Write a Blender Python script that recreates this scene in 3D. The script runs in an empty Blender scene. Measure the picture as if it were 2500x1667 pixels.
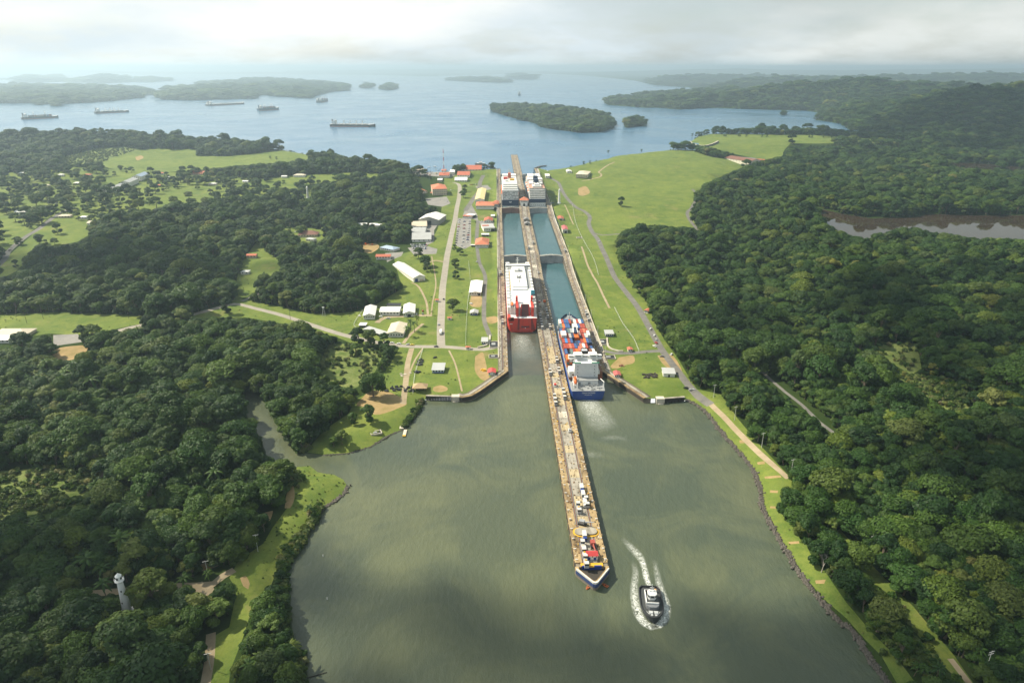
import bpy, bmesh, math, random
import numpy as np
from math import radians, sin, cos, tan, atan2, pi, hypot
from mathutils import Vector, Matrix
from mathutils.geometry import delaunay_2d_cdt

SC = bpy.context.scene
COL = SC.collection
# ---------------------------------------------------------------- camera
F_PX, CX, CY = 1667.0, 1250.0, 833.5
TH, YAW, HC = radians(21.84), radians(1.28), 260.0
cd = bpy.data.cameras.new('camera')
cam = bpy.data.objects.new('camera', cd); COL.objects.link(cam)
cam.location = (0, 0, HC)
cam.rotation_euler = (pi/2 - TH, 0, -YAW)
cd.sensor_width = 36; cd.lens = 24.005
cd.clip_start = 1; cd.clip_end = 120000
SC.camera = cam
# ---------------------------------------------------------------- sun and sky
SUN_AZ = (-0.93, 0.37)            # horizontal direction towards the sun
SUN_EL = radians(46)
sd = bpy.data.lights.new('sun', 'SUN'); sd.energy = 5.0; sd.angle = radians(0.9); sd.color = (1, .91, .74)
sun = bpy.data.objects.new('sun', sd); COL.objects.link(sun)
n = hypot(*SUN_AZ)
SUN_DIR = Vector((SUN_AZ[0]/n*cos(SUN_EL), SUN_AZ[1]/n*cos(SUN_EL), sin(SUN_EL)))
sun.rotation_euler = SUN_DIR.to_track_quat('Z', 'Y').to_euler()
sun.location = (0, 0, 3000)
W = bpy.data.worlds.new('World'); SC.world = W; W.use_nodes = True
nt = W.node_tree; nt.nodes.clear()
def wn(t, **k):
    x = nt.nodes.new(t)
    for a, b in k.items(): setattr(x, a, b)
    return x
out = wn('ShaderNodeOutputWorld'); bg = wn('ShaderNodeBackground'); bg.inputs[1].default_value = 0.088
sky = wn('ShaderNodeTexSky', sky_type='NISHITA', sun_disc=False, sun_elevation=SUN_EL,
         sun_rotation=atan2(SUN_AZ[0], SUN_AZ[1]), altitude=100, air_density=1.0, dust_density=1.5)
tc = wn('ShaderNodeTexCoord'); sep = wn('ShaderNodeSeparateXYZ')
nt.links.new(tc.outputs['Generated'], sep.inputs[0])
# cloud layer: direction projected on a plane overhead, so clouds thin and flatten towards the horizon
zz = wn('ShaderNodeMath', operation='MAXIMUM'); zz.inputs[1].default_value = 0.0
nt.links.new(sep.outputs[2], zz.inputs[0])
za = wn('ShaderNodeMath', operation='ADD'); za.inputs[1].default_value = 0.24
nt.links.new(zz.outputs[0], za.inputs[0])
dv = wn('ShaderNodeVectorMath', operation='DIVIDE')
cmb = wn('ShaderNodeCombineXYZ')
for i in range(3): nt.links.new(za.outputs[0], cmb.inputs[i])
nt.links.new(tc.outputs['Generated'], dv.inputs[0]); nt.links.new(cmb.outputs[0], dv.inputs[1])
nz = wn('ShaderNodeTexNoise'); nz.inputs['Scale'].default_value = 1.9; nz.inputs['Detail'].default_value = 7; nz.inputs['Roughness'].default_value = .62
nt.links.new(dv.outputs[0], nz.inputs['Vector'])
nz2 = wn('ShaderNodeTexNoise'); nz2.inputs['Scale'].default_value = .62; nz2.inputs['Detail'].default_value = 8
mp = wn('ShaderNodeMapping'); mp.inputs['Location'].default_value = (1.85, 3.0, 0)
nt.links.new(dv.outputs[0], mp.inputs[0]); nt.links.new(mp.outputs[0], nz2.inputs['Vector'])
ramp = wn('ShaderNodeValToRGB')           # how much cloud hides the blue
ramp.color_ramp.elements[0].position = .34; ramp.color_ramp.elements[0].color = (.50, .50, .50, 1)
ramp.color_ramp.elements[1].position = .56; ramp.color_ramp.elements[1].color = (1, 1, 1, 1)
nt.links.new(nz.outputs[0], ramp.inputs[0])
ramp2 = wn('ShaderNodeValToRGB')          # cloud tone: bright cream to grey undersides
ramp2.color_ramp.elements[0].position = .43; ramp2.color_ramp.elements[0].color = (7.1, 7.2, 6.9, 1)
ramp2.color_ramp.elements[1].position = .57; ramp2.color_ramp.elements[1].color = (5.2, 5.8, 6.1, 1)
nt.links.new(nz2.outputs[0], ramp2.inputs[0])
# a heavier grey bank to the right of the lake
bk = wn('ShaderNodeMath', operation='MINIMUM'); bk.inputs[1].default_value = .16; nt.links.new(zz.outputs[0], bk.inputs[0])
bk2 = wn('ShaderNodeMath', operation='MULTIPLY_ADD'); bk2.inputs[1].default_value = 2.6; nt.links.new(bk.outputs[0], bk2.inputs[0]); nt.links.new(sep.outputs[0], bk2.inputs[2])
bk3 = wn('ShaderNodeMath', operation='MULTIPLY_ADD'); bk3.inputs[1].default_value = 1.1; nt.links.new(nz2.outputs[0], bk3.inputs[0]); nt.links.new(bk2.outputs[0], bk3.inputs[2])
ramp3 = wn('ShaderNodeValToRGB'); ramp3.color_ramp.elements[0].position = .72; ramp3.color_ramp.elements[0].color = (0, 0, 0, 1); ramp3.color_ramp.elements[1].position = 1.25; ramp3.color_ramp.elements[1].color = (1, 1, 1, 1)
mr = wn('ShaderNodeMath', operation='MULTIPLY'); mr.inputs[1].default_value = .72; nt.links.new(bk3.outputs[0], mr.inputs[0])
ramp3.color_ramp.elements[0].position = .60; ramp3.color_ramp.elements[1].position = .92
nt.links.new(mr.outputs[0], ramp3.inputs[0])
mxb = wn('ShaderNodeMix', data_type='RGBA'); mxb.inputs[7].default_value = (3.4, 3.8, 3.65, 1)
nt.links.new(ramp3.outputs[0], mxb.inputs[0]); nt.links.new(ramp2.outputs[0], mxb.inputs[6])
mx = wn('ShaderNodeMix', data_type='RGBA')
nt.links.new(ramp.outputs[0], mx.inputs[0]); nt.links.new(sky.outputs[0], mx.inputs[6]); nt.links.new(mxb.outputs[2], mx.inputs[7])
nt.links.new(mx.outputs[2], bg.inputs[0]); nt.links.new(bg.outputs[0], out.inputs[0])
SC.view_settings.view_transform = 'Standard'; SC.view_settings.look = 'None'
SC.view_settings.exposure = 0.80; SC.view_settings.gamma = 1; SC.view_settings.use_curve_mapping = False
SC.render.engine = 'CYCLES'
SC.cycles.use_denoising = True
SC.cycles.max_bounces = 5; SC.cycles.diffuse_bounces = 2; SC.cycles.glossy_bounces = 2
SC.cycles.transmission_bounces = 2; SC.cycles.volume_bounces = 0; SC.cycles.transparent_max_bounces = 12
CLOUDS = [(-260, 200, 330, 125, 100), (-330, 330, 150, 60, 26), (110, 190, 240, 88, 80), (470, 300, 240, 140, 64), (620, 640, 340, 190, 44), (-600, 900, 360, 120, 48), (2000, 2500, 800, 420, 70)]   # ground centre of each cloud's shade, its size, its puffs
rng = np.random.default_rng(7); random.seed(7)

# ---------------------------------------------------------------- photograph geometry -> places
_r = np.array([cos(YAW), -sin(YAW), 0.]); _fh = np.array([sin(YAW), cos(YAW), 0.]); _z = np.array([0, 0, 1.])
_f = _fh*cos(TH) - _z*sin(TH); _u = _fh*sin(TH) + _z*cos(TH)
def at(px, py, z=0.0):
    """place on the level z seen at a spot of the photograph (scalars or arrays)"""
    px = np.asarray(px, float); py = np.asarray(py, float)
    d = _f*F_PX + (px-CX)[..., None]*_r - (py-CY)[..., None]*_u
    t = (np.asarray(z, float)-HC)/np.minimum(d[..., 2], -1e-4)
    return np.stack([d[..., 0]*t, d[..., 1]*t], -1)
def px_of(P):
    P = np.asarray(P, float); q = P - np.array([0, 0, HC])
    zc = q@_f; zs = np.where(zc > 1, zc, 1)
    return CX + F_PX*(q@_r)/zs, CY - F_PX*(q@_u)/zs, zc
def V(l): return [(x*1.06293, y*1.06293) for x, y in l]
def inpoly(P, poly):
    x, y = P[:, 0], P[:, 1]; c = np.zeros(len(P), bool); n = len(poly); j = n-1
    for i in range(n):
        xi, yi = poly[i]; xj, yj = poly[j]
        if yi != yj:
            k = ((yi > y) != (yj > y)) & (x < (xj-xi)*(y-yi)/(yj-yi)+xi); c ^= k
        j = i
    return c
def dist_line(P, line, closed=False):
    L = np.asarray(line, float)
    if closed: L = np.vstack([L, L[:1]])
    if len(P)*len(L) < 400000:
        A = L[:-1]; AB = L[1:]-A; D = P[:, None]-A[None]; t = np.clip((D*AB).sum(-1)/np.maximum((AB*AB).sum(-1), 1e-9), 0, 1); q = D-t[..., None]*AB
        return np.sqrt((q*q).sum(-1)).min(1)
    best = np.full(len(P), 1e9)
    for a, b in zip(L[:-1], L[1:]):
        ab = b-a; t = np.clip(((P-a)@ab)/max(ab@ab, 1e-9), 0, 1)
        q = a+t[:, None]*ab-P; best = np.minimum(best, np.hypot(q[:, 0], q[:, 1]))
    return best

# ---------------------------------------------------------------- object helpers
def tag(o, label=None, cat=None, group=None, kind=None):
    if label: o['label'] = label
    if cat: o['category'] = cat
    if group: o['group'] = group
    if kind: o['kind'] = kind
    return o
def thing(name, label, cat, loc=(0, 0, 0), rz=0.0, group=None):
    o = bpy.data.objects.new(name, None); o.empty_display_size = .5; COL.objects.link(o)
    o.location = loc; o.rotation_euler = (0, 0, rz)
    return tag(o, label, cat, group)
def link(name, me, parent=None, loc=(0, 0, 0), rot=(0, 0, 0), scale=(1, 1, 1)):
    o = bpy.data.objects.new(name, me); COL.objects.link(o)
    o.parent = parent; o.location = loc; o.rotation_euler = rot; o.scale = scale
    return o
def copy_tree(o, parent=None):
    c = o.copy(); COL.objects.link(c); c.parent = parent
    for ch in list(o.children): copy_tree(ch, c)
    return c
class MB:
    """collects shapes, then makes one mesh"""
    def __init__(s): s.v = []; s.f = []; s.m = []; s.cur = 0
    def add(s, vs, fs, m=None):
        b = len(s.v); s.v += [tuple(v) for v in vs]
        s.f += [tuple(i+b for i in f) for f in fs]; s.m += [s.cur if m is None else m]*len(fs); return s
    def box(s, x0, x1, y0, y1, z0, z1, m=None, rz=0, c=None):
        vs = [(x, y, z) for z in (z0, z1) for x, y in ((x0, y0), (x1, y0), (x1, y1), (x0, y1))]
        if rz:
            cx, cy = c or ((x0+x1)/2, (y0+y1)/2)
            vs = [(cx+(x-cx)*cos(rz)-(y-cy)*sin(rz), cy+(x-cx)*sin(rz)+(y-cy)*cos(rz), z) for x, y, z in vs]
        return s.add(vs, [(3, 2, 1, 0), (4, 5, 6, 7), (0, 1, 5, 4), (1, 2, 6, 5), (2, 3, 7, 6), (3, 0, 4, 7)], m)
    def prism(s, pts, z0, z1, m=None, cap0=False, s1=1.0, c=None):
        """polygon walls from z0 to z1 (z may be a list), the top scaled by s1 about c"""
        n = len(pts); c = c or (sum(p[0] for p in pts)/n, sum(p[1] for p in pts)/n)
        za = z0 if hasattr(z0, '__len__') else [z0]*n; zb = z1 if hasattr(z1, '__len__') else [z1]*n
        vs = [(p[0], p[1], z) for p, z in zip(pts, za)] + [(c[0]+(p[0]-c[0])*s1, c[1]+(p[1]-c[1])*s1, z) for p, z in zip(pts, zb)]
        fs = [(i, (i+1) % n, n+(i+1) % n, n+i) for i in range(n)] + [tuple(range(n, 2*n))]
        if cap0: fs.append(tuple(range(n-1, -1, -1)))
        return s.add(vs, fs, m)
    def cyl(s, p0, p1, r0, r1=None, n=8, m=None, cap=True):
        p0, p1 = Vector(p0), Vector(p1); r1 = r0 if r1 is None else r1
        d = (p1-p0).normalized(); a = d.orthogonal().normalized(); b = d.cross(a)
        vs = [p+(a*cos(2*pi*i/n)+b*sin(2*pi*i/n))*r for p, r in ((p0, r0), (p1, r1)) for i in range(n)]
        fs = [(i, (i+1) % n, n+(i+1) % n, n+i) for i in range(n)]
        if cap: fs += [tuple(range(n, 2*n)), tuple(range(n-1, -1, -1))]
        return s.add(vs, fs, m)
    def ball(s, c, r, n=8, k=5, m=None, sz=1.0):
        vs = []; fs = []
        for j in range(k+1):
            t = pi*j/k
            for i in range(n): vs.append((c[0]+r*sin(t)*cos(2*pi*i/n), c[1]+r*sin(t)*sin(2*pi*i/n), c[2]+r*sz*cos(t)))
        for j in range(k):
            for i in range(n): fs.append((j*n+i, (j+1)*n+i, (j+1)*n+(i+1) % n, j*n+(i+1) % n))
        return s.add(vs, fs, m)
    def ribbon(s, pts, w, z=None, m=None):
        """flat strip of width w along pts (x,y,z)"""
        P = [Vector(p) for p in pts]; vs = []
        for i, p in enumerate(P):
            t = (P[min(i+1, len(P)-1)]-P[max(i-1, 0)]); t.z = 0; t.normalize(); nrm = Vector((-t.y, t.x, 0))
            vs += [p+nrm*w/2, p-nrm*w/2]
        return s.add(vs, [(2*i, 2*i+1, 2*i+3, 2*i+2) for i in range(len(P)-1)], m)
    def mesh(s, name, mats):
        me = bpy.data.meshes.new(name); me.from_pydata(s.v, [], s.f)
        for mt in (mats if isinstance(mats, (list, tuple)) else [mats]): me.materials.append(mt)
        me.polygons.foreach_set('material_index', s.m); me.update(); return me
    def build(s, name, mats, parent=None, **k): return link(name, s.mesh(name, mats), parent, **k)

# ---------------------------------------------------------------- materials
class NT:
    def __init__(s, name):
        s.mat = bpy.data.materials.new(name); s.mat.use_nodes = True; s.t = s.mat.node_tree; s.t.nodes.clear()
        s.out = s.n('ShaderNodeOutputMaterial')
    def n(s, t, **k):
        x = s.t.nodes.new(t)
        for a, b in k.items(): setattr(x, a, b)
        return x
    def l(s, a, b): s.t.links.new(a, b)
    def pos(s): return s.n('ShaderNodeNewGeometry').outputs['Position']
    def noise(s, scale, detail=3, vec=None, rough=.55, stretch=None, dist=0):
        x = s.n('ShaderNodeTexNoise'); x.inputs['Scale'].default_value = scale; x.inputs['Detail'].default_value = detail
        x.inputs['Roughness'].default_value = rough; x.inputs['Distortion'].default_value = dist
        v = vec or s.pos()
        if stretch:
            mp = s.n('ShaderNodeMapping'); mp.inputs['Scale'].default_value = stretch[:3]
            if len(stretch) > 3: mp.inputs['Rotation'].default_value = (0, 0, stretch[3])
            s.l(v, mp.inputs[0]); v = mp.outputs[0]
        s.l(v, x.inputs['Vector']); return x.outputs[0]
    def ramp(s, fac, stops):
        r = s.n('ShaderNodeValToRGB'); e = r.color_ramp.elements
        while len(e) < len(stops): e.new(.5)
        for el, (p, c) in zip(e, stops):
            el.position = p; el.color = (c[0], c[1], c[2], 1) if hasattr(c, '__len__') else (c, c, c, 1)
        s.l(fac, r.inputs[0]); return r.outputs[0]
    def mix(s, fac, a, b, mode='MIX'):
        x = s.n('ShaderNodeMix', data_type='RGBA', blend_type=mode)
        for sock, val in ((x.inputs[0], fac), (x.inputs[6], a), (x.inputs[7], b)):
            if hasattr(val, 'node'): s.l(val, sock)
            elif hasattr(val, '__len__'): sock.default_value = (*val[:3], 1)
            else: sock.default_value = val
        return x.outputs[2]
    def bsdf(s, color, rough=.8, spec=.3, metal=0, bump=None, bstr=.3, bdist=.1, **k):
        b = s.n('ShaderNodeBsdfPrincipled')
        if hasattr(color, 'node'): s.l(color, b.inputs['Base Color'])
        else: b.inputs['Base Color'].default_value = (*color[:3], 1)
        if hasattr(rough, 'node'): s.l(rough, b.inputs['Roughness'])
        else: b.inputs['Roughness'].default_value = rough
        b.inputs['Specular IOR Level'].default_value = spec; b.inputs['Metallic'].default_value = metal
        if bump is not None:
            u = s.n('ShaderNodeBump'); u.inputs['Strength'].default_value = bstr; u.inputs['Distance'].default_value = bdist
            s.l(bump, u.inputs['Height']); s.l(u.outputs[0], b.inputs['Normal'])
        for a, v in k.items(): b.inputs[a.replace('_', ' ')].default_value = v
        s.l(b.outputs[0], s.out.inputs[0]); return s.mat
_mc = {}
def paint(c, rough=.55, dirt=.25, spec=.35, scale=.6):
    """weathered paint, metal or plaster: a base colour with grime and fading"""
    key = (tuple(c), rough, dirt, spec, scale)
    if key not in _mc:
        m = NT('paint_%d' % len(_mc)); f = m.ramp(m.noise(scale, 5, rough=.7), [(.35, 0.0), (.72, 1.0)])
        d = tuple(x*.55+.02 for x in c)
        f2 = m.n('ShaderNodeMath', operation='MULTIPLY'); m.l(f, f2.inputs[0]); f2.inputs[1].default_value = dirt
        _mc[key] = m.bsdf(m.mix(f2.outputs[0], c, d), rough, spec)
    return _mc[key]
# ================================================================ the land, the lake and the canal
LAKE_Z = 26.0
LX0, LX1, CX0, CX1, RX0, RX1 = 0.0, 9.5, 42.0, 60.5, 93.5, 103.0   # lock walls and lanes, the locks run along +Y
MOUTH, LAKE_END = 566.0, 1728.0
def Vn(l): return l
wingL = at(*np.array([(1243, 903), (1152, 966), (1112, 967), (1040, 965)], float).T, 4.3)
wingR = at(*np.array([(1471, 903), (1572, 972), (1612, 972), (1672, 968)], float).T, 4.3)
wingL[0] = (LX1, MOUTH); wingR[0] = (RX0, MOUTH)
shoreL_px = [(1034, 975), (1018, 1012), (987, 1048), (960, 1057), (935, 1068), (905, 1090), (850, 1106), (787, 1110), (749, 1106)] + \
    [(722, 1107), (712, 1088), (682, 1048), (660, 1012), (648, 985), (634, 968), (616, 958), (602, 958), (596, 972), (600, 1000), (606, 1024), (628, 1056), (642, 1088), (650, 1120), (682, 1140), (722, 1139)] + \
    [(757, 1137), (775, 1152), (790, 1155), (815, 1158), (838, 1170), (848, 1186), (840, 1204), (808, 1228), (788, 1240), (782, 1256), (768, 1283), (745, 1328), (722, 1360), (703, 1384), (697, 1405), (703, 1430), (707, 1460), (708, 1490), (712, 1530), (722, 1570), (740, 1600), (748, 1640), (757, 1670), (770, 1740), (800, 1900)]
shoreR_px = V([(1578, 919), (1600, 930), (1625, 950), (1645, 975), (1665, 1005), (1690, 1030), (1720, 1065), (1738, 1095), (1746, 1120), (1750, 1160), (1765, 1195), (1790, 1240), (1820, 1290), (1850, 1335), (1890, 1385), (1920, 1420), (1960, 1450), (1985, 1490), (2010, 1530), (2035, 1560), (2070, 1610), (2120, 1690), (2200, 1800)])
shoreL = at(*np.array(shoreL_px, float).T, 0.0); shoreR = at(*np.array(shoreR_px, float).T, 0.0)
def wiggle(L, step, amp, seed):
    """a natural shore: the line resampled and made uneven"""
    r = np.random.default_rng(seed); outp = [L[0]]
    for a, b in zip(L[:-1], L[1:]):
        d = np.hypot(*(b-a)); k = max(1, int(d/step)); nrm = np.array([-(b-a)[1], (b-a)[0]])/max(d, 1e-6)
        for i in range(1, k+1): outp.append(a+(b-a)*i/k + (nrm*r.normal(0, amp) if i < k else 0))
    return np.array(outp)
shoreL = wiggle(shoreL, 7, .9, 1); shoreR = wiggle(shoreR, 6, .6, 2)
BASIN = np.vstack([wingL, shoreL, shoreR[::-1], wingR[::-1]])
lake_w = np.array(V([(-1000, 356), (-400, 347), (-100, 339), (60, 334), (310, 331), (500, 338), (640, 345), (740, 360), (800, 373), (870, 381), (930, 391), (985, 396), (1060, 392), (1125, 389)]))
lake_e = np.array(V([(1258, 392), (1300, 386), (1340, 378), (1380, 368), (1420, 358), (1500, 349), (1560, 344), (1600, 346)]) +
    [(1708, 350), (1682, 348), (1703, 334), (1730, 328), (1868, 329), (1983, 330), (2097, 337), (2228, 345), (2232, 341), (2150, 330), (2071, 316), (2055, 303), (1990, 293), (2011, 277), (1967, 271), (1850, 268), (1742, 264), (1657, 268), (1600, 263), (1581, 264), (1485, 257), (1475, 250), (1500, 245), (1560, 240), (1650, 234), (1738, 222), (1720, 216), (1600, 209), (1554, 198), (1443, 186)])
lake_n = np.array([(1300, 182), (1150, 184), (1040, 187), (940, 184), (700, 182), (400, 182), (100, 178), (-300, 178), (-900, 178)], float)
lakeW = wiggle(at(*lake_w.T, LAKE_Z), 25, 2.5, 3); lakeE = wiggle(at(*lake_e.T, LAKE_Z), 30, 3, 4); lakeN = at(*lake_n.T, LAKE_Z)
LAKE = np.vstack([lakeW, [(LX0, LAKE_END), (RX1, LAKE_END)], lakeE, lakeN])
VOID = np.array([(LX0, MOUTH), (RX1, MOUTH), (RX1, LAKE_END), (LX0, LAKE_END)])
POND = np.array([(1985, 505), (2060, 523), (2130, 534), (2230, 530), (2262, 523), (2350, 525), (2500, 526), (2750, 522), (2750, 598), (2500, 596), (2400, 590), (2300, 580), (2230, 566), (2190, 566), (2150, 578), (2110, 590), (2070, 578), (2020, 552)], float)
RIVER = np.array([(2308, 396), (2400, 400), (2500, 407), (2750, 410), (2750, 428), (2500, 422), (2380, 416), (2330, 412), (2305, 408)], float)
POND_Z = 4.0
PONDW = wiggle(np.vstack([at(*POND.T, POND_Z), at(*POND[:1].T, POND_Z)]), 18, 2, 5)[:-1]; RIVERW = at(*RIVER.T, POND_Z)
# islands: outline on the lake, height of the ground at the middle
isl_px = [([(-120, 250), (0, 253), (64, 253), (138, 255), (212, 251), (276, 247), (340, 240), (378, 228), (350, 219), (266, 216), (106, 214), (0, 214), (-120, 220)], 30),
    ([(383, 238), (400, 244), (470, 246), (560, 243), (622, 242), (640, 232), (700, 238), (760, 241), (775, 234), (800, 226), (845, 222), (852, 212), (800, 206), (700, 203), (600, 203), (480, 206), (485, 214), (420, 220)], 48),
    ([(880, 215), (900, 217), (909, 213), (895, 209)], 12), ([(927, 219), (950, 221), (969, 218), (965, 212), (940, 211)], 14),
    ([(40, 201), (100, 202), (165, 199), (140, 194), (60, 193)], 22), ([(180, 202), (260, 204), (326, 201), (300, 195), (200, 195)], 20),
    ([(353, 200), (372, 202), (383, 199), (370, 196)], 14), ([(386, 198), (412, 199), (414, 196), (396, 195)], 12), ([(-60, 195), (20, 196), (32, 193), (-20, 189)], 22),
    ([(1088, 197), (1150, 200), (1220, 203), (1250, 201), (1210, 195), (1120, 194)], 16), ([(1230, 192), (1290, 195), (1314, 194), (1290, 190), (1240, 190)], 14),
    ([(1201, 273), (1233, 283), (1275, 295), (1308, 302), (1318, 310), (1360, 318), (1414, 324), (1456, 324), (1484, 318), (1498, 309), (1490, 297), (1465, 284), (1400, 274), (1330, 266), (1250, 262), (1208, 263)], 12),
    ([(1523, 311), (1534, 313), (1549, 309), (1570, 309), (1577, 303), (1565, 297), (1544, 298), (1528, 305)], 8),
    ([(88, 256), (95, 258), (104, 256), (96, 253)], 4), ([(124, 258), (136, 261), (150, 258), (136, 255)], 5), ([(1906, 281), (1912, 283), (1918, 281), (1912, 280)], 1),
    ([(136, 178), (400, 181), (700, 180), (690, 177), (300, 175), (140, 175)], 50)]
ISL = []
for px, h in isl_px:
    a = np.array(px+px[:1], float); w = at(*a.T, LAKE_Z)
    L = np.hypot(*(w[1:]-w[:-1]).T).sum()
    ISL.append((wiggle(w, L/70, L/900, len(ISL))[:-1], h))
natural = [shoreL, shoreR]
def sstep(x, a, b):
    t = np.clip((x-a)/(b-a), 0, 1); return t*t*(3-2*t)
HILLS = [(-1200, 2400, 76, 430, 190), (-1750, 2300, 30, 400, 200), (-850, 2350, 18, 260, 120), (2080, 2980, 128, 620, 420), (1480, 2870, 48, 330, 250), (2900, 2500, 110, 700, 500), (1950, 4500, 95, 800, 600),
         (1250, 4050, 38, 500, 250), (3300, 4300, 110, 1200, 700), (2300, 7600, 80, 1500, 700), (5000, 8200, 110, 2400, 900), (7500, 9000, 120, 2500, 900), (3500, 11500, 110, 2600, 900), (1500, 3650, 30, 500, 250),
         (2200, 5600, 70, 900, 500), (-20000, 33000, 120, 9000, 3000), (-3000, 34000, 150, 7000, 3000), (9000, 26000, 190, 6000, 3000), (18000, 22000, 220, 7000, 3000), (28000, 30000, 260, 9000, 4000),
         (700, 1250, 7, 160, 200), (900, 800, 9, 200, 160), (430, 640, 5, 130, 120), (-420, 700, 7, 140, 110), (-300, 440, 5, 100, 90), (-700, 1150, 8, 250, 160)]
def BY(Y): return np.interp(Y, [0, 560, 865, 945, 1200, 1275, 1590, 1650, 1800], [3.4, 4.1, 4.3, 11.2, 11.6, 19.2, 19.6, 27.0, 27.6])
def g(P):
    """height of the ground"""
    P = np.atleast_2d(P); X, Y = P[:, 0], P[:, 1]
    b = BY(Y)
    va = sstep(X, 230+np.clip((Y-950)*.35, 0, 400), 400+np.clip((Y-950)*.35, 0, 400))*(1-sstep(Y, 2050, 2350))
    b = b*(1-va)+6.5*va
    dl = np.minimum(dist_line(P, lakeE), dist_line(P, lakeW)) if np.any(Y > 1200) else np.full(len(P), 1e6)
    b = np.maximum(b, 26.2+np.clip(dl*.1, 0, 3)-np.maximum(0, dl-45)*.14)
    for hx, hy, H, rx, ry in HILLS: b = b+H*np.exp(-((X-hx)/rx)**2-((Y-hy)/ry)**2)
    away = sstep(np.abs(X-50), 90, 220)
    b = b+away*(1.3*np.sin(X/37+Y/91)*np.cos(Y/53-X/120)+1.6*np.sin(X/140+1.3)*np.sin(Y/170))*np.clip(dl/80, 0, 1)
    far = sstep(Y, 2400, 5000)
    b = b+far*(9*np.sin(X/310+.7)*np.cos(Y/420+X/900)+7*np.sin(X/170+Y/230)+5*np.sin(X/90-Y/150))*np.clip(dl/300, 0, 1)
    b = np.where(dl < 600, np.minimum(b, 25.9+dl*.32), b)
    db = np.minimum(dist_line(P, shoreL), dist_line(P, shoreR))
    b = np.where(db < 60, np.minimum(b, -.15+db*.30), b)
    dp = np.minimum(dist_line(P, PONDW, True), dist_line(P, RIVERW, True))
    b = np.where(dp < 60, np.minimum(b, POND_Z-.1+dp*.2), np.maximum(b, 0))
    return b
def at_g(px, py):
    px = np.atleast_1d(np.asarray(px, float)); py = np.atleast_1d(np.asarray(py, float))
    z = BY(at(px, py, 10.)[:, 1])
    for _ in range(22): z = .45*z+.55*g(at(px, py, z))
    return at(px, py, z)
def ground_pt(px, py, dz=0.0):
    p = at_g(px, py)[0]; return (p[0], p[1], float(g(p[None])[0])+dz)
def poly_g(px): a = np.array(px, float); return at_g(a[:, 0], a[:, 1])
def smooth_line(P, step):
    P = np.asarray(P, float); Q = [P[0]]
    E = np.vstack([2*P[0]-P[1], P, 2*P[-1]-P[-2]])
    for i in range(1, len(E)-2):
        k = max(1, int(np.hypot(*(E[i+1]-E[i]))/step))
        for j in range(1, k+1):
            t = j/k; a, b, c, d = E[i-1], E[i], E[i+1], E[i+2]
            Q.append(.5*(2*b+(c-a)*t+(2*a-5*b+4*c-d)*t*t+(3*b-a-3*c+d)*t**3))
    return np.array(Q)
def strip(P, w):
    P = np.asarray(P); t = np.gradient(P, axis=0); t /= np.maximum(np.hypot(t[:, 0], t[:, 1]), 1e-9)[:, None]
    nrm = np.stack([-t[:, 1], t[:, 0]], 1); return np.vstack([P+nrm*w/2, (P-nrm*w/2)[::-1]])

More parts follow.
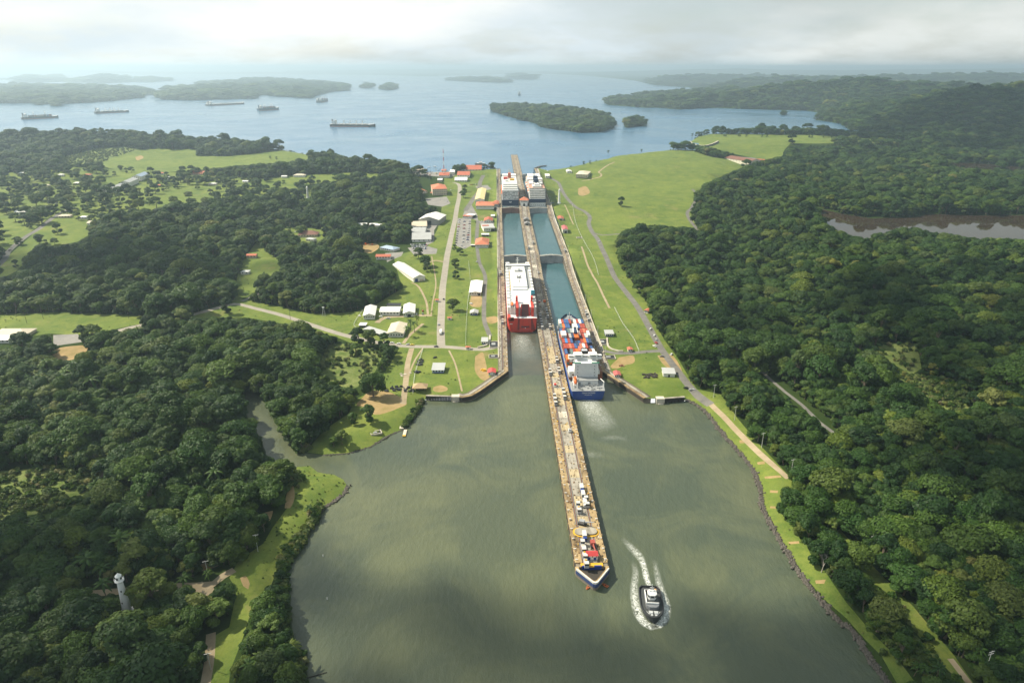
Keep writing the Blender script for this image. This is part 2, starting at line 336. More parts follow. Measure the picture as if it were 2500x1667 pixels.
# ---------------------------------------------------------------- what covers the land (outlines read off the photograph, put on the ground)
LAWN = {k: poly_g(v) for k, v in dict(
    lock_lawn=[(1040, 966), (1112, 968), (1152, 967), (1243, 903), (1236, 640), (1224, 480), (1212, 412), (1150, 415), (1085, 430), (1080, 500), (1068, 560), (1045, 600), (1010, 612), (960, 625), (975, 680), (985, 702), (920, 742), (868, 762), (760, 766), (700, 752), (640, 740), (575, 726), (560, 742), (470, 765), (480, 778), (600, 775), (720, 795), (830, 826), (880, 848), (945, 838), (975, 850), (945, 900), (915, 950), (868, 975), (850, 1010), (790, 1050), (765, 1080), (750, 1104), (787, 1109), (850, 1105), (905, 1089), (935, 1067), (960, 1056), (987, 1047), (1018, 1011)],
    roadside=[(-400, 772), (0, 767), (130, 763), (340, 770), (362, 776), (345, 790), (240, 812), (180, 818), (120, 814), (0, 832), (-400, 860)],
    slope=[(0, 642), (60, 590), (130, 532), (160, 522), (205, 545), (228, 560), (215, 575), (190, 590), (140, 600), (110, 602), (95, 594), (70, 622), (60, 642), (40, 662), (0, 682), (-250, 790), (-250, 730)],
    glade=[(590, 640), (625, 592), (642, 580), (645, 612), (692, 640), (682, 662), (652, 682), (645, 662), (625, 690), (640, 702), (610, 724), (575, 728), (572, 700)],
    peninsula=[(719, 1140), (757, 1137), (775, 1152), (790, 1155), (815, 1158), (838, 1170), (847, 1186), (839, 1203), (808, 1226), (777, 1242), (760, 1284), (729, 1307), (696, 1345), (680, 1383), (655, 1444), (610, 1500), (592, 1559), (562, 1636), (550, 1760), (500, 1760), (513, 1667), (524, 1551), (560, 1530), (578, 1440), (560, 1410), (582, 1368), (643, 1326), (666, 1287), (697, 1245), (719, 1215)],
    east_lawn=[(1314, 409), (1340, 414), (1365, 411), (1410, 401), (1450, 391), (1500, 381), (1560, 371), (1620, 366), (1690, 368), (1740, 385), (1850, 396), (1830, 406), (1790, 420), (1740, 440), (1720, 455), (1705, 470), (1695, 500), (1690, 530), (1702, 556), (1655, 556), (1600, 549), (1560, 553), (1520, 566), (1508, 590), (1515, 640), (1550, 700), (1580, 740), (1600, 790), (1622, 830), (1652, 870), (1682, 920), (1702, 950), (1760, 962), (1800, 1020), (1850, 1080), (1925, 1160), (1945, 1190), (1905, 1200), (1912, 1260), (1955, 1300), (1978, 1350), (2018, 1400), (2066, 1470), (2126, 1540), (2186, 1600), (2236, 1667), (2300, 1760), (2262, 1760), (2190, 1667), (2152, 1600), (2112, 1560), (2066, 1508), (2010, 1460), (1960, 1400), (1922, 1340), (1882, 1280), (1864, 1230), (1857, 1190), (1843, 1150), (1792, 1090), (1752, 1040), (1722, 1002), (1692, 985), (1672, 969), (1612, 972), (1572, 972), (1471, 903), (1440, 800), (1400, 690), (1372, 600), (1330, 480), (1318, 440)],
    dam=[(1685, 346), (1705, 334), (1732, 328), (1868, 329), (1983, 330), (2097, 337), (2228, 345), (2205, 352), (2080, 349), (1990, 351), (1930, 350), (1915, 366), (1910, 381), (1880, 391), (1850, 389), (1780, 373), (1755, 366), (1690, 353)],
    track=[(2050, 1290), (2120, 1370), (2230, 1480), (2330, 1600), (2400, 1700), (2380, 1700), (2300, 1620), (2200, 1500), (2100, 1390), (2035, 1300)],
    meadow=[(235, 402), (280, 381), (330, 366), (400, 363), (480, 366), (478, 381), (560, 382), (640, 373), (700, 366), (720, 372), (798, 385), (760, 391), (700, 396), (620, 403), (540, 411), (400, 421), (300, 419), (268, 411)]).items()}
PARK = {k: poly_g(v) for k, v in dict(
    village=[(-250, 440), (0, 425), (90, 412), (150, 407), (250, 412), (330, 418), (430, 422), (560, 430), (640, 436), (700, 430), (780, 425), (900, 420), (960, 430), (960, 445), (860, 450), (790, 460), (760, 480), (700, 495), (575, 490), (545, 502), (500, 516), (430, 518), (300, 545), (225, 560), (205, 545), (160, 520), (120, 532), (60, 580), (0, 620), (-250, 700)],
    village_yard=[(660, 560), (720, 555), (790, 560), (800, 585), (740, 600), (690, 590)]).items()}
SCRUB = {k: poly_g(v) for k, v in dict(
    reeds=[(-300, 1170), (0, 1150), (60, 1145), (150, 1140), (222, 1150), (214, 1200), (190, 1240), (120, 1250), (30, 1262), (0, 1270), (-300, 1300)],
    thicket=[(800, 842), (850, 838), (905, 850), (935, 868), (905, 930), (860, 950), (800, 935), (772, 900)],
    clearing=[(2130, 835), (2235, 838), (2245, 870), (2250, 900), (2225, 915), (2200, 900), (2165, 880)],
    hillside=[(140, 388), (240, 362), (300, 359), (335, 364), (235, 400), (160, 402)],
    ridge=[(2180, 910), (2330, 930), (2380, 990), (2330, 1010), (2240, 960)]).items()}
def road(px, w, step=9): return strip(smooth_line(poly_g(px), step), w)
ROADS = [road(p, w) for p, w in [
    ([(1108, 446), (1121, 452), (1121, 480), (1112, 530), (1102, 575), (1090, 635), (1081, 700), (1078, 760), (1076, 800), (1077, 844)], 8.2),
    ([(-120, 720), (0, 645), (22, 612), (60, 580), (100, 555), (140, 525), (165, 512)], 8),
    ([(215, 832), (270, 813), (340, 795), (420, 785), (470, 768), (520, 755), (572, 742), (620, 752), (690, 770), (760, 793), (830, 815), (900, 832), (960, 842), (1020, 846), (1077, 846), (1130, 850), (1180, 853), (1216, 846)], 7.5),
    ([(1340, 432), (1362, 445), (1372, 465), (1385, 485), (1405, 505), (1425, 515), (1440, 530), (1437, 545), (1445, 565), (1460, 585), (1472, 612), (1487, 645), (1503, 680), (1530, 715), (1557, 750), (1580, 790), (1602, 830), (1620, 860), (1650, 900), (1690, 950), (1735, 988)], 7.2),
    ([(1622, 856), (1580, 858), (1540, 862), (1500, 862), (1472, 856)], 6.5), ([(1446, 568), (1470, 574), (1500, 572), (1525, 570)], 5),
    ([(1690, 462), (1702, 478), (1690, 505), (1678, 520), (1690, 545), (1704, 562)], 6),
    ([(1180, 428), (1172, 445), (1170, 465), (1158, 482), (1146, 500), (1136, 515)], 9), ([(1167, 538), (1165, 560), (1163, 590)], 6),
    ([(1163, 590), (1168, 628), (1172, 645), (1184, 672), (1184, 700), (1182, 740), (1182, 780), (1190, 805), (1196, 820)], 5),
    ([(590, 735), (640, 712), (660, 690)], 4), ([(1795, 876), (1850, 900), (1880, 925), (1915, 955), (1960, 990), (2000, 1030), (2035, 1056)], 3.2)]]
def smooth_poly(px): return poly_g(px)
def rough_poly(w):
    c = smooth_line(np.vstack([w, w[:1]]), 3)[:-1]; return wiggle(np.vstack([c, c[:1]]), 4, .7, len(w))[:-1]
PAVED = [poly_g(p) for p in [
    [(1117, 533), (1150, 531), (1150, 600), (1135, 608), (1112, 600)], [(1150, 498), (1136, 510), (1130, 525), (1150, 533), (1168, 540), (1165, 524)],
    [(995, 605), (1040, 600), (1068, 608), (1065, 620), (1010, 622)], [(1045, 520), (1069, 520), (1072, 545), (1060, 562), (1060, 590), (1040, 600), (1040, 560)],
    [(130, 818), (190, 815), (200, 835), (130, 845)], [(1170, 540), (1205, 538), (1207, 555), (1175, 556)],
    [(1038, 485), (1090, 480), (1100, 497), (1080, 505), (1045, 500)], [(940, 618), (985, 615), (980, 625), (945, 640)], [(1160, 455), (1190, 452), (1200, 462), (1172, 468)], [(1000, 413), (1040, 411), (1106, 409), (1112, 428), (1100, 433), (1060, 431), (1000, 424)]]]
DIRT = [rough_poly(poly_g(p)) for p in [
    [(122, 860), (150, 848), (205, 843), (214, 852), (200, 868), (168, 880), (140, 878)], [(880, 975), (905, 955), (950, 957), (985, 975), (992, 988), (950, 1005), (915, 1012), (895, 995), (870, 990)],
    [(1160, 870), (1178, 860), (1185, 880), (1190, 905), (1195, 925), (1178, 928), (1160, 905)], [(1058, 945), (1075, 940), (1092, 946), (1090, 954), (1070, 957), (1056, 952)],
    [(695, 1240), (700, 1205), (716, 1185), (719, 1215), (708, 1240)], [(640, 1275), (648, 1250), (666, 1246), (660, 1268), (650, 1282)],
    [(480, 1385), (495, 1374), (530, 1372), (534, 1380), (505, 1390), (482, 1396)], [(1412, 460), (1430, 455), (1440, 470), (1425, 478), (1412, 475)],
    [(1180, 776), (1210, 772), (1215, 785), (1195, 790)], [(1150, 722), (1174, 722), (1174, 748), (1148, 746)], [(885, 596), (918, 595), (925, 605), (905, 618), (885, 612)],
    [(1512, 872), (1545, 868), (1548, 885), (1525, 892), (1505, 900), (1490, 895)], [(1605, 868), (1640, 866), (1665, 905), (1650, 910), (1620, 890)],
    [(586, 1410), (600, 1404), (610, 1425), (606, 1438), (594, 1430)], [(1848, 1128), (1866, 1125), (1868, 1132), (1850, 1134)], [(1866, 1163), (1905, 1160), (1908, 1165), (1868, 1168)], [(1880, 1196), (1900, 1197), (1898, 1203), (1880, 1202)],
    [(1880, 1235), (1900, 1236), (1898, 1242), (1880, 1240)], [(1925, 1322), (1950, 1320), (1952, 1326), (1926, 1328)], [(1990, 1416), (2016, 1414), (2012, 1424), (1992, 1424)], [(1805, 1075), (1830, 1072), (1832, 1078), (1806, 1082)], [(330, 384), (345, 380), (350, 386), (335, 392)]]]
PATHS = [wiggle(np.vstack([q, q[:1]]), 5, .28, 5)[:-1] for q in [road(p, w, 6) for p, w in [
    ([(1005, 850), (996, 885), (992, 920), (988, 955), (984, 985)], 5), ([(1735, 986), (1765, 1015), (1790, 1042), (1820, 1073), (1855, 1107), (1925, 1168)], 4.4),
    ([(178, 1452), (250, 1446), (330, 1439), (420, 1431), (480, 1429), (520, 1425), (545, 1405), (572, 1390)], 5), ([(480, 1429), (505, 1440), (513, 1465)], 7),
    ([(515, 1545), (512, 1600), (502, 1667), (485, 1740)], 4.5), ([(1420, 442), (1462, 433), (1468, 426), (1462, 420), (1480, 406), (1500, 396)], 4),
    ([(1378, 500), (1392, 530), (1400, 548)], 2), ([(1420, 602), (1432, 640), (1446, 670), (1458, 690), (1472, 720), (1488, 752)], 2.6), 
    ([(1033, 790), (1000, 818), (985, 838)], 3.5), ([(1005, 690), (1022, 700), (1040, 735), (1045, 770)], 2.5), ([(1046, 640), (1063, 636), (1085, 640)], 4), ([(1055, 770), (1020, 770), (985, 772), (940, 775), (920, 788)], 6),
    ([(1054, 625), (1064, 690), (1056, 740), (1052, 772)], 1.6), ([(1035, 845), (1010, 885), (990, 940)], 1.6), ([(1096, 855), (1112, 890), (1128, 955)], 1.6), ([(2320, 1607), (2370, 1672), (2430, 1760)], 3),
    ([(1400, 372), (1330, 381), (795, 384), (712, 366)][2:], 5), ([(1565, 700), (1560, 705)], 2)]]]
PATH_TAN = set(range(len(PATHS)))
# ---------------------------------------------------------------- one triangulation of everything, so all edges meet
DOM = np.array([(-900, 0), (1000, 0), (62000, 45000), (-62000, 45000)], float)
gx, gy = np.meshgrid(np.arange(-450, 2960, 17.), np.concatenate([np.arange(186, 246, 2.0), np.arange(246, 420, 3.2), np.arange(420, 1900, 13.)]))
gp = np.stack([gx.ravel(), gy.ravel()], 1)+rng.uniform(-4, 4, (gx.size, 2))*np.array([1, .2]); gp[:, 1] += 0
zz0 = np.where(gp[:, 1] < 420, 26., 8.)
pts = at(gp[:, 0], gp[:, 1], zz0)
pts = pts[inpoly(pts, DOM)]
more = rng.uniform((-50000, 200), (50000, 44500), (2500, 2)); more = more[inpoly(more, DOM)]
hx = np.stack([np.linspace(-55000, 55000, 160), np.full(160, 33500)], 1)
pts = np.vstack([pts, more, hx[inpoly(hx, DOM)]])
water_any = [LAKE, BASIN]
# thin the free points that fall on open water
wl = inpoly(pts, LAKE)
for p, _ in ISL: wl &= ~inpoly(pts, p)
keep = ~(wl | inpoly(pts, BASIN) | inpoly(pts, VOID)); keep |= rng.random(len(pts)) < .12
pts = pts[keep]
cv = [tuple(p) for p in pts]; ce = []
def ring(poly):
    b = len(cv); n = len(poly); cv.extend([tuple(p) for p in poly]); ce.extend([(b+i, b+(i+1) % n) for i in range(n)])
for p in [DOM, LAKE, BASIN, VOID, PONDW, RIVERW] + [p for p, _ in ISL] + list(LAWN.values()) + list(PARK.values()) + list(SCRUB.values()) + ROADS + PAVED + DIRT + PATHS: ring(p)
res = delaunay_2d_cdt([Vector(p) for p in cv], ce, [], 0, 1e-3)
cv2 = np.array([tuple(v) for v in res[0]]); ct = np.array([f for f in res[2] if len(f) == 3])
cen = cv2[ct].mean(1)
def any_in(P, L):
    c = np.zeros(len(P), bool)
    for p in L:
        lo, hi = np.min(p, 0), np.max(p, 0); k = np.where((P[:, 0] >= lo[0]) & (P[:, 0] <= hi[0]) & (P[:, 1] >= lo[1]) & (P[:, 1] <= hi[1]))[0]
        if len(k): c[k] |= inpoly(P[k], p)
    return c
isl_id = np.full(len(cen), -1)
for i, (p, _) in enumerate(ISL): isl_id[inpoly(cen, p)] = i
REG = np.full(len(cen), 'forest', dtype=object)
REG[any_in(cen, PARK.values())] = 'park'; REG[any_in(cen, LAWN.values())] = 'lawn'; REG[any_in(cen, SCRUB.values())] = 'scrub'
REG[any_in(cen, DIRT)] = 'dirt'; REG[any_in(cen, PATHS)] = 'path'; REG[any_in(cen, PAVED)] = 'paved'; REG[any_in(cen, ROADS)] = 'road'; REG[any_in(cen, [ROADS[0], ROADS[2]])] = 'old_road'
REG[inpoly(cen, PONDW)] = 'pond'; REG[inpoly(cen, RIVERW)] = 'river'; REG[inpoly(cen, BASIN)] = 'basin'
REG[inpoly(cen, LAKE)] = 'lake'; REG[isl_id >= 0] = 'island'; REG[inpoly(cen, VOID)] = 'void'; REG[~inpoly(cen, DOM)] = 'void'
gz = np.zeros(len(cv2))
used = np.zeros(len(cv2), bool); used[ct.ravel()] = True
gz = g(cv2)
def isl_h(P, i):
    p, h = ISL[i]; d = dist_line(P, p, True); w = np.sqrt(max(1., abs(np.sum(p[:, 0]*np.roll(p[:, 1], -1)-p[:, 1]*np.roll(p[:, 0], -1))/2)))
    n = .75+.45*np.sin(P[:, 0]/(w*.17)+i)*np.cos(P[:, 1]/(w*.2)+2*i)
    return LAKE_Z-.1+h*np.clip(sstep(d, 0, w*.33)*n+np.minimum(d/(w*.3), .25), 0, 1.3)
def sheet(name, sel, mat, z=None, smooth=True):
    t = ct[sel]; ids, inv = np.unique(t, return_inverse=True); inv = inv.reshape(-1, 3)
    h = gz[ids] if z is None else (z(cv2[ids]) if callable(z) else np.full(len(ids), z))
    a, b, c = cv2[ids][inv[:, 0]], cv2[ids][inv[:, 1]], cv2[ids][inv[:, 2]]
    flip = (b[:, 0]-a[:, 0])*(c[:, 1]-a[:, 1])-(b[:, 1]-a[:, 1])*(c[:, 0]-a[:, 0]) < 0
    inv[flip] = inv[flip][:, ::-1]
    me = bpy.data.meshes.new(name); me.from_pydata(np.column_stack([cv2[ids], h]).tolist(), [], inv.tolist())
    me.materials.append(mat); me.polygons.foreach_set('use_smooth', [smooth]*len(me.polygons)); me.update()
    o = link(name, me); o['kind'] = 'structure'; return o

# ---------------------------------------------------------------- ground materials
def m_grass():
    m = NT('grass')
    a = m.mix(m.ramp(m.noise(.012, 4), [(.35, 0), (.65, 1)]), (.066, .112, .020), (.126, .170, .030))
    b = m.mix(m.ramp(m.noise(.07, 5, rough=.65), [(.42, 0), (.68, .75)]), a, (.215, .235, .050))
    b = m.mix(m.ramp(m.noise(.035, 4, rough=.6), [(.52, 0), (.68, .75)]), b, (.050, .100, .016))
    st = m.noise(.35, 3, stretch=(1, .06, 1, .12))
    b = m.mix(m.ramp(st, [(.42, 0), (.70, .45)]), b, (.105, .135, .030))
    b = m.mix(m.ramp(m.noise(.30, 5, rough=.75), [(.50, 0), (.72, .6)]), b, (.045, .085, .016))
    b = m.mix(m.ramp(m.noise(.026, 6, rough=.7), [(.60, 0), (.72, .7)]), b, (.24, .19, .085))
    b = m.mix(m.ramp(m.noise(.9, 4, rough=.8), [(.45, 0), (.75, .5)]), b, (.17, .20, .05))
    return m.bsdf(b, .9, .1, bump=m.noise(1.1, 4, rough=.7), bstr=.5, bdist=.4)
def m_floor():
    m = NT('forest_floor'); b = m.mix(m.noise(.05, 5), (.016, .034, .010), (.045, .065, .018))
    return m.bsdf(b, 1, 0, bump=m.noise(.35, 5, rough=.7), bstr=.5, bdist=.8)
def m_scrub():
    m = NT('tall_grass'); b = m.mix(m.ramp(m.noise(.12, 6, rough=.7), [(.35, 0), (.65, 1)]), (.085, .130, .030), (.190, .215, .075))
    return m.bsdf(b, .95, .05, bump=m.noise(.5, 5, rough=.75), bstr=1, bdist=1.2)
def m_soil(c1, c2):
    m = NT('soil'); b = m.mix(m.ramp(m.noise(.1, 6, rough=.7), [(.3, 0), (.7, 1)]), c1, c2)
    return m.bsdf(b, .95, .1, bump=m.noise(.8, 4), bstr=.4, bdist=.2)
def m_road(c1, c2):
    m = NT('road_surface'); b = m.mix(m.ramp(m.noise(.09, 6, rough=.72), [(.3, 0), (.72, 1)]), c1, c2)
    b = m.mix(m.ramp(m.noise(.5, 3), [(.62, 0), (.7, .5)]), b, tuple(x*.55 for x in c1))
    return m.bsdf(b, .85, .2)
GRASS = m_grass(); FLOOR = m_floor(); SCRUBM = m_scrub(); SOIL = m_soil((.20, .16, .06), (.36, .25, .13)); SAND = m_soil((.24, .19, .115), (.36, .295, .20))
ASPH = m_road((.10, .098, .09), (.19, .18, .16)); OLDROAD = m_road((.24, .22, .18), (.33, .30, .25)); PAVE = m_road((.17, .165, .155), (.27, .255, .23))
tag(sheet('ground', np.isin(REG, ['forest', 'park']) & (cen[:, 1] < 1e9), FLOOR)) if False else None
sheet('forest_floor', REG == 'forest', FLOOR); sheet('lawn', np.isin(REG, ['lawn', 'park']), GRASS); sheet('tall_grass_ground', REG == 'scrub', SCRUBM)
sheet('bare_soil', REG == 'dirt', SOIL); sheet('path', REG == 'path', SAND); sheet('pavement', REG == 'paved', PAVE); sheet('road', REG == 'road', ASPH); sheet('main_road', REG == 'old_road', OLDROAD)
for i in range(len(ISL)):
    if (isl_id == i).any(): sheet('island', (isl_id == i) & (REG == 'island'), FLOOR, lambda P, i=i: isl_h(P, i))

# ---------------------------------------------------------------- water
def m_water(name, deep, silt, sizes, clear=.16, bump=(.35, .06), strx=None, silt_amt=.8, dist=(.6, 1.0)):
    m = NT(name); p = m.pos()
    s1 = m.ramp(m.noise(sizes[0], 5, rough=.6, dist=dist[0]), [(.42, 0), (.68, silt_amt)])
    s2 = m.ramp(m.noise(sizes[1], 6, rough=.65, dist=dist[1]), [(.45, 0), (.75, .6)])
    c = m.mix(s1, deep, silt); c = m.mix(s2, c, tuple(x*1.2 for x in silt))
    rip = m.noise(bump[0], 4, rough=.6, stretch=strx); fine = m.noise(bump[0]*4.5, 3, rough=.6)
    ad = m.n('ShaderNodeMath', operation='MULTIPLY_ADD'); m.l(fine, ad.inputs[0]); ad.inputs[1].default_value = .3; m.l(rip, ad.inputs[2])
    rz = m.ramp(m.noise(sizes[0]*2.2, 5, rough=.6, dist=1), [(.35, clear*.75), (.7, clear*1.5)])
    return m.bsdf(c, rz, .5, bump=ad.outputs[0], bstr=.35, bdist=bump[1], IOR=1.333)
M_BASIN = m_water('canal_water', (.058, .074, .050), (.120, .128, .064), (.0055, .016), bump=(.30, 1.7), strx=(1, .45, 1, .6), silt_amt=.6, dist=(.5, .8), clear=.11)
M_LANE = m_water('lock_water', (.035, .095, .110), (.055, .105, .110), (.02, .06), bump=(.3, .35), silt_amt=.5)
M_LOW = m_water('muddy_lock_water', (.055, .065, .050), (.085, .080, .055), (.02, .06), bump=(.3, .5))
M_LAKE = m_water('lake_water', (.050, .135, .235), (.085, .165, .240), (.0016, .006), bump=(.10, 1.6), clear=.2, strx=(1, .4, 1, .2))
M_POND = m_water('pond_water', (.030, .022, .015), (.045, .032, .020), (.01, .03), clear=.02, bump=(.15, .03))
sheet('canal_water', REG == 'basin', M_BASIN, 0.0); sheet('lake_water', REG == 'lake', M_LAKE, LAKE_Z)
sheet('pond_water', REG == 'pond', M_POND, POND_Z); sheet('river_water', REG == 'river', M_POND, POND_Z)
# ================================================================ trees
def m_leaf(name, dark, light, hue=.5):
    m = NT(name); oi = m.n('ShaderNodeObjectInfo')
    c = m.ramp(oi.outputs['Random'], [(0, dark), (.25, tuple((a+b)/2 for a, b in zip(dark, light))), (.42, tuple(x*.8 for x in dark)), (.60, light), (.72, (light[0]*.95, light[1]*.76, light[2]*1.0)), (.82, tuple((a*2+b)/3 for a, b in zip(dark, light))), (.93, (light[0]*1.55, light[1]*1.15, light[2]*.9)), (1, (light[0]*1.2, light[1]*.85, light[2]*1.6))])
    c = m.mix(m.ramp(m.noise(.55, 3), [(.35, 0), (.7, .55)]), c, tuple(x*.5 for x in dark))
    d = m.n('ShaderNodeBsdfPrincipled'); m.l(c, d.inputs['Base Color']); d.inputs['Roughness'].default_value = .6; d.inputs['Specular IOR Level'].default_value = .25
    t = m.n('ShaderNodeBsdfTranslucent'); m.l(m.mix(.5, c, (.10, .16, .01)), t.inputs[0])
    x = m.n('ShaderNodeMixShader'); x.inputs[0].default_value = .28
    m.l(d.outputs[0], x.inputs[1]); m.l(t.outputs[0], x.inputs[2]); m.l(x.outputs[0], m.out.inputs[0]); return m.mat
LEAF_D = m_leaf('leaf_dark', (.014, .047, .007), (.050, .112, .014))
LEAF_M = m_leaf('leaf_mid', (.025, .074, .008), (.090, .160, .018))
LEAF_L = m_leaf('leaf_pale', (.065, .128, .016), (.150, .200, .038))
BARK = NT('bark'); BARK = BARK.bsdf(BARK.mix(BARK.noise(2, 4), (.10, .075, .05), (.20, .17, .13)), .95, .1)
def quads(c, nrm, size, r, aspect=1.0):
    """leaf sprays: one small bent quad at each centre, facing nrm"""
    n = len(c); a = np.cross(nrm, r.normal(size=(n, 3))); a /= np.maximum(np.linalg.norm(a, axis=1), 1e-6)[:, None]
    b = np.cross(nrm, a); s = (size*r.uniform(.6, 1.25, n))[:, None]
    v = np.stack([c-a*s-b*s*.35*aspect, c+a*s*.3-b*s*aspect, c+a*s+b*s*.25*aspect, c-a*s*.2+b*s*aspect], 1).reshape(-1, 3)
    return v, np.arange(n*4).reshape(n, 4)
def crown_mesh(name, seed, R, Hb, Ht, nl, nleaf, leaf, flat, mat, skirt=True):
    """a crown from Hb to Ht, radius R: lobes of leaf sprays over a dome"""
    r = np.random.default_rng(seed); H = Ht-Hb
    cs, rs = [], []
    for i in range(nl):
        f = (i+.5)/nl; th = i*2.39996+r.uniform(-.4, .4); rad = R*math.sqrt(f)*r.uniform(.62, .84)
        top = Hb+H*(1-flat)*0.45+H*.5*(1-(rad/R)**2)*r.uniform(.8, 1.15)+flat*H*.35
        cs.append((rad*cos(th), rad*sin(th), top)); rs.append(R*r.uniform(.27, .43)*(1.15-.3*f))
    for i in range(max(4, nl//2) if skirt else 0):       # lower boughs, so that the crown reaches down
        th = i*2.39996*1.3+r.uniform(-.5, .5); rad = R*r.uniform(.50, .70); cs.append((rad*cos(th), rad*sin(th), Hb+H*r.uniform(.0, .30))); rs.append(R*r.uniform(.30, .40))
    nl = len(cs); cs = np.array(cs); rs = np.array(rs)
    w = rs**2/np.sum(rs**2); li = r.choice(nl, nleaf, p=w)
    d = r.normal(size=(nleaf, 3)); d[:, 2] = np.abs(d[:, 2])*1.1-.42; d /= np.linalg.norm(d, axis=1)[:, None]
    k = r.uniform(.78, 1.06, nleaf)[:, None]
    p = cs[li]+d*np.stack([rs[li], rs[li], rs[li]*(.78-.35*flat)], 1)*k
    p[:, 2] = np.maximum(p[:, 2], Hb*.35+r.uniform(0, 1, nleaf))
    nrm = d+r.normal(0, .38, (nleaf, 3)); nrm[:, 2] += .35; nrm /= np.linalg.norm(nrm, axis=1)[:, None]
    v, f = quads(p, nrm, np.full(nleaf, leaf), r)
    me = bpy.data.meshes.new(name); me.from_pydata(v.tolist(), [], f.tolist()); me.materials.append(mat); me.update()
    return me, cs
def trunk_mesh(name, cs, Hb, rad, seed=0, limbs=6, mat=None):
    r = random.Random(seed); b = MB(); lean = (r.uniform(-.6, .6), r.uniform(-.6, .6), Hb)
    b.cyl((0, 0, -.8), (lean[0]*.4, lean[1]*.4, Hb*.5), rad*1.25, rad*.9, 7, cap=False); b.cyl((lean[0]*.4, lean[1]*.4, Hb*.5), lean, rad*.9, rad*.65, 7, cap=False)
    for c in list(cs)[:limbs]: b.cyl(lean, (c[0]*.9, c[1]*.9, c[2]-.4), rad*.45, rad*.12, 5, cap=False)
    return b.mesh(name, mat or BARK)
def palm_meshes(seed, H, L, nf, mat):
    r = random.Random(seed); v = []; f = []
    for i in range(nf):
        th = i*2.39996+r.uniform(-.2, .2); el = 1.15-1.35*(i/nf)+r.uniform(-.12, .12); pr = None
        for k in range(6):
            t = k/5; x = L*t*cos(el*(1-.25*t)); z = H+L*(sin(el)*t-.62*t*t)
            wd = L*.13*(math.sin(pi*min(1, t*.93+.05))**.6)
            c = (x*cos(th), x*sin(th)); s = (-sin(th)*wd, cos(th)*wd)
            cur = [(c[0]+s[0], c[1]+s[1], z-wd*.45), (c[0], c[1], z), (c[0]-s[0], c[1]-s[1], z-wd*.45)]
            b = len(v); v += cur
            if pr is not None: f += [(pr, pr+1, b+1, b), (pr+1, pr+2, b+2, b+1)]
            pr = b
    me = bpy.data.meshes.new('palm_fronds'); me.from_pydata(v, [], f); me.materials.append(mat); me.update()
    b = MB(); b.cyl((0, 0, -.5), (.3, .2, H*.5), .28, .22, 6, cap=False); b.cyl((.3, .2, H*.5), (0, 0, H), .22, .17, 6, cap=False)
    return me, b.mesh('palm_trunk', BARK)
SPEC = [  # R, base of crown, top, lobes, leaves, leaf size, flatness, material, words
    (6.6, 3.2, 14.5, 13, 3600, .46, .15, LEAF_D, 'round dark green'), (7.8, 5.0, 13.5, 17, 4000, .46, .6, LEAF_M, 'broad flat-topped'),
    (5.6, 2.8, 13.5, 9, 3000, .45, .05, LEAF_D, 'narrow dark'), (8.8, 5.0, 15.5, 19, 4600, .48, .4, LEAF_M, 'tall spreading'),
    (6.2, 3.0, 12.5, 11, 3200, .46, .3, LEAF_L, 'pale green'), (4.8, 1.4, 9.5, 8, 2400, .42, .1, LEAF_M, 'low bushy'), (7.2, 3.4, 15.0, 15, 3800, .47, .3, LEAF_D, 'uneven dark')]
KIND = []
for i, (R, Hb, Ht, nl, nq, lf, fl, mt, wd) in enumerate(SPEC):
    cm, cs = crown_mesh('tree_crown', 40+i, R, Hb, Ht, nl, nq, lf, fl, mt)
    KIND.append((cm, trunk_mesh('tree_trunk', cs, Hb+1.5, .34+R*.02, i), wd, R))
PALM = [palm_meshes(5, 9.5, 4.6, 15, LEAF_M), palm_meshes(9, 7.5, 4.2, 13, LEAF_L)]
for cm, tm in PALM: KIND.append((cm, tm, 'feathery palm', 4))
def shrub_mesh(seed, mat, R=2.2, H=2.6):
    me, _ = crown_mesh('shrub', seed, R, .3, H, 6, 260, .5, .2, mat); return me
LEAF_S = m_leaf('leaf_scrub', (.085, .140, .030), (.175, .215, .065))
SHRUB = [shrub_mesh(1, LEAF_S), shrub_mesh(2, LEAF_M), shrub_mesh(3, LEAF_S, 1.6, 2.6)]

# ---- where trees stand
HARD = ROADS+PAVED+DIRT+PATHS
KEEP_OUT = []          # building plots, filled in below
def forest_mask(P, D):
    ok = inpoly(P, DOM)
    for p in (LAKE, BASIN, VOID, PONDW, RIVERW): ok &= ~inpoly(P, p)
    ok &= ~any_in(P, list(LAWN.values())+list(PARK.values())+list(SCRUB.values())+HARD+KEEP_OUT)
    return ok
PLOTS_PX = [[(940, 625), (1050, 690), (1050, 700), (985, 700), (930, 640)], [(1000, 545), (1080, 505), (1085, 545), (1070, 600), (1000, 610)], [(925, 590), (1000, 600), (1000, 625), (900, 640), (880, 600)], [(1020, 440), (1110, 440), (1100, 505), (1030, 500)],
            [(745, 450), (762, 450), (770, 490), (738, 490)], [(720, 560), (790, 560), (795, 590), (720, 592)], [(870, 540), (940, 540), (940, 556), (870, 556)], [(296, 1470), (332, 1470), (342, 1520), (292, 1520)], [(960, 600), (1000, 590), (1045, 605), (1040, 628), (985, 625)],
            [(-60, 812), (70, 808), (100, 832), (0, 850), (-80, 850)]]
for p in PLOTS_PX: KEEP_OUT.append(poly_g(p))
KEEP_OUT.append(strip(smooth_line(poly_g([(1795, 876), (1850, 900), (1880, 925), (1915, 955), (1960, 990), (2000, 1030), (2035, 1056)]), 9), 10))
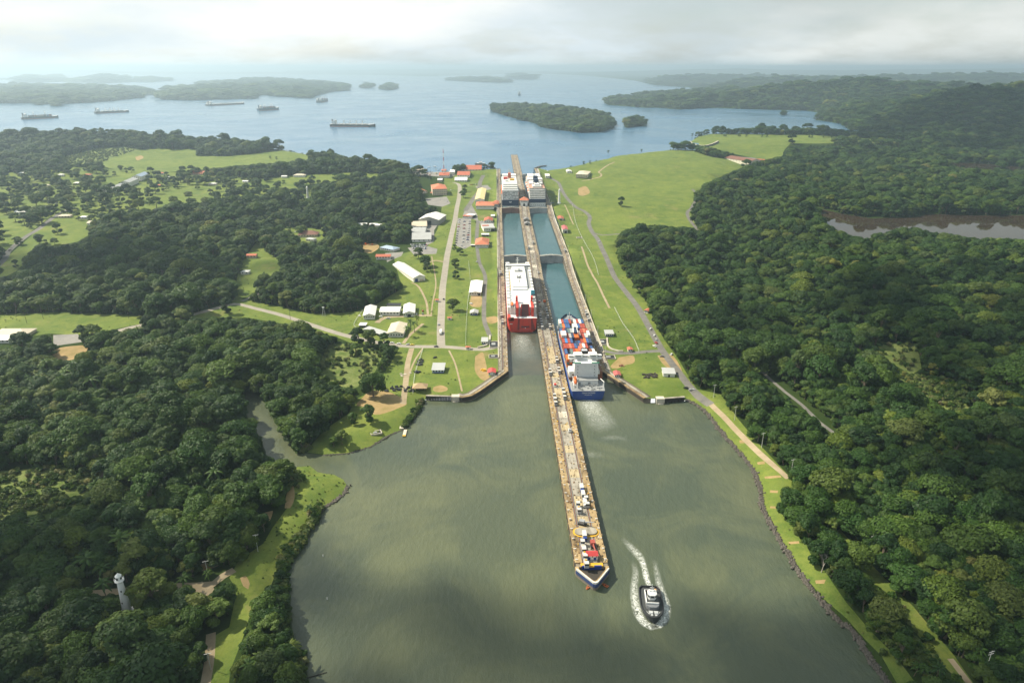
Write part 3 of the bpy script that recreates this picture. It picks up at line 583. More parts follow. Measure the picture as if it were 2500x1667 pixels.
bands = [(190, 480, 6.4, 1.0), (480, 900, 6.9, 1.0), (900, 1400, 8.4, 1.05), (1400, 2100, 10.0, 1.2), (2100, 3000, 14, 1.55), (3000, 4600, 21, 2.1), (4600, 7500, 36, 3.2), (7500, 13000, 75, 5.2)]
TP, TS = [], []
for d0, d1, sp, sc in bands:
    n = int(2*1.0*d1/sp)
    xs = np.arange(-d1*.95, d1*.95, sp); ys = np.arange(d0*.6, d1, sp)
    X, Y = np.meshgrid(xs, ys); P = np.stack([X.ravel(), Y.ravel()], 1)+rng.uniform(-.43, .43, (X.size, 2))*sp
    D = np.hypot(P[:, 0], P[:, 1]); P = P[(D >= d0) & (D < d1)]
    z = np.full(len(P), 15.); x, y, zc = px_of(np.column_stack([P, z])); P = P[(x > -190) & (x < 2690) & (y < 1860) & (zc > 10)]
    if d0 > 2500: P = P[P[:, 0] < 1.0e9]
    ok = forest_mask(P, None)
    if d0 < 1500:
        for o in ((2.6, 0), (-2.6, 0), (0, 2.6), (0, -2.6)):
            q = P+np.array(o); ok &= ~any_in(q, [BASIN, PONDW]+HARD+KEEP_OUT); ok &= ~inpoly(q, VOID)
    P = P[ok]
    TP.append(P); TS.append(np.full(len(P), sc))
TP = np.vstack(TP); TS = np.concatenate(TS); TZ = g(TP)
# islands carry their own woods
for i, (p, h) in enumerate(ISL):
    lo, hi = p.min(0), p.max(0); D = np.hypot(*p.mean(0))
    sp = max(9., D*.0042) if D < 15000 else 160; sc = sp/7.2
    if D > 20000: continue
    X, Y = np.meshgrid(np.arange(lo[0], hi[0], sp), np.arange(lo[1], hi[1], sp)); P = np.stack([X.ravel(), Y.ravel()], 1)+rng.uniform(-.4, .4, (X.size, 2))*sp
    P = P[inpoly(P, p)]
    if len(P): TP = np.vstack([TP, P]); TS = np.concatenate([TS, np.full(len(P), sc)]); TZ = np.concatenate([TZ, isl_h(P, i)])
# lower trees and saplings fill the gaps of the canopy
und = (TS < 1.3) & (rng.random(len(TP)) < .85); Q = TP[und]+rng.normal(0, 3.2, (und.sum(), 2)); okq = forest_mask(Q, None); Q = Q[okq]
TP = np.vstack([TP, Q]); TZ = np.concatenate([TZ, g(Q)]); UND = np.concatenate([np.zeros(len(TS), bool), np.ones(len(Q), bool)]); TS = np.concatenate([TS, TS[und][okq]])
nT = len(TP)
pale = np.sin(TP[:, 0]/61+1)*np.cos(TP[:, 1]/73)+.6*np.sin(TP[:, 0]/23+TP[:, 1]/31)
wts = rng.random(nT)+pale*.14
idx = np.select([wts < .20, wts < .42, wts < .55, wts < .70, wts < .80, wts < .86, wts < .93], [0, 6, 2, 3, 1, 7, 5], 4)
palmy = (np.sin(TP[:, 0]/45+.5)*np.sin(TP[:, 1]/52+1.1) > .45) & (rng.random(nT) < .38) & (TS < 1.3)
idx = np.where(palmy, 7, idx); idx = np.where((idx == 7) & (TS > 1.3), 0, idx)
TSZ = TS*np.where(UND, .62, 1)*rng.uniform(.58, 1.12, nT)*np.where(rng.random(nT) < .12, 1.55, 1); TSH = np.where(TS > 1.05, TS**-.62, 1)*rng.uniform(.85, 1.15, nT)
TROT = rng.uniform(0, 2*pi, nT)
# trees are kept low, or left out, where they would lean over open ground or water that lies clear behind them
OPEN = list(LAWN.values())+list(SCRUB.values())+[PONDW, RIVERW, BASIN]+ROADS+PAVED+DIRT+PATHS+KEEP_OUT
KH = np.array([s_[2] for s_ in SPEC]+[12.5, 10.5]); near_b = np.hypot(TP[:, 0], TP[:, 1]) < 3000
drop = np.zeros(nT, bool)
for f_ in (1, .62, .40):
    hh = KH[idx]*TSZ*TSH*.86*f_; a_ = hh/np.maximum(HC-TZ-hh, 20); bad = near_b & any_in(TP*(1+a_)[:, None], OPEN)
    vd = TP/np.maximum(np.hypot(TP[:, 0], TP[:, 1]), 1)[:, None]; pr = np.stack([vd[:, 1], -vd[:, 0]], 1)*(np.array([s_[0] for s_ in SPEC]+[3.5, 3.2])[idx]*TSZ*f_*.8)[:, None]; a2 = hh*.62; a2 = a2/np.maximum(HC-TZ-a2, 20)
    for q_ in (TP*(1+a2)[:, None]+pr, TP*(1+a2)[:, None]-pr): bad |= (np.hypot(TP[:, 0], TP[:, 1]) < 800) & any_in(q_, OPEN)
    if f_ == 1: fit = np.ones(nT); todo = bad
    else: fit[todo] = f_; todo = todo & bad
drop = todo
for fz in (.35, .65, .95):      # nothing grows across the lighthouse clearing's view line
    lx, ly, lz = px_of(np.column_stack([TP, TZ+KH[idx]*TSZ*TSH*fz])); rr_ = 24*TSZ
    drop |= (lx > 283-rr_*.4) & (lx < 330+rr_*.4) & (ly > 1395-rr_) & (ly < 1500) & (TP[:, 1] < 262)
    drop |= (lx > 741) & (lx < 763) & (ly > 452) & (ly < 486) & (np.hypot(TP[:, 0], TP[:, 1]) < 1330)
TSZ = TSZ*fit; idx = np.where((fit < 1) & (idx == 1), 5, idx)
kp = ~drop; TP, TS, TZ, idx, TSZ, TSH, TROT = TP[kp], TS[kp], TZ[kp], idx[kp], TSZ[kp], TSH[kp], TROT[kp]; nT = len(TP); WX, WY = rng.uniform(.78, 1.24, nT), rng.uniform(.78, 1.24, nT); TI = rng.normal(0, .09, (nT, 2))
x, y, zc = px_of(np.column_stack([TP, TZ+10])); D = np.hypot(TP[:, 0], TP[:, 1])
infr = (x > -20) & (x < 2520) & (y > 0) & (y < 1690)
order = np.argsort(np.where(infr, D, 1e9)); near = order[:215]
is_near = np.zeros(nT, bool); is_near[near] = True
def tree(k, x, y, z, s, sh, rot, label, group, name='forest_tree'):
    t = thing(name, label, 'palm tree' if k >= 7 else 'tree', (x, y, z-.1), rot, group)
    t.scale = (s, s, s*sh)
    link('palm_fronds' if k >= 7 else 'crown', KIND[k][0], t); link('trunk', KIND[k][1], t); return t
xn, yn, _ = px_of(np.column_stack([TP, TZ+8]))
def where(px, py, X):
    if X < 55:
        if abs(px-312) < 90 and 1380 < py < 1530: return 'close beside the tall white lighthouse'
        if py > 1590: return 'on the bottom edge left of the track' if px < 500 else 'at the bottom edge along the left shore'
        if px > 560: return 'between the left grass strip and the water' if py > 1400 else 'above the left grass strip'
        if py > 1500: return 'below the tall white lighthouse' if px < 420 else 'around the lower left track'
        if py > 1400: return 'left of the tall white lighthouse' if px < 250 else 'along the sandy lighthouse track'
        return 'at the left frame edge above the lighthouse' if px < 200 else 'behind the sandy lighthouse track' if py > 1280 else 'in the dense wood above the lighthouse'
    if py > 1540: return 'at the bottom right corner' if px > 2300 else 'on the bottom edge beside the right bank track'
    if px > 2300: return 'at the right frame edge low down' if py > 1300 else 'at the right frame edge halfway up'
    return 'along the grassy right bank' if px < 2120 else 'inside the lower right forest'
seen_l = {}
for i in near:
    w = KIND[idx[i]][2]; kd_ = 'palm' if idx[i] >= 7 else 'tree'; big = 'big ' if TSZ[i] > 1.2 else 'small ' if TSZ[i] < .8 else ''
    lb = f"{big}{w} {kd_} {where(xn[i], yn[i], TP[i, 0])}".replace('palm palm', 'palm')
    o_t = tree(int(idx[i]), TP[i, 0], TP[i, 1], TZ[i], TSZ[i], TSH[i], TROT[i], lb, 'trees of the near forest'); o_t.scale.x *= WX[i]; o_t.scale.y *= WY[i]; o_t.rotation_euler.x, o_t.rotation_euler.y = TI[i]
# ---- the rest of the forest: one object, trees set on its points
HID = bpy.data.collections.new('tree_kinds')
for i, (cm, tm, wd, R) in enumerate(KIND):
    v = np.zeros(len(cm.vertices)*3); cm.vertices.foreach_get('co', v)
    b = MB(); b.add([tuple(c) for c in v.reshape(-1, 3)], [tuple(p.vertices) for p in cm.polygons], 0)
    b.add([tuple(c.co) for c in tm.vertices], [tuple(p.vertices) for p in tm.polygons], 1)
    o = bpy.data.objects.new('kind_%02d' % i, b.mesh('kind', [cm.materials[0], BARK])); HID.objects.link(o)
for i, me in enumerate(SHRUB): HID.objects.link(bpy.data.objects.new('kind_%02d' % (20+i), me))
def scatter(name, P, idx, rot, scl, label, cat):
    me = bpy.data.meshes.new(name); me.from_pydata(P.tolist(), [], [])
    a = me.attributes.new('kind_i', 'INT', 'POINT'); a.data.foreach_set('value', idx.astype(np.int32))
    a = me.attributes.new('turn', 'FLOAT_VECTOR', 'POINT'); a.data.foreach_set('vector', rot.astype(np.float32).ravel())
    a = me.attributes.new('size3', 'FLOAT_VECTOR', 'POINT'); a.data.foreach_set('vector', scl.astype(np.float32).ravel())
    o = link(name, me); tag(o, label, cat, kind='stuff')
    ng = bpy.data.node_groups.new(name, 'GeometryNodeTree'); ng.interface.new_socket('Geometry', in_out='INPUT', socket_type='NodeSocketGeometry'); ng.interface.new_socket('Geometry', in_out='OUTPUT', socket_type='NodeSocketGeometry')
    N = ng.nodes.new; gi = N('NodeGroupInput'); go = N('NodeGroupOutput'); ci = N('GeometryNodeCollectionInfo'); ip = N('GeometryNodeInstanceOnPoints')
    ci.inputs['Collection'].default_value = HID; ci.inputs['Separate Children'].default_value = True; ci.inputs['Reset Children'].default_value = True
    ip.inputs['Pick Instance'].default_value = True
    def attr(nm, t):
        x = N('GeometryNodeInputNamedAttribute'); x.data_type = t; x.inputs['Name'].default_value = nm
        return [s for s in x.outputs if s.enabled and s.name == 'Attribute'][0]
    L = ng.links.new
    L(gi.outputs[0], ip.inputs['Points']); L(ci.outputs[0], ip.inputs['Instance']); L(attr('kind_i', 'INT'), ip.inputs['Instance Index'])
    L(attr('turn', 'FLOAT_VECTOR'), ip.inputs['Rotation']); L(attr('size3', 'FLOAT_VECTOR'), ip.inputs['Scale']); L(ip.outputs[0], go.inputs[0])
    md = o.modifiers.new('trees', 'NODES'); md.node_group = ng; return o
k = ~is_near
z0 = np.zeros(k.sum())
scatter('forest', np.column_stack([TP[k], TZ[k]-.2]), idx[k], np.column_stack([TI[k], TROT[k]]), np.column_stack([TSZ[k]*WX[k], TSZ[k]*WY[k], TSZ[k]*TSH[k]]), 'dense green tropical forest covering both banks, the hills and the islands', 'forest')
# ---- tall grass and bushes on the scrub patches and along the shores
SP = []
for k_, p in SCRUB.items():
    lo, hi = p.min(0), p.max(0); n = min(2600, int((hi[0]-lo[0])*(hi[1]-lo[1])/(13. if k_ in ('reeds', 'ridge') else 60.))); q = rng.uniform(lo, hi, (n, 2)); SP.append(q[inpoly(q, p)])
def along(L, n, off, sd, y0=0, y1=1e9):
    L = np.asarray(L); seg = np.hypot(*(L[1:]-L[:-1]).T); c = np.concatenate([[0], np.cumsum(seg)]); t = rng.uniform(0, c[-1], n)
    q = np.stack([np.interp(t, c, L[:, 0]), np.interp(t, c, L[:, 1])], 1)+rng.normal(0, sd, (n, 2)); q[:, 0] += off
    return q[(q[:, 1] > y0) & (q[:, 1] < y1)]
bank = poly_g([(838, 1206), (808, 1230), (782, 1245), (765, 1285), (735, 1325), (712, 1352), (694, 1383), (690, 1410), (695, 1440), (690, 1480), (680, 1520), (690, 1560), (712, 1600), (730, 1667)])
SP.append(along(bank[2:], 420, -.5, 1.8)); SP.append(along(bank[9:], 110, -3, 3))
SP.append(along(poly_g([(1032, 978), (1016, 1012), (985, 1046)]), 70, -.5, 1.0)); SP.append(along(poly_g([(745, 1100), (735, 1090), (725, 1080)]), 40, 0, 2.5)); SP.append(along(poly_g([(650, 1130), (690, 1150), (720, 1160), (700, 1210)]), 160, -2, 5))
SP.append(along(lakeW[-60:], 220, 0, 3)); SP.append(along(lakeE[:len(lakeE)//3], 160, 0, 4))
SP.append(along(poly_g([(2060, 1440), (2140, 1530), (2220, 1640)]), 200, 8, 5))
nb = sum(len(q) for q in SP)
for k_, cnt in (('east_lawn', 2600), ('lock_lawn', 1100), ('peninsula', 160), ('meadow', 500), ('dam', 300), ('roadside', 200), ('glade', 120)):      # tufts and weeds on the grass
    p = LAWN[k_]; q = rng.uniform(p.min(0), p.max(0), (cnt*4, 2)); q = q[inpoly(q, p)]; q = q[np.sin(q[:, 0]/21+q[:, 1]/47)+.8*np.sin(q[:, 1]/29-q[:, 0]/63)+rng.normal(0, .6, len(q)) > .55]; SP.append(q[:cnt])
SP = np.vstack(SP); small = np.arange(len(SP)) >= nb; kk = ~any_in(SP, [BASIN, LAKE, VOID]+HARD); SP = SP[kk]; small = small[kk]; n = len(SP)
s = np.where(small, rng.uniform(.10, .34, n), rng.uniform(.6, 1.35, n)); z0 = np.zeros(n)
scatter('bushes', np.column_stack([SP, g(SP)-.1]), rng.integers(len(KIND), len(KIND)+3, n), np.column_stack([z0, z0, rng.uniform(0, 6.28, n)]), np.column_stack([s, s, s]), 'tall pale grass and low bushes on clearings and shores', 'bushes')
print('trees', nT, 'bushes', n)
# ================================================================ the locks
def WZ(Y): return float(np.interp(Y, [0, 870, 945, 1205, 1275, 1590, 1650], [4.5, 4.6, 12., 12.2, 20., 20.2, 28.]))
def m_concrete(name, c1, c2, stain, sc=.25, st=(1, .25, 1)):
    m = NT(name); b = m.mix(m.ramp(m.noise(sc, 6, rough=.72), [(.3, 0), (.7, 1)]), c1, c2)
    b = m.mix(m.ramp(m.noise(sc*.35, 5, rough=.65, stretch=st), [(.48, 0), (.66, .8)]), b, stain)
    b = m.mix(m.ramp(m.noise(sc*4, 3), [(.58, 0), (.7, .5)]), b, tuple(x*.45 for x in c1))
    return m.bsdf(b, .92, .15, bump=m.noise(1.5, 4), bstr=.3, bdist=.1)
def m_tan():
    m = NT('tan_concrete'); p = m.n('ShaderNodeSeparateXYZ'); m.l(m.pos(), p.inputs[0]); mr_ = m.n('ShaderNodeMapRange'); m.l(p.outputs[1], mr_.inputs[0]); mr_.inputs[1].default_value = 520; mr_.inputs[2].default_value = 640
    def lay(c1, c2, st): 
        b = m.mix(m.ramp(m.noise(.4, 6, rough=.75), [(.3, 0), (.7, 1)]), c1, c2); b = m.mix(m.ramp(m.noise(.14, 5, rough=.7, stretch=(1, .3, 1)), [(.46, 0), (.64, .85)]), b, st); return m.mix(m.ramp(m.noise(1.7, 3), [(.55, 0), (.68, .6)]), b, tuple(x*.5 for x in c1))
    return m.bsdf(m.mix(mr_.outputs[0], lay((.27, .185, .09), (.43, .33, .18), (.12, .085, .05)), lay((.21, .175, .125), (.36, .30, .21), (.10, .085, .065))), .92, .15, bump=m.noise(1.5, 4), bstr=.3)
C_TAN = m_tan()
C_GREY = m_concrete('grey_concrete', (.26, .24, .20), (.37, .34, .28), (.13, .115, .09))
C_PALE = m_concrete('pale_concrete', (.46, .42, .34), (.58, .53, .44), (.25, .21, .15))
C_DARK = m_concrete('track_concrete', (.10, .085, .06), (.16, .14, .10), (.05, .045, .04))
C_WET = m_concrete('wet_concrete', (.15, .13, .10), (.24, .21, .16), (.05, .05, .04), st=(.4, .4, .15))
STEEL = paint((.30, .31, .32), .4, .4); RUST = paint((.22, .10, .055), .7, .5); WHITE = paint((.78, .78, .75), .5, .12); TIMBER = paint((.045, .038, .03), .9, .3)
BLUE = paint((.015, .045, .22), .45, .2); YELLOW = paint((.62, .36, .03), .5, .3); ORANGE = paint((.72, .16, .03), .5, .25); DARK = paint((.02, .022, .025), .5, .3); GLASS = paint((.02, .028, .035), .12, .05, .6)
REDP = paint((.48, .035, .025), .45, .2); SILVER = paint((.36, .37, .37), .4, .45); ROOFRED = paint((.44, .13, .075), .8, .35); TILE = paint((.50, .17, .09), .8, .35, scale=.25)
def span(mb, x0, x1, Y0, Y1, d0, d1, step=40, m=None):
    """a bar along the lock from Y0 to Y1 that follows the wall top; d0, d1 are heights relative to it (d0 may be absolute if < -50)"""
    br = [870, 945, 1205, 1275, 1590, 1650]; ys = sorted(set([Y0, Y1]+[b for b in br if Y0 < b < Y1]))
    for a, b in zip(ys[:-1], ys[1:]):
        za, zb = WZ(a), WZ(b); lo = lambda z: (-4. if d0 < -50 else z+d0)
        vs = [(x0, a, lo(za)), (x1, a, lo(za)), (x1, b, lo(zb)), (x0, b, lo(zb)), (x0, a, za+d1), (x1, a, za+d1), (x1, b, zb+d1), (x0, b, zb+d1)]
        mb.add(vs, [(4, 5, 6, 7), (0, 1, 5, 4), (1, 2, 6, 5), (2, 3, 7, 6), (3, 0, 4, 7)], m)
def one(fn, name, mat, parent): b = MB(); fn(b); return b.build(name, mat, parent)
def wall_parts(t, xa, xb, Y0, Y1, side):
    """body, fenders, copings and sunken tow tracks of one lock wall; side: -1 lane on the left, 1 lane on the right, 0 both"""
    one(lambda b: span(b, xa+.45*(side <= 0), xb-.45*(side >= 0), Y0, Y1, -99, -.5), 'wall_body', C_WET, t)
    x = xa; strips = []
    if side <= 0: strips += [(xa+.25, xa+2.0, .10, C_TAN, 'coping'), (xa+2.0, xa+4.4, -.02, C_TAN, 'deck_strip'), (xa+4.4, xa+6.0, -.38, C_DARK, 'tow_track')]
    if side >= 0: strips += [(xb-2.0, xb-.25, .10, C_TAN, 'coping'), (xb-4.4, xb-2.0, -.02, C_TAN, 'deck_strip'), (xb-6.0, xb-4.4, -.38, C_DARK, 'tow_track')]
    for x0, x1, dz, mt, nm in strips: one(lambda b: span(b, x0, x1, Y0+(0 if side else 3), Y1, -.9, dz), nm, mt, t)
    for x0, x1, dz, mt, nm in strips:
        if nm == 'tow_track':
            for f in (.15, .85): one(lambda b: span(b, x0+(x1-x0)*f-.09, x0+(x1-x0)*f+.09, Y0+6, Y1, -.4, -.12), 'rail', STEEL, t)
            one(lambda b: span(b, x0+.62, x0+.98, Y0+6, Y1, -.4, -.2), 'rack_rail', RUST, t)
    for s, xx in ((-1, xa), (1, xb)):
        if side == 0 or side == s: one(lambda b: span(b, *( (xx, xx+.45) if s < 0 else (xx-.45, xx)), Y0, Y1, -3.0, -.25), 'timber_fender', TIMBER, t)
panel_mats = [C_GREY, C_PALE, m_concrete('ochre_concrete', (.36, .29, .17), (.46, .39, .26), (.20, .15, .08)), C_GREY]
def panels(t, xa, xb, Y0, Y1, L=10.6, mats=None, seed=1):
    """the separate slabs of a wall top, with open joints"""
    r = random.Random(seed); meshes = {}; y = Y0
    while y+L < Y1:
        za, zb = WZ(y), WZ(y+L); mi = r.choice([0, 0, 1, 2, 2, 3] if y < 620 else [0, 0, 0, 1, 3]); key = (mi, round(zb-za, 2))
        if key not in meshes:
            b = MB(); dz = zb-za; w = xb-xa
            b.add([(0, .12, -.8), (w, .12, -.8), (w, L-.12, dz-.8), (0, L-.12, dz-.8), (0, .12, 0), (w, .12, 0), (w, L-.12, dz), (0, L-.12, dz)], [(4, 5, 6, 7), (0, 1, 5, 4), (1, 2, 6, 5), (2, 3, 7, 6), (3, 0, 4, 7)])
            b.box(w*.30, w*.36, .4, L-.4, max(dz, 0)*0+.0, .12) if dz < .1 else None
            b.box(w*.64, w*.70, .4, L-.4, .0, .12) if dz < .1 else None
            meshes[key] = b.mesh('deck_slab', (mats or panel_mats)[mi % len(mats or panel_mats)])
        link('deck_slab', meshes[key], t, loc=(xa, y, za+r.uniform(-.05, .03))); y += L
bitt = MB(); bitt.cyl((0, 0, 0), (0, 0, .75), .28, .2, 7); bitt.box(-.75, .75, -.16, .16, .62, .86); BITT = bitt.mesh('mooring_bitt', WHITE)
def bitts(t, x, Y0, Y1, step):
    y = Y0
    while y < Y1: link('mooring_bitt', BITT, t, loc=(x, y, WZ(y)+.08)); y += step
cw = thing('lock_wall', 'long tan centre wall between the two lock lanes, pointed at its near end', 'wall', (0, 0, 0))
wall_parts(cw, CX0-.4, CX1-.2, 303, 2018, 0); panels(cw, CX0+6.0-.1, CX1-6.2+.1, 306, 1640, seed=3)
one(lambda b: span(b, CX0+5.6, CX1-5.8, 1643, 2018, -.9, .02), 'deck_strip', C_TAN, cw)
bitts(cw, CX0+1.0, 308, 900, 9.2); bitts(cw, CX1-1.4, 308, 900, 9.2)
# piers of the approach wall seen as recesses
for s, xx in ((-1, CX0-.55), (1, CX1-.35)):
    b = MB(); 
    for y in np.arange(308, 560, 11.0): b.box(xx, xx+.5, y, y+1.2, -2, WZ(y)-.2)
    b.build('pilaster', C_TAN, cw)
# small fittings strewn along the walls: boxes, hatches, cleats, cable covers
def fittings(t, bands_, Y0, Y1, n, seed):
    r = random.Random(seed); cols_ = [C_TAN, C_DARK, paint((.16, .09, .04), .9, .4), C_PALE, YELLOW]
    for ci, mt in enumerate(cols_):
        b = MB()
        for k in range(n if ci < 3 else n//3):
            x0, x1 = r.choice(bands_); x, y = r.uniform(x0, x1), r.uniform(Y0, Y1); z = WZ(y); s_, q = r.uniform(.12, .55), r.uniform(.15, .8); b.box(x-s_, x+s_, y-q, y+q, z-.4, z+r.uniform(.08, .5))
        b.build('deck_fitting', mt, t)['kind'] = 'stuff'
fittings(cw, [(CX0+.6, CX0+4.2), (CX1-4.6, CX1-.8), (CX0+6.2, CX1-6.4)], 306, 1630, 620, 8)
# the pointed nose
def nose():
    xl, xr, xm = CX0-.4, CX1-.2, (CX0+CX1)/2-.2
    o = [(xl, 303), (xl+.3, 300.2), (xm-1.3, 289.6), (xm, 288.9), (xm+1.3, 289.6), (xr-.3, 300.2), (xr, 303)]
    MB().prism(o, -4, 2.6).build('nose_base', C_WET, cw)
    inn = [(xm+(x-xm)*.80, 303-(303-y)*.82) for x, y in o]
    b = MB()
    for i in range(len(o)-1):
        b.add([(*o[i], 2.6), (*o[i+1], 2.6), (*inn[i+1], 2.6), (*inn[i], 2.6), (*o[i], 4.5), (*o[i+1], 4.5), (*inn[i+1], 4.5), (*inn[i], 4.5)], [(4, 5, 6, 7), (0, 1, 5, 4), (2, 3, 7, 6), (1, 2, 6, 5), (3, 0, 4, 7)])
    b.build('nose_rim', C_TAN, cw)
    b = MB()
    for i in range(1, len(o)-2):
        p = [(xm+(x-xm)*1.015, 303-(303-y)*1.02) for x, y in (o[i], o[i+1])]; q = [(xm+(x-xm)*.945, 303-(303-y)*.95) for x, y in (o[i], o[i+1])]
        b.add([(*p[0], 4.4), (*p[1], 4.4), (*q[1], 4.4), (*q[0], 4.4), (*p[0], 5.5), (*p[1], 5.5), (*q[1], 5.5), (*q[0], 5.5)], [(4, 5, 6, 7), (0, 1, 5, 4), (2, 3, 7, 6), (1, 2, 6, 5), (3, 0, 4, 7)])
    b.build('white_parapet', paint((.62, .61, .56), .7, .5), cw)
    b = MB()
    for i in range(1, len(o)-2):
        p = [(xm+(x-xm)*1.03, 303-(303-y)*1.035) for x, y in (o[i], o[i+1])]
        b.add([(*p[0], 2.2), (*p[1], 2.2), (*p[1], 4.3), (*p[0], 4.3), (*o[i], 2.2), (*o[i+1], 2.2), (*o[i+1], 4.3), (*o[i], 4.3)], [(0, 1, 2, 3), (3, 2, 6, 7), (0, 4, 5, 1)])
    b.build('blue_band', paint((.03, .055, .16), .7, .5), cw)
    MB().prism([(xm+(x-xm)*.78, 303-(303-y)*.80) for x, y in o], 2.6, 2.7).build('dark_pit', TIMBER, cw)
    MB().box(xm-5.6, xm+5.2, 302.2, 303, 2.7, 5.2).build('blue_bulkhead', BLUE, cw)
    b = MB(); b.box(xm-6.2, xm+6.2, 303, 305.4, 4.0, 4.75); b.box(xm-1.8, xm+1.0, 301.9, 303.0, 4.6, 5.5); b.build('yellow_sill', YELLOW, cw)
nose()
lw = thing('lock_wall', 'grey side wall with a pale railing along the lawn, left of the left lane', 'wall')
wall_parts(lw, LX0, LX1, MOUTH, LAKE_END, 1); one(lambda b: span(b, .9, 3.4, MOUTH, LAKE_END, -.9, 0), 'deck_strip', C_GREY, lw); one(lambda b: span(b, .0, .9, MOUTH+30, LAKE_END-2, -.9, .75), 'white_kerb', C_PALE, lw)
rw = thing('lock_wall', 'brown side wall right of the right lane, beside the open lawn', 'wall')
wall_parts(rw, RX0, RX1, MOUTH, LAKE_END, -1); one(lambda b: span(b, RX1-3.5, RX1-.9, MOUTH, LAKE_END, -.9, 0), 'deck_strip', C_GREY, rw); one(lambda b: span(b, RX1-.9, RX1, MOUTH+40, LAKE_END-2, -.9, .6), 'white_kerb', C_PALE, rw)
fittings(lw, [(1, 3.3), (LX1-4.3, LX1-.5)], 575, 1640, 260, 9); fittings(rw, [(RX1-3.3, RX1-1), (RX0+.5, RX0+4.3)], 575, 1640, 260, 10)
bitts(lw, LX1-1.1, 575, 1100, 11); bitts(rw, RX0+1.1, 575, 1100, 11)
panels(lw, 3.4, 3.45, 10, 11) if False else None
# wing walls at the sea end and training walls at the lake end
def poly_wall(name, label, line, w, z0, z1, mat, side):
    t = thing(name, label, 'wall'); L = np.asarray(line)
    S = strip(L, 1); n = len(L); tg = np.gradient(L, axis=0); tg /= np.hypot(tg[:, 0], tg[:, 1])[:, None]; nr = np.stack([-tg[:, 1], tg[:, 0]], 1)*side
    def seg(b, o0, o1, za, zb):
        for i in range(n-1):
            p = [L[i]+nr[i]*o0, L[i+1]+nr[i+1]*o0, L[i+1]+nr[i+1]*o1, L[i]+nr[i]*o1]
            b.add([(*q, za) for q in p]+[(*q, zb) for q in p], [(4, 5, 6, 7), (7, 6, 5, 4)][:1]+[(0, 1, 5, 4), (1, 2, 6, 5), (2, 3, 7, 6), (3, 0, 4, 7)])
    one(lambda b: seg(b, 0, w, z0, z1-.4), 'wall_body', C_WET, t); one(lambda b: seg(b, -.1, 2.2, z1-.4, z1+.15), 'coping', C_TAN, t)
    one(lambda b: seg(b, 2.2, 2.9, z1-.4, z1-.25), 'rail_slot', C_DARK, t); one(lambda b: seg(b, 2.9, w*.72, z1-.4, z1+.02), 'deck_strip', mat, t); one(lambda b: seg(b, w*.72, w, z1-.4, z1-.1), 'rail_slot', C_DARK, t)
    one(lambda b: seg(b, -.4, -.1, z1-3.4, z1-.6), 'timber_fender', TIMBER, t); return t
wl = smooth_line(wingL[:3], 6); poly_wall('wing_wall', 'slanting wing wall that flares left from the left lane mouth', np.vstack([[LX1, MOUTH+.5], wl[1:]]), 7.5, -4, 4.4, C_GREY, -1)
wr = smooth_line(wingR[:2], 6); poly_wall('wing_wall', 'slanting wing wall that flares right from the right lane mouth', np.vstack([[RX0, MOUTH+.5], wr[1:]]), 7.5, -4, 4.4, C_GREY, 1)
def pile_wall(label, a, b, z1):
    t = thing('sheet_pile_wall', label, 'wall'); a, b = np.array(a), np.array(b); d = (b-a); Ln = np.hypot(*d); d /= Ln; nn = np.array([-d[1], d[0]]); mb = MB(); k = int(Ln/1.1)
    for i in range(k):
        p = a+d*(i+.05)*Ln/k; q = a+d*(i+.75)*Ln/k; s = .5 if i % 2 else 0
        mb.prism([tuple(p-nn*(.2+s)), tuple(q-nn*(.2+s)), tuple(q+nn*.8), tuple(p+nn*.8)], -4, z1-.3)
    mb.build('pile_face', TIMBER, t); MB().prism([tuple(a-nn*.9), tuple(b-nn*.9), tuple(b+nn*1.2), tuple(a+nn*1.2)], z1-.3, z1+.1).build('cap_beam', C_GREY, t)
pile_wall('dark sheet pile wall along the lawn edge left of the pale end block', wingL[3], wingL[2]-np.array([1, 0]), 4.2)
pile_wall('dark sheet pile wall along the lawn edge right of the canal', wingR[2]+np.array([2, 0]), wingR[3], 4.2)
for nm, p in (('left', wingL[2]), ('right', wingR[2])):
    b = MB(); b.prism([(p[0]-3.4, p[1]-2), (p[0]+3.4, p[1]-2), (p[0]+3.4, p[1]+3), (p[0]-3.4, p[1]+3)], -4, 4.7); b.box(p[0]-2.2, p[0]+2.2, p[1]-3.4, p[1]-2, -4, .8)
    tag(b.build('concrete_block', C_PALE), f'pale concrete block at the end of the {nm} wing wall', 'wall end')
def jetty(label, pts, w, z, mat=TIMBER):
    t = thing('jetty', label, 'jetty'); b = MB(); b.ribbon([(*p, z) for p in pts], w); b.ribbon([(*p, z-1.0) for p in reversed(pts)], w); b.build('deck', mat, t); b = MB()
    for p, q in zip(pts[:-1], pts[1:]):
        for k in range(7):
            u = Vector(p).lerp(Vector(q), (k+.5)/7); b.cyl((u.x, u.y, z-6), (u.x, u.y, z+.6), .7, n=6)
    b.build('pile', mat, t)
e = at(np.array([1208., 1192., 1185., 1160.]), np.array([411., 406., 403., 402.]), 27.); jetty('dark timber approach jetty at the lake end of the left lock wall', [tuple(p) for p in e], 7, 28)
e = at(np.array([1306., 1318., 1334.]), np.array([412., 407., 405.]), 27.); jetty('dark timber approach jetty at the lake end of the right lock wall', [tuple(p) for p in e], 7, 28)
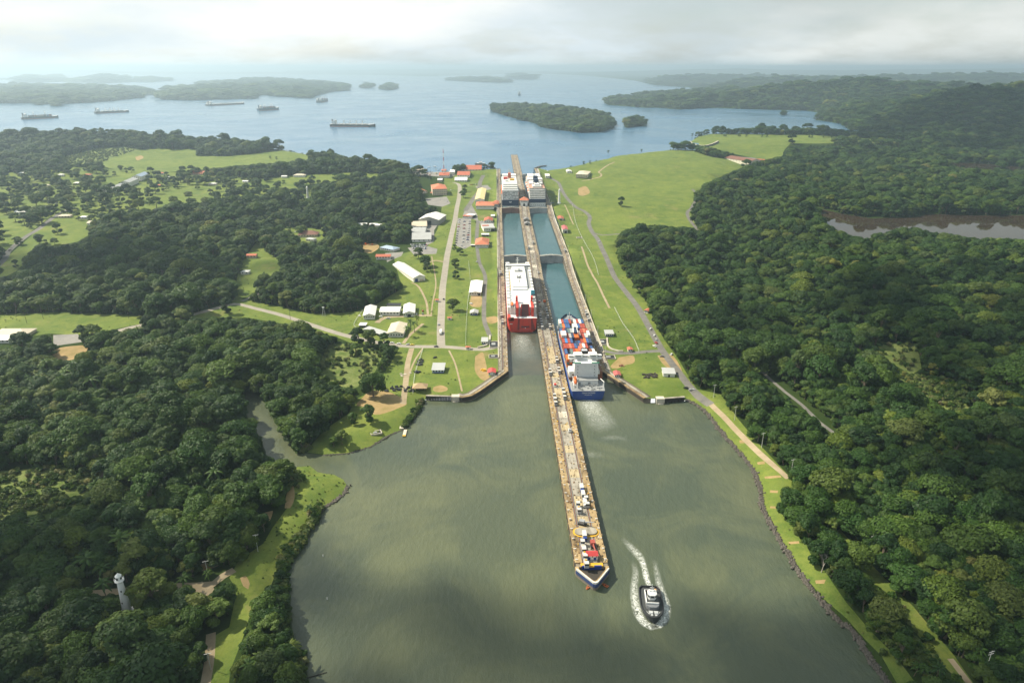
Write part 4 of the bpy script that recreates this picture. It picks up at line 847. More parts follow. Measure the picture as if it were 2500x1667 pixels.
# lane water and gates
def lane_water(name, x0, x1, y0, y1, z, mat): b = MB(); b.add([(x0, y0, z), (x1, y0, z), (x1, y1, z), (x0, y1, z)], [(0, 1, 2, 3)]); o = b.build(name, mat); o['kind'] = 'structure'
for x0, x1, mt in ((LX1-.5, CX0+.5, M_LOW), (CX1-.5, RX0+.5, M_LANE)):
    lane_water('lock_water', x0, x1, MOUTH-.2, 950, .004, mt); lane_water('lock_water', x0, x1, 950, 1270, 8.9, M_LANE); lane_water('lock_water', x0, x1, 1270, 1636, 17.4, M_LANE); lane_water('lock_water', x0, x1, 1636, LAKE_END+.2, 26.004, M_LAKE)
def gate(label, x0, x1, y, z0, z1, mat):
    t = thing('lock_gate', label, 'lock gate', ((x0+x1)/2, y, z0)); w = (x1-x0)/2; d = w*.36; h = z1-z0
    for s in (-1, 1):
        b = MB(); lf = [(s*w, 0), (0, d), (0, d+2), (s*w, 2)]
        b.prism(lf if s < 0 else lf[::-1], 0, h, cap0=False); leaf = b.build('gate_leaf', mat, t)
        b = MB()
        for k in range(1, 5): b.prism([(s*w, -.25), (0, d-.25), (0, d+.05), (s*w, .05)][::1 if s < 0 else -1], h*k/5-.2, h*k/5+.2, cap0=True)
        b.build('gate_rib', mat, leaf)
        b = MB(); b.prism([(s*w, -.5), (0, d-.5), (0, d+2.4), (s*w, 2.4)][::1 if s < 0 else -1], h+.02, h+.25); b.build('walkway', C_PALE, leaf)
        b = MB()
        for o in (-.4, 2.3):
            for zz in (.7, 1.2): b.cyl((s*w, o, h+zz), (0, d+o, h+zz), .06, n=4)
            for k in range(9): b.cyl((s*w*(1-k/8), d*k/8+o, h+.2), (s*w*(1-k/8), d*k/8+o, h+1.2), .06, n=4)
        b.build('handrail', WHITE, leaf)
GATEG = m_concrete('gate_steel', (.33, .34, .34), (.42, .43, .42), (.22, .22, .21), sc=.4, st=(1, 1, .3)); GATER = m_concrete('gate_rust', (.24, .13, .10), (.31, .17, .13), (.13, .10, .09), sc=.4, st=(1, 1, .3))
gate('closed grey mitre gate behind the red ship in the left lane', LX1, CX0, 946, -2, 11.2, GATEG); gate('closed grey mitre gate across the middle of the right lane', CX1, RX0, 946, -2, 11.2, GATEG)
gate('closed rusty brown mitre gate below the dark stern in the left lane', LX1, CX0, 1264, 6, 19.2, GATER); gate('closed grey mitre gate below the white stern in the right lane', CX1, RX0, 1262, 6, 19.0, GATEG)
gate('closed grey lake end gate of the left lane', LX1, CX0, 1632, 15, 27.2, GATEG); gate('closed grey lake end gate of the right lane', CX1, RX0, 1632, 15, 27.2, GATEG)

# ---- lock locomotives
def make_loco():
    t = thing('lock_locomotive', 'x', 'locomotive'); b = MB(); b.box(-1.25, 1.25, -4.6, 4.6, .45, 1.5); b.box(-.95, .95, -2.2, 2.2, 1.5, 2.2); b.build('body', SILVER, t)
    b = MB(); b.box(-1.27, 1.27, -2.0, 2.0, 1.0, 1.42); b.build('red_stripe', REDP, t)
    for y0 in (-4.5, 2.3):
        b = MB(); b.prism([(-1.2, y0), (1.2, y0), (1.2, y0+2.2), (-1.2, y0+2.2)], 1.5, 3.5, s1=.9); c = b.build('cab', SILVER, t)
        b = MB(); b.prism([(-1.22, y0-.03), (1.22, y0-.03), (1.22, y0+2.23), (-1.22, y0+2.23)], 2.2, 3.0, s1=.955); b.build('cab_window', GLASS, c)
        b = MB(); b.box(-1.25, 1.25, y0-.1, y0+2.3, 3.5, 3.65); b.build('cab_roof', paint((.5, .5, .48), .5, .4), c)
    b = MB()
    for y in (-3.4, 3.4):
        for x in (-.7, .7): b.cyl((x-.12, y, .4), (x+.12, y, .4), .42, n=8)
    b.build('wheel', DARK, t); b = MB(); b.cyl((-.5, 0, 2.2), (.5, 0, 2.2), .75, n=10); b.build('winch_drum', YELLOW, t); return t
LOCO = make_loco(); _lfirst = [True]
def loco(X, px, py, label):
    y = float(at(px, py, WZ(at(px, py, 5)[1])+1)[1]); z = WZ(y); o = LOCO if _lfirst[0] else copy_tree(LOCO); _lfirst[0] = False
    o.location = (X, y, z-.15); o['label'] = label; o['group'] = 'silver lock locomotives on the tow tracks'; return o
TL, TR = CX0+4.8, CX1-5.4   # the centre wall's tow tracks
TLL, TRR = LX1-5.2, RX0+5.2
loco(TL+1, 1421, 1336, 'silver lock locomotive third in the short train beside the red roofed hut'); loco(TL+1, 1423, 1352, 'silver lock locomotive second in the short train beside the red roofed hut'); loco(TL+1, 1425, 1371, 'silver lock locomotive nearest the pointed end of the centre wall')
loco(TR, 1437, 1227, 'silver lock locomotive right of the white van above the turntable'); loco(TL+2.6, 1420, 1241, 'silver lock locomotive left of the white van above the turntable')
for X, px, py, lb in [(TL, 1323, 772, 'silver lock locomotive on the left centre track by the red stern'), (TR, 1338, 772, 'silver lock locomotive on the right centre track level with the red stern'), (TR, 1337, 760, 'silver lock locomotive behind another on the right centre track'),
    (TL, 1320, 786, 'silver lock locomotive just below the red ship quarter'), (TL, 1327, 799, 'silver lock locomotive on the left centre track below the red stern'), (TR, 1344, 799, 'silver lock locomotive on the right centre track below the red stern'),
    (TL, 1346, 910, 'silver lock locomotive on the left centre track beside the container ship'), (TR, 1363, 906, 'silver lock locomotive on the right centre track close to the blue hull'), (TR, 1354, 880, 'silver lock locomotive on the right centre track by the orange containers'),
    (TR, 1379, 958, 'silver lock locomotive on the right centre track beside the blue stern'), (TR, 1381, 968, 'silver lock locomotive coupled below another beside the blue stern'), (TL, 1359, 972, 'silver lock locomotive on the left centre track level with the blue stern'), (TL, 1361, 982, 'silver lock locomotive below the one level with the blue stern'),
    (TLL, 1228, 667, 'silver lock locomotive on the left wall beside the white deck'), (TLL, 1226, 771, 'silver lock locomotive on the left wall near the orange lifeboat'), (TLL+1, 1234, 787, 'silver lock locomotive on the left wall by the red stern'),
    (TRR, 1425, 766, 'silver lock locomotive on the right wall ahead of the blue bow'), (TRR, 1428, 780, 'silver lock locomotive on the right wall at the blue bow'), (TR, 1303, 594, 'silver lock locomotive on the right centre track beside the upper chamber'), (TL, 1297, 606, 'silver lock locomotive on the left centre track above the middle gates'), (TRR, 1388, 613, 'silver lock locomotive on the right wall above the middle gates')]: loco(X, px, py, lb)
# ---- things on the centre wall
def top(px, py): y = at(px, py, WZ(at(px, py, 5)[1])); return float(y[0]), float(y[1]), WZ(float(y[1]))
tt = thing('turntable', 'grey oval turntable deck in a yellow ring on the centre wall', 'turntable', (51.2, 332.6, 4.5))
def stad(w, d, n=10): return [(w/2-d/2+d/2*cos(a), d/2*sin(a)) for a in np.linspace(-pi/2, pi/2, n)]+[(-w/2+d/2+d/2*cos(a), d/2*sin(a)) for a in np.linspace(pi/2, 1.5*pi, n)]
MB().prism(stad(15.5, 8.8), -.3, .35).build('yellow_ring', YELLOW, tt); k = MB().prism(stad(13.4, 6.6), .35, 1.1).build('deck_plate', C_GREY, tt); k.rotation_euler = (0, 0, radians(4))
hut = thing('track_hut', 'white hut with a red roof and blue base on the centre wall', 'hut', (51.8, 309.6, 4.5))
MB().box(-2.9, 2.9, -1.6, 2.4, 0, 2.9).build('wall', WHITE, hut); b = MB(); b.add([(-3.3, -1.9, 2.9), (3.3, -1.9, 2.9), (3.3, 2.9, 2.9), (-3.3, 2.9, 2.9), (-3.3, .5, 4.0), (3.3, .5, 4.0)], [(0, 1, 5, 4), (2, 3, 4, 5), (1, 2, 5), (3, 0, 4)]); b.build('roof', paint((.42, .04, .04), .6, .3), hut)
for x in (-1.9, 1.5): MB().box(x-.8, x+.8, -1.66, -1.6, .1, 1.9).build('door', BLUE, hut)
for x in (-2.2, 0, 2.2): MB().box(x-.4, x+.4, -1.65, -1.6, 2.0, 2.6).build('window', GLASS, hut)
OLDW = paint((.55, .55, .52), .5, .35)
def van(x, y, z, rz, label, body=OLDW, L=7.2, cabm=BLUE, group='white trucks on the centre wall'):
    t = thing('truck', label, 'truck', (x, y, z), rz, group); MB().box(-1.15, 1.15, -L/2+2.1, L/2, .7, 3.0).build('cargo_box', body, t)
    b = MB(); b.prism([(-1.1, -L/2), (1.1, -L/2), (1.1, -L/2+2), (-1.1, -L/2+2)], .6, 2.4, s1=.88); c = b.build('cab', cabm, t); MB().box(-.95, .95, -L/2+.02, -L/2+.12, 1.5, 2.2).build('windscreen', GLASS, c)
    for yy in (-L/2+1.1, L/2-1.4):
        b = MB(); b.cyl((-1.1, yy, .45), (1.1, yy, .45), .45, n=9); b.build('wheel', DARK, t)
    return t
for px, py, lb, cm in [(1427, 1313, 'white truck with a blue cab just below the turntable', BLUE), (1420, 1196, 'white truck with a blue cab, topmost of three in line above the turntable', BLUE), (1424, 1213, 'white truck with a black cab, middle of three in line above the turntable', DARK), (1428, 1232, 'long white truck, lowest of three in line above the turntable', WHITE)]:
    x, y, z = top(px, py); van(min(max(x, 48.5), 54.5), y, z+.05, 0, lb, cabm=cm)
def trackcar(px, py, label, c1=WHITE, c2=REDP, L=5, W_=2.3, H=2.6):
    x, y, z = top(px, py); t = thing('track_wagon', label, 'wagon', (x, y, z)); MB().box(-W_/2, W_/2, -L/2, L/2, .5, H*.6).build('body', c1, t); MB().box(-W_/2+.1, W_/2-.1, -L/2+.3, L*.05, H*.6, H).build('cabin', c2, t); MB().box(-W_/2+.2, W_/2-.2, -L/2+.2, L/2-.2, .0, .5).build('bogie', DARK, t)
trackcar(1355, 942, 'white and red track wagon between the rails below the container ship'); trackcar(1391, 1053, 'small white wagon alone on the bare centre wall', WHITE, SILVER, 4); trackcar(1329, 737, 'orange track machine on the centre wall beside the red ship', ORANGE, ORANGE, 6, 3); trackcar(1317, 738, 'red and white striped wagon beside the red ship', REDP, WHITE, 4)
trackcar(1332, 652+57, 'dark trolley with a pale rim on the centre wall', DARK, SILVER, 4, 3, 1.4); trackcar(1315, 667, 'small white wagon beside the white deck', WHITE, SILVER, 3.5)
def crane(px, py, label, col, arm, rz):
    x, y, z = top(px, py); t = thing('rail_crane', label, 'crane', (x, y, z), rz); MB().box(-1.5, 1.5, -2.6, 2.6, .4, 1.3).build('base', DARK, t); MB().box(-1.3, 1.3, -1.2, 2.0, 1.3, 3.0).build('cab', col, t)
    b = MB(); b.cyl((0, -1, 2.2), (0, -1-arm, 3.4), .45, .25, 5); b.cyl((-.6, -1, 1.6), (0, -1-arm*.8, 3.0), .15, .12, 4); b.build('arm', col, t)
crane(1422, 1280, 'grey rail crane lying just above the turntable', STEEL, 6, 1.2); crane(1447, 1332, 'red rail crane with a long arm above the red roofed hut', paint((.32, .07, .05), .6, .4), 9, .05)
for i, (px, py, rz, lb) in enumerate([(1436, 1432, .95, 'orange rimmed rowing boat left of the wall nose'), (1478, 1428, -.75, 'orange rimmed rowing boat right of the wall nose')]):
    x, y = at(px, py, .4); t = thing('rowing_boat', lb, 'rowing boat', (x, y, .05), rz+pi/2, 'rowing boats at the wall nose')
    o = [(-.75, -1.6), (.75, -1.6), (.85, .4), (.45, 1.7), (0, 2.1), (-.45, 1.7), (-.85, .4)]; b = MB(); b.prism([(a*.7, c*.9) for a, c in o], -.1, .55, s1=1.25); b.build('hull', ORANGE, t); MB().prism([(a*.72, c*.9) for a, c in o], .5, .57).build('inside', TIMBER, t)
    for yy in (-.8, .5): MB().box(-.65, .65, yy-.15, yy+.15, .56, .64).build('thwart', ORANGE, t)
# control house on the centre wall
def hip(mb, x0, x1, y0, y1, z, h, ov=.8, m=None):
    x0 -= ov; x1 += ov; y0 -= ov; y1 += ov; w, d = x1-x0, y1-y0
    if w >= d: a, b_ = (x0+d/2, (y0+y1)/2), (x1-d/2, (y0+y1)/2); fs = [(0, 1, 5, 4), (1, 2, 5), (2, 3, 4, 5), (3, 0, 4)]
    else: a, b_ = ((x0+x1)/2, y0+w/2), ((x0+x1)/2, y1-w/2); fs = [(0, 1, 4), (1, 2, 5, 4), (2, 3, 5), (3, 0, 4, 5)]
    mb.add([(x0, y0, z), (x1, y0, z), (x1, y1, z), (x0, y1, z), (*a, z+h), (*b_, z+h)], fs+[(3, 2, 1, 0)], m)
ch = thing('control_house', 'white control house with a tiled hip roof on the centre wall between the ships', 'control house', (51.2, 1276, 20.1))
MB().box(-6.2, 6.2, 0, 17, 0, 6.2).build('wall', WHITE, ch); MB().box(-7.4, 7.4, 1.0, 18, 6.5, 10.6).build('upper_wall', WHITE, ch); MB().box(-8, 8, .4, 18.6, 6.2, 6.5).build('cornice', C_PALE, ch)
b = MB(); hip(b, -7.4, 7.4, 1.0, 18, 10.6, 5.2, 1.2); b.build('roof', TILE, ch); b = MB(); b.box(-1.8, 1.8, -.1, 0, 0, 3.2); b.cyl((0, -.1, 3.2), (0, 0, 3.2), 1.8, n=14); b.build('door', DARK, ch)
for k in range(6): MB().box(-6.4+k*2.2, -5.0+k*2.2, .92, 1.0, 7.5, 9.6).build('window', GLASS, ch)
for k in range(5):
    for s in (-1, 1): MB().box(s*7.4-.04, s*7.4+.04, 3+k*3, 4.6+k*3, 7.5, 9.6).build('window', GLASS, ch)
for i, (py, lb) in enumerate([(534, 'grey gabled machine house on the centre wall, the farther of two'), (549, 'grey gabled machine house on the centre wall, the nearer of two')]):
    x, y, z = top(1289, py); t = thing('machine_house', lb, 'hut', (51.3, y, z), 0, 'machine houses on the centre wall'); MB().box(-4.6, 4.6, -6, 6, 0, 3.4).build('wall', C_GREY, t); b = MB(); b.add([(-5, -6.4, 3.4), (5, -6.4, 3.4), (5, 6.4, 3.4), (-5, 6.4, 3.4), (0, -6.4, 5.4), (0, 6.4, 5.4)], [(0, 4, 5, 3), (4, 1, 2, 5), (0, 1, 4), (2, 3, 5)]); b.build('roof', paint((.20, .20, .20), .7, .3), t); MB().box(-1.5, 1.5, -6.08, -6, 0, 2.6).build('door', DARK, t)
# lamp posts along the walls
lamp = MB(); lamp.cyl((0, 0, 0), (0, 0, 9.5), .16, .1, 5); lampm = lamp.mesh('pole', WHITE); lh = MB(); lh.box(-.9, .9, -.2, .2, 9.45, 9.7); lhm = lh.mesh('lamp_head', SILVER)
for (x, lbl, ys) in ((LX0+.4, 'slim white lamp post on the outer edge of the left lock wall', np.arange(600, 1700, 52)), ((CX0+CX1)/2+.2, 'slim white lamp post in the middle of the centre wall', np.arange(620, 1950, 60)), (RX1-.4, 'slim white lamp post on the outer edge of the right lock wall', np.arange(600, 1700, 52))):
    for y in ys:
        if x == 51.45 and 1240 < y < 1330: continue
        t = thing('lamp_post', lbl, 'lamp post', (x, y, WZ(y)+.1), 0, 'lamp posts along the lock walls'); link('pole', lampm, t); link('lamp_head', lhm, t)
# ================================================================ ships
def hull(b, st, zk=-1.5):
    """st: (y, half width at the water, half width at the deck, deck height), from stern to bow"""
    n = len(st); vs = []
    for y, a, c, z in st: vs += [(-a, y, zk), (-(a*.35+c*.65), y, z*.45), (-c, y, z), (c, y, z), (a*.35+c*.65, y, z*.45), (a, y, zk)]
    fs = []
    for i in range(n-1):
        p, q = 6*i, 6*i+6
        for k in range(5):
            if k != 2: fs.append((p+k, p+k+1, q+k+1, q+k))
    fs.append((5, 4, 3, 2, 1, 0)); e = 6*(n-1); fs.append((e, e+1, e+2, e+3, e+4, e+5))
    b.add(vs, [f[::-1] for f in fs]); return b
def deck(b, st, dz=0.02, inset=.0):
    n = len(st); vs = []
    for y, a, c, z in st: vs += [(-max(c-inset, .05), y, z+dz), (max(c-inset, .05), y, z+dz)]
    b.add(vs, [(2*i, 2*i+1, 2*i+3, 2*i+2) for i in range(n-1)]); return b
def text(s, parent, loc, size, mat, rot=(pi/2, 0, 0), name='lettering'):
    c = bpy.data.curves.new(name, 'FONT'); c.body = s; c.size = size; c.align_x = 'CENTER'; c.align_y = 'CENTER'; c.extrude = .02; c.materials.append(mat)
    o = bpy.data.objects.new('tmp', c); dg = bpy.context.evaluated_depsgraph_get(); COL.objects.link(o); dg.update(); me = bpy.data.meshes.new_from_object(o.evaluated_get(dg)); bpy.data.objects.remove(o)
    return link(name, me, parent, loc, rot)
def handrail(b, pts, h=1.1, step=3.0):
    for p, q in zip(pts[:-1], pts[1:]):
        p, q = Vector(p), Vector(q); k = max(1, int((q-p).length/step))
        for zz in (h*.5, h): b.cyl(p+Vector((0, 0, zz)), q+Vector((0, 0, zz)), .06, n=4, cap=False)
        for i in range(k+1): u = p.lerp(q, i/k); b.cyl(u, u+Vector((0, 0, h)), .06, n=4, cap=False)
GREYD = paint((.26, .27, .27), .7, .35); PALEG = paint((.66, .67, .66), .5, .35, scale=.3); OFFW = paint((.72, .71, .66), .5, .3, scale=.3); NAVY = paint((.012, .03, .075), .4, .15); HULLB = paint((.012, .055, .27), .4, .15)
HULLK = paint((.03, .035, .04), .5, .3)
def hull_paint(c, streak, name):
    m = NT(name); b = m.mix(m.ramp(m.noise(.5, 5, rough=.7, stretch=(1, 1, .10)), [(.50, 0), (.72, .65)]), c, streak); b = m.mix(m.ramp(m.noise(.07, 4), [(.4, 0), (.7, .35)]), b, tuple(x*.6+.03 for x in c)); return m.bsdf(b, .5, .35)
HULLR = hull_paint((.56, .045, .026), (.20, .05, .03), 'red_hull'); HULLB = hull_paint((.014, .055, .25), (.05, .07, .12), 'blue_hull'); MAROON = paint((.075, .022, .02), .6, .4); GREEN = paint((.03, .16, .10), .6, .2); BROWN = paint((.16, .07, .04), .7, .4); TEAL = paint((.03, .20, .26), .5, .2)
# ---------------- the blue container ship
cs = thing('container_ship', 'blue container ship loaded with coloured boxes entering the right lane', 'container ship', (75.7, 515, 0))
st = [(0, 11.2, 13.8, 8.2), (4, 13.2, 14.4, 8.2), (16, 14.5, 14.5, 8.2), (120, 14.5, 14.5, 8.2), (140, 12.2, 14.2, 8.6), (156, 7.5, 12.2, 9.6), (168, 3.2, 8.2, 10.6), (175, .9, 4.2, 11.4), (178, .2, 1.0, 11.8)]
hull(MB(), st).build('hull', HULLB, cs); deck(MB(), st).build('main_deck', GREYD, cs)
b = MB()
for i in range(4, len(st)-1):
    for s in (-1, 1):
        (y0, _, c0, z0), (y1, _, c1, z1) = st[i], st[i+1]; b.add([(s*c0, y0, z0), (s*c1, y1, z1), (s*c1, y1, z1+2.2), (s*c0, y0, z0+2.2), (s*(c0-.3), y0, z0), (s*(c1-.3), y1, z1), (s*(c1-.3), y1, z1+2.2), (s*(c0-.3), y0, z0+2.2)], [(0, 1, 2, 3), (7, 6, 5, 4), (3, 2, 6, 7)])
b.build('bow_bulwark', NAVY, cs)
b = MB(); b.cyl((0, 162, 10), (0, 162, 21), .5, .3, 7); b.cyl((-2.2, 160, 10), (0, 162, 17), .3, .2, 5); b.cyl((2.2, 160, 10), (0, 162, 17), .3, .2, 5); b.box(-2.4, 2.4, 161.6, 162.4, 16.4, 17); b.build('foremast', PALEG, cs)
b = MB()
for x in (-5, 5, -2.5, 2.5): b.box(x-.9, x+.9, 164, 166.4, 10.3, 11.9)
b.build('windlass', GREYD, cs)
b = MB(); b.box(-9.2, 9.2, 19, 33, 8.2, 25.2); b.build('deckhouse', PALEG, cs)
b = MB(); b.box(-9.6, 9.6, 12, 19, 8.2, 12.2); b.build('aft_house', PALEG, cs); MB().box(-9.8, 9.8, 11.6, 19, 12.2, 12.4).build('aft_house_roof', GREYD, cs)
for k in range(4): MB().box(-7.5+k*4.2, -5.2+k*4.2, 11.9, 12, 8.4, 10.8).build('door', OFFW if k % 2 else GREYD, cs)
for s in (-1, 1):
    for k in range(5): MB().box(s*9.2-(.0 if s > 0 else 1.2), s*9.2+(1.2 if s > 0 else 0), 19.2, 32, 9.6+k*3.1, 9.8+k*3.1).build('side_gallery', WHITE, cs)
    for k in range(5): MB().box(s*7.2-.35, s*7.2+.35, 18.93, 19, 10.4+k*2.9, 11.2+k*2.9).build('window', GLASS, cs)
MB().box(-14.4, 14.4, 28, 32.5, 25.2, 26.0).build('bridge_wing', WHITE, cs); br = MB().box(-14.4, 14.4, 29, 32, 26, 28.2).build('bridge', WHITE, cs); MB().box(-14.2, 14.2, 28.94, 29, 26.9, 27.8).build('bridge_window', GLASS, br)
for s in (-1, 1): MB().box(s*8-3.3, s*8+3.3, 19, 21, 25.2, 25.45).build('green_deck', GREEN, cs)
for s in (-1, 1): MB().box(s*6.4-3.6, s*6.4+3.6, 25, 31.5, 28.2, 30.6).build('wheelhouse_top', WHITE, cs); MB().box(s*6.4-2.4, s*6.4+2.4, 24.93, 25, 28.8, 29.6).build('window', GLASS, cs)
fn = MB(); fn.prism([(-2.6, 33), (2.6, 33), (2.6, 42), (-2.6, 42)], 8.2, 30, s1=.95); fn = fn.build('funnel', DARK, cs); b = MB(); b.cyl((-.9, 38, 30), (-.9, 38, 32.4), .6, n=8); b.cyl((.9, 38, 30), (.9, 38, 32.4), .6, n=8); b.build('exhaust_pipe', GREYD, fn); MB().box(-2.4, 2.4, 34, 37, 30.3, 30.9).build('funnel_cap', PALEG, fn)
b = MB(); b.cyl((-11.6, 6, 9), (-11.6, 16, 15), .25, n=5); b.cyl((-8.6, 6, 9), (-8.6, 16, 15), .25, n=5); b.cyl((-11.6, 6, 8.2), (-11.6, 6, 13), .3, n=5); b.cyl((-8.6, 6, 8.2), (-8.6, 6, 13), .3, n=5); b.build('lifeboat_frame', WHITE, cs)
b = MB(); b.ball((0, 0, 0), 1.5, 10, 8, sz=1); lb = b.build('lifeboat', ORANGE, cs, loc=(-10.1, 10.6, 13.2), rot=(radians(28), 0, 0), scale=(1, 2.9, 1)); MB().box(-.9, .9, .2, .9, .9, 1.9).build('lifeboat_cab', ORANGE, lb)
b = MB(); r = random.Random(3)
for k in range(26): x = r.uniform(-12.5, 12.5); y = r.uniform(1.2, 10); s = r.uniform(.3, .8); b.box(x-s, x+s, y-s*.7, y+s*.7, 8.2, 8.2+r.uniform(.6, 1.6))
b.build('mooring_gear', GREYD, cs)
b = MB()
for s in (-1, 1): b.box(s*13.2-.3, s*13.2+.3, 3, 3.8, 8.2, 15.2); b.cyl((s*13.2, 3.4, 15), (s*11.6, 12, 13.8), .3, n=5)
b.build('stern_crane', WHITE, cs); b = MB(); handrail(b, [(-13.6, .2, 8.2), (13.6, .2, 8.2)], 1.2); b.build('stern_rail', WHITE, cs)
for x in (-9.7, 9.7): MB().box(x-.5, x+.5, 19.1, 20.2, 8.2, 25).build('vent_trunk', WHITE, cs)
text('TEAM EXPRESS', cs, (0, -.5, 6.6), 1.75, OFFW, (pi/2-.12, 0, 0)); text('MONROVIA', cs, (0, -.35, 4.7), 1.2, OFFW, (pi/2-.12, 0, 0))
# its boxes: (colour letter per stack from the left, tiers) in rows behind the bow
CC = {'r': ('rusty red', (.33, .055, .03)), 'o': ('orange', (.66, .15, .025)), 'b': ('blue', (.04, .10, .25)), 'w': ('white', (.72, .71, .66)), 'g': ('grey green', (.11, .17, .16)), 'k': ('dark blue', (.03, .05, .10)), 'n': ('brown', (.20, .085, .045)), 's': ('sky blue', (.05, .21, .48)), 'e': ('grey', (.36, .37, .36)), 'c': ('coral', (.56, .15, .085))}
def box_mesh(col):
    L, w, h = 12.0, 2.40, 2.55; b = MB(); ribs = 8; vs = []
    b.box(-w/2+.06, w/2-.06, -L/2+.05, L/2-.05, .04, h-.04)
    for x in (-w/2, w/2-.12):
        for y in (-L/2, L/2-.14): b.box(x, x+.12, y, y+.14, 0, h)
    for zz in (0, h-.12):
        for x in (-w/2, w/2-.1): b.box(x, x+.1, -L/2, L/2, zz, zz+.12)
        for y in (-L/2, L/2-.1): b.box(-w/2, w/2, y, y+.1, zz, zz+.12)
    for k in range(1, ribs): b.box(-w/2, w/2, -L/2+L*k/ribs-.07, -L/2+L*k/ribs+.07, .1, h-.05)
    for k in range(4): b.cyl((-w*.36+w*.24*k, -L/2-.02, .15), (-w*.36+w*.24*k, -L/2-.02, h-.15), .035, n=4)
    return b.mesh('shipping_container', paint(col, .6, .4, scale=.9))
CM = {k: box_mesh(c) for k, (_, c) in CC.items()}
rowsC = [(146, 'wrbbrnwrwb', '3333323333', 10), (132.6, 'gobbkwwbrr', '3333233333', 10), (119.2, 'brkgewwwrcr', '33333332333', 11), (105.8, 'wwrekookrew', '44333332334', 11), (92.4, 'rsrbkkbrobk', '33332223333', 11), (79, 'rrcrbkcwrnb', '33333333322', 11), (65.6, 'bkgrocrw.nw', '32333433.33', 11), (52.2, 'ow.rb....ww', '33.22....33', 11)]
ordn = ['first', 'second', 'third', 'fourth', 'fifth', 'sixth', 'seventh', 'eighth', 'ninth', 'tenth', 'eleventh']
rc = random.Random(11)
def put_box(k, x, y, z, label):
    o = link('shipping_container', CM[k], None, (75.7+x, 515+y, z)); o.rotation_euler.z = rc.uniform(-.004, .004); tag(o, label, 'container', 'containers on the blue ship')
for ri, (yc, cols, tiers, n) in enumerate(rowsC):
    for si, (c, tn) in enumerate(zip(cols, tiers)):
        if c == '.': continue
        x = (si-(len(cols)-1)/2)*2.55; tn = int(tn)
        for t in range(max(0, tn-3), tn):
            cc = c if t == tn-1 else rc.choice('rrobkcneg'); tier = {0: 'on top', 1: 'next to top', 2: 'third from top'}[tn-1-t]
            put_box(cc, x, yc, 9.4+t*2.6, f'{CC[cc][0]} container, {ordn[ri]} row from bow, {ordn[si]} stack from left, {tier}')
for sd_, xs, col in (('left', (-13.2, -10.65), 'wwnr'), ('right', (10.75, 13.2), 'wnnr')):
    for i, x in enumerate(xs):
        for t in range(3): c = col[(2-t+i) % 4] if t < 2 else col[i]; put_box(c, x, 26, 9.4+t*2.6, f'{CC[c][0]} container beside the deckhouse, {sd_} {"outer" if (x < -12 or x > 12) else "inner"} stack, {["lowest", "middle", "on top"][t]}')
b = MB()
for y in [139.3, 125.9, 112.5, 99.1, 85.7, 72.3, 58.9]: b.box(-14, 14, y-.4, y+.4, 8.2, 11.5)
b.build('lashing_bridge', GREYD, cs); MB().box(-13.8, 13.8, 45, 153, 8.25, 9.35).build('hatch_cover', GREYD, cs)
b = MB(); b.box(-.9, .9, 109, 111, 9, 24); b.build('crane_post', NAVY, cs); MB().box(-1.1, 1.1, 98, 110, 21.6, 23.4).build('crane_jib', NAVY, cs)
# ---------------- the red ro-ro ship
rs = thing('car_carrier', 'red and white vehicle carrier with a folded stern ramp in the left lane', 'cargo ship', (26.0, 675, 0))
st = [(0, 10.5, 15.2, 15.5), (3, 13.2, 15.6, 15.5), (14, 15.6, 15.6, 15.5), (150, 15.6, 15.6, 15.5), (172, 13.5, 15.5, 15.5), (186, 8, 14.0, 15.5), (196, 2.0, 9.0, 16)]
hull(MB(), st).build('hull', HULLR, rs); deck(MB(), st).build('main_deck', PALEG, rs)
b = MB(); b.prism([(-15.3, 13), (15.3, 13), (15.3, 180), (12.0, 188), (-12.0, 188), (-15.3, 180)], 15.5, 23.5); b.build('superstructure', OFFW, rs)
b = MB(); b.prism([(-15.4, -.05), (-12.2, -.05), (-12.2, 13), (-15.4, 13)], 14, 15.6); b.build('stern_corner', HULLR, rs)
up_ = MB(); up_.prism([(-9.0, 78), (8.4, 78), (8.4, 152), (-9.0, 152)], 23.5, 26.3); up_.build('raised_deck', WHITE, rs); MB().box(-9.1, 8.5, 72, 78, 23.5, 25.0).build('deck_step', PALEG, rs)
MB().box(-15.0, 15.0, 13, 72, 23.5, 23.62).build('aft_deck', PALEG, rs); MB().box(9.6, 14.2, 80, 158, 23.5, 23.65).build('deck_gutter', GREYD, rs)
MB().box(-14.4, -9.6, 60, 172, 23.5, 23.66).build('side_deck', PALEG, rs); MB().box(-11.2, -10.6, 70, 150, 23.66, 23.9).build('yellow_walkway', YELLOW, rs)
b = MB(); b.box(-15.4, 15.4, 160, 164, 23.5, 28.6); b.box(-8, 8, 152, 160, 23.5, 27.0); br = b.build('bridge', WHITE, rs); MB().box(-15.2, 15.2, 159.94, 160, 26.6, 27.9).build('bridge_window', GLASS, br); MB().box(-7, 7, 163.9, 172, 23.5, 26.6).build('forward_house', OFFW, rs)
b = MB(); b.box(-4.8, 4.8, 138, 144, 26.3, 27.6); b.build('funnel_base', GREYD, rs); b = MB(); b.cyl((0, 141, 26.3), (0, 141, 30.4), 2.0, 1.8, 12); b.build('funnel', WHITE, rs)
b = MB(); r = random.Random(4)
for k in range(16): x = r.uniform(-3, 3); y = r.uniform(110, 120); b.box(x-.7, x+.7, y-.6, y+.6, 26.3, 27.2)
b.box(-.25, .25, 92, 110, 26.3, 26.8); b.box(-2.6, 2.6, 97, 98, 26.3, 26.7); b.build('deck_machinery', GREYD, rs)
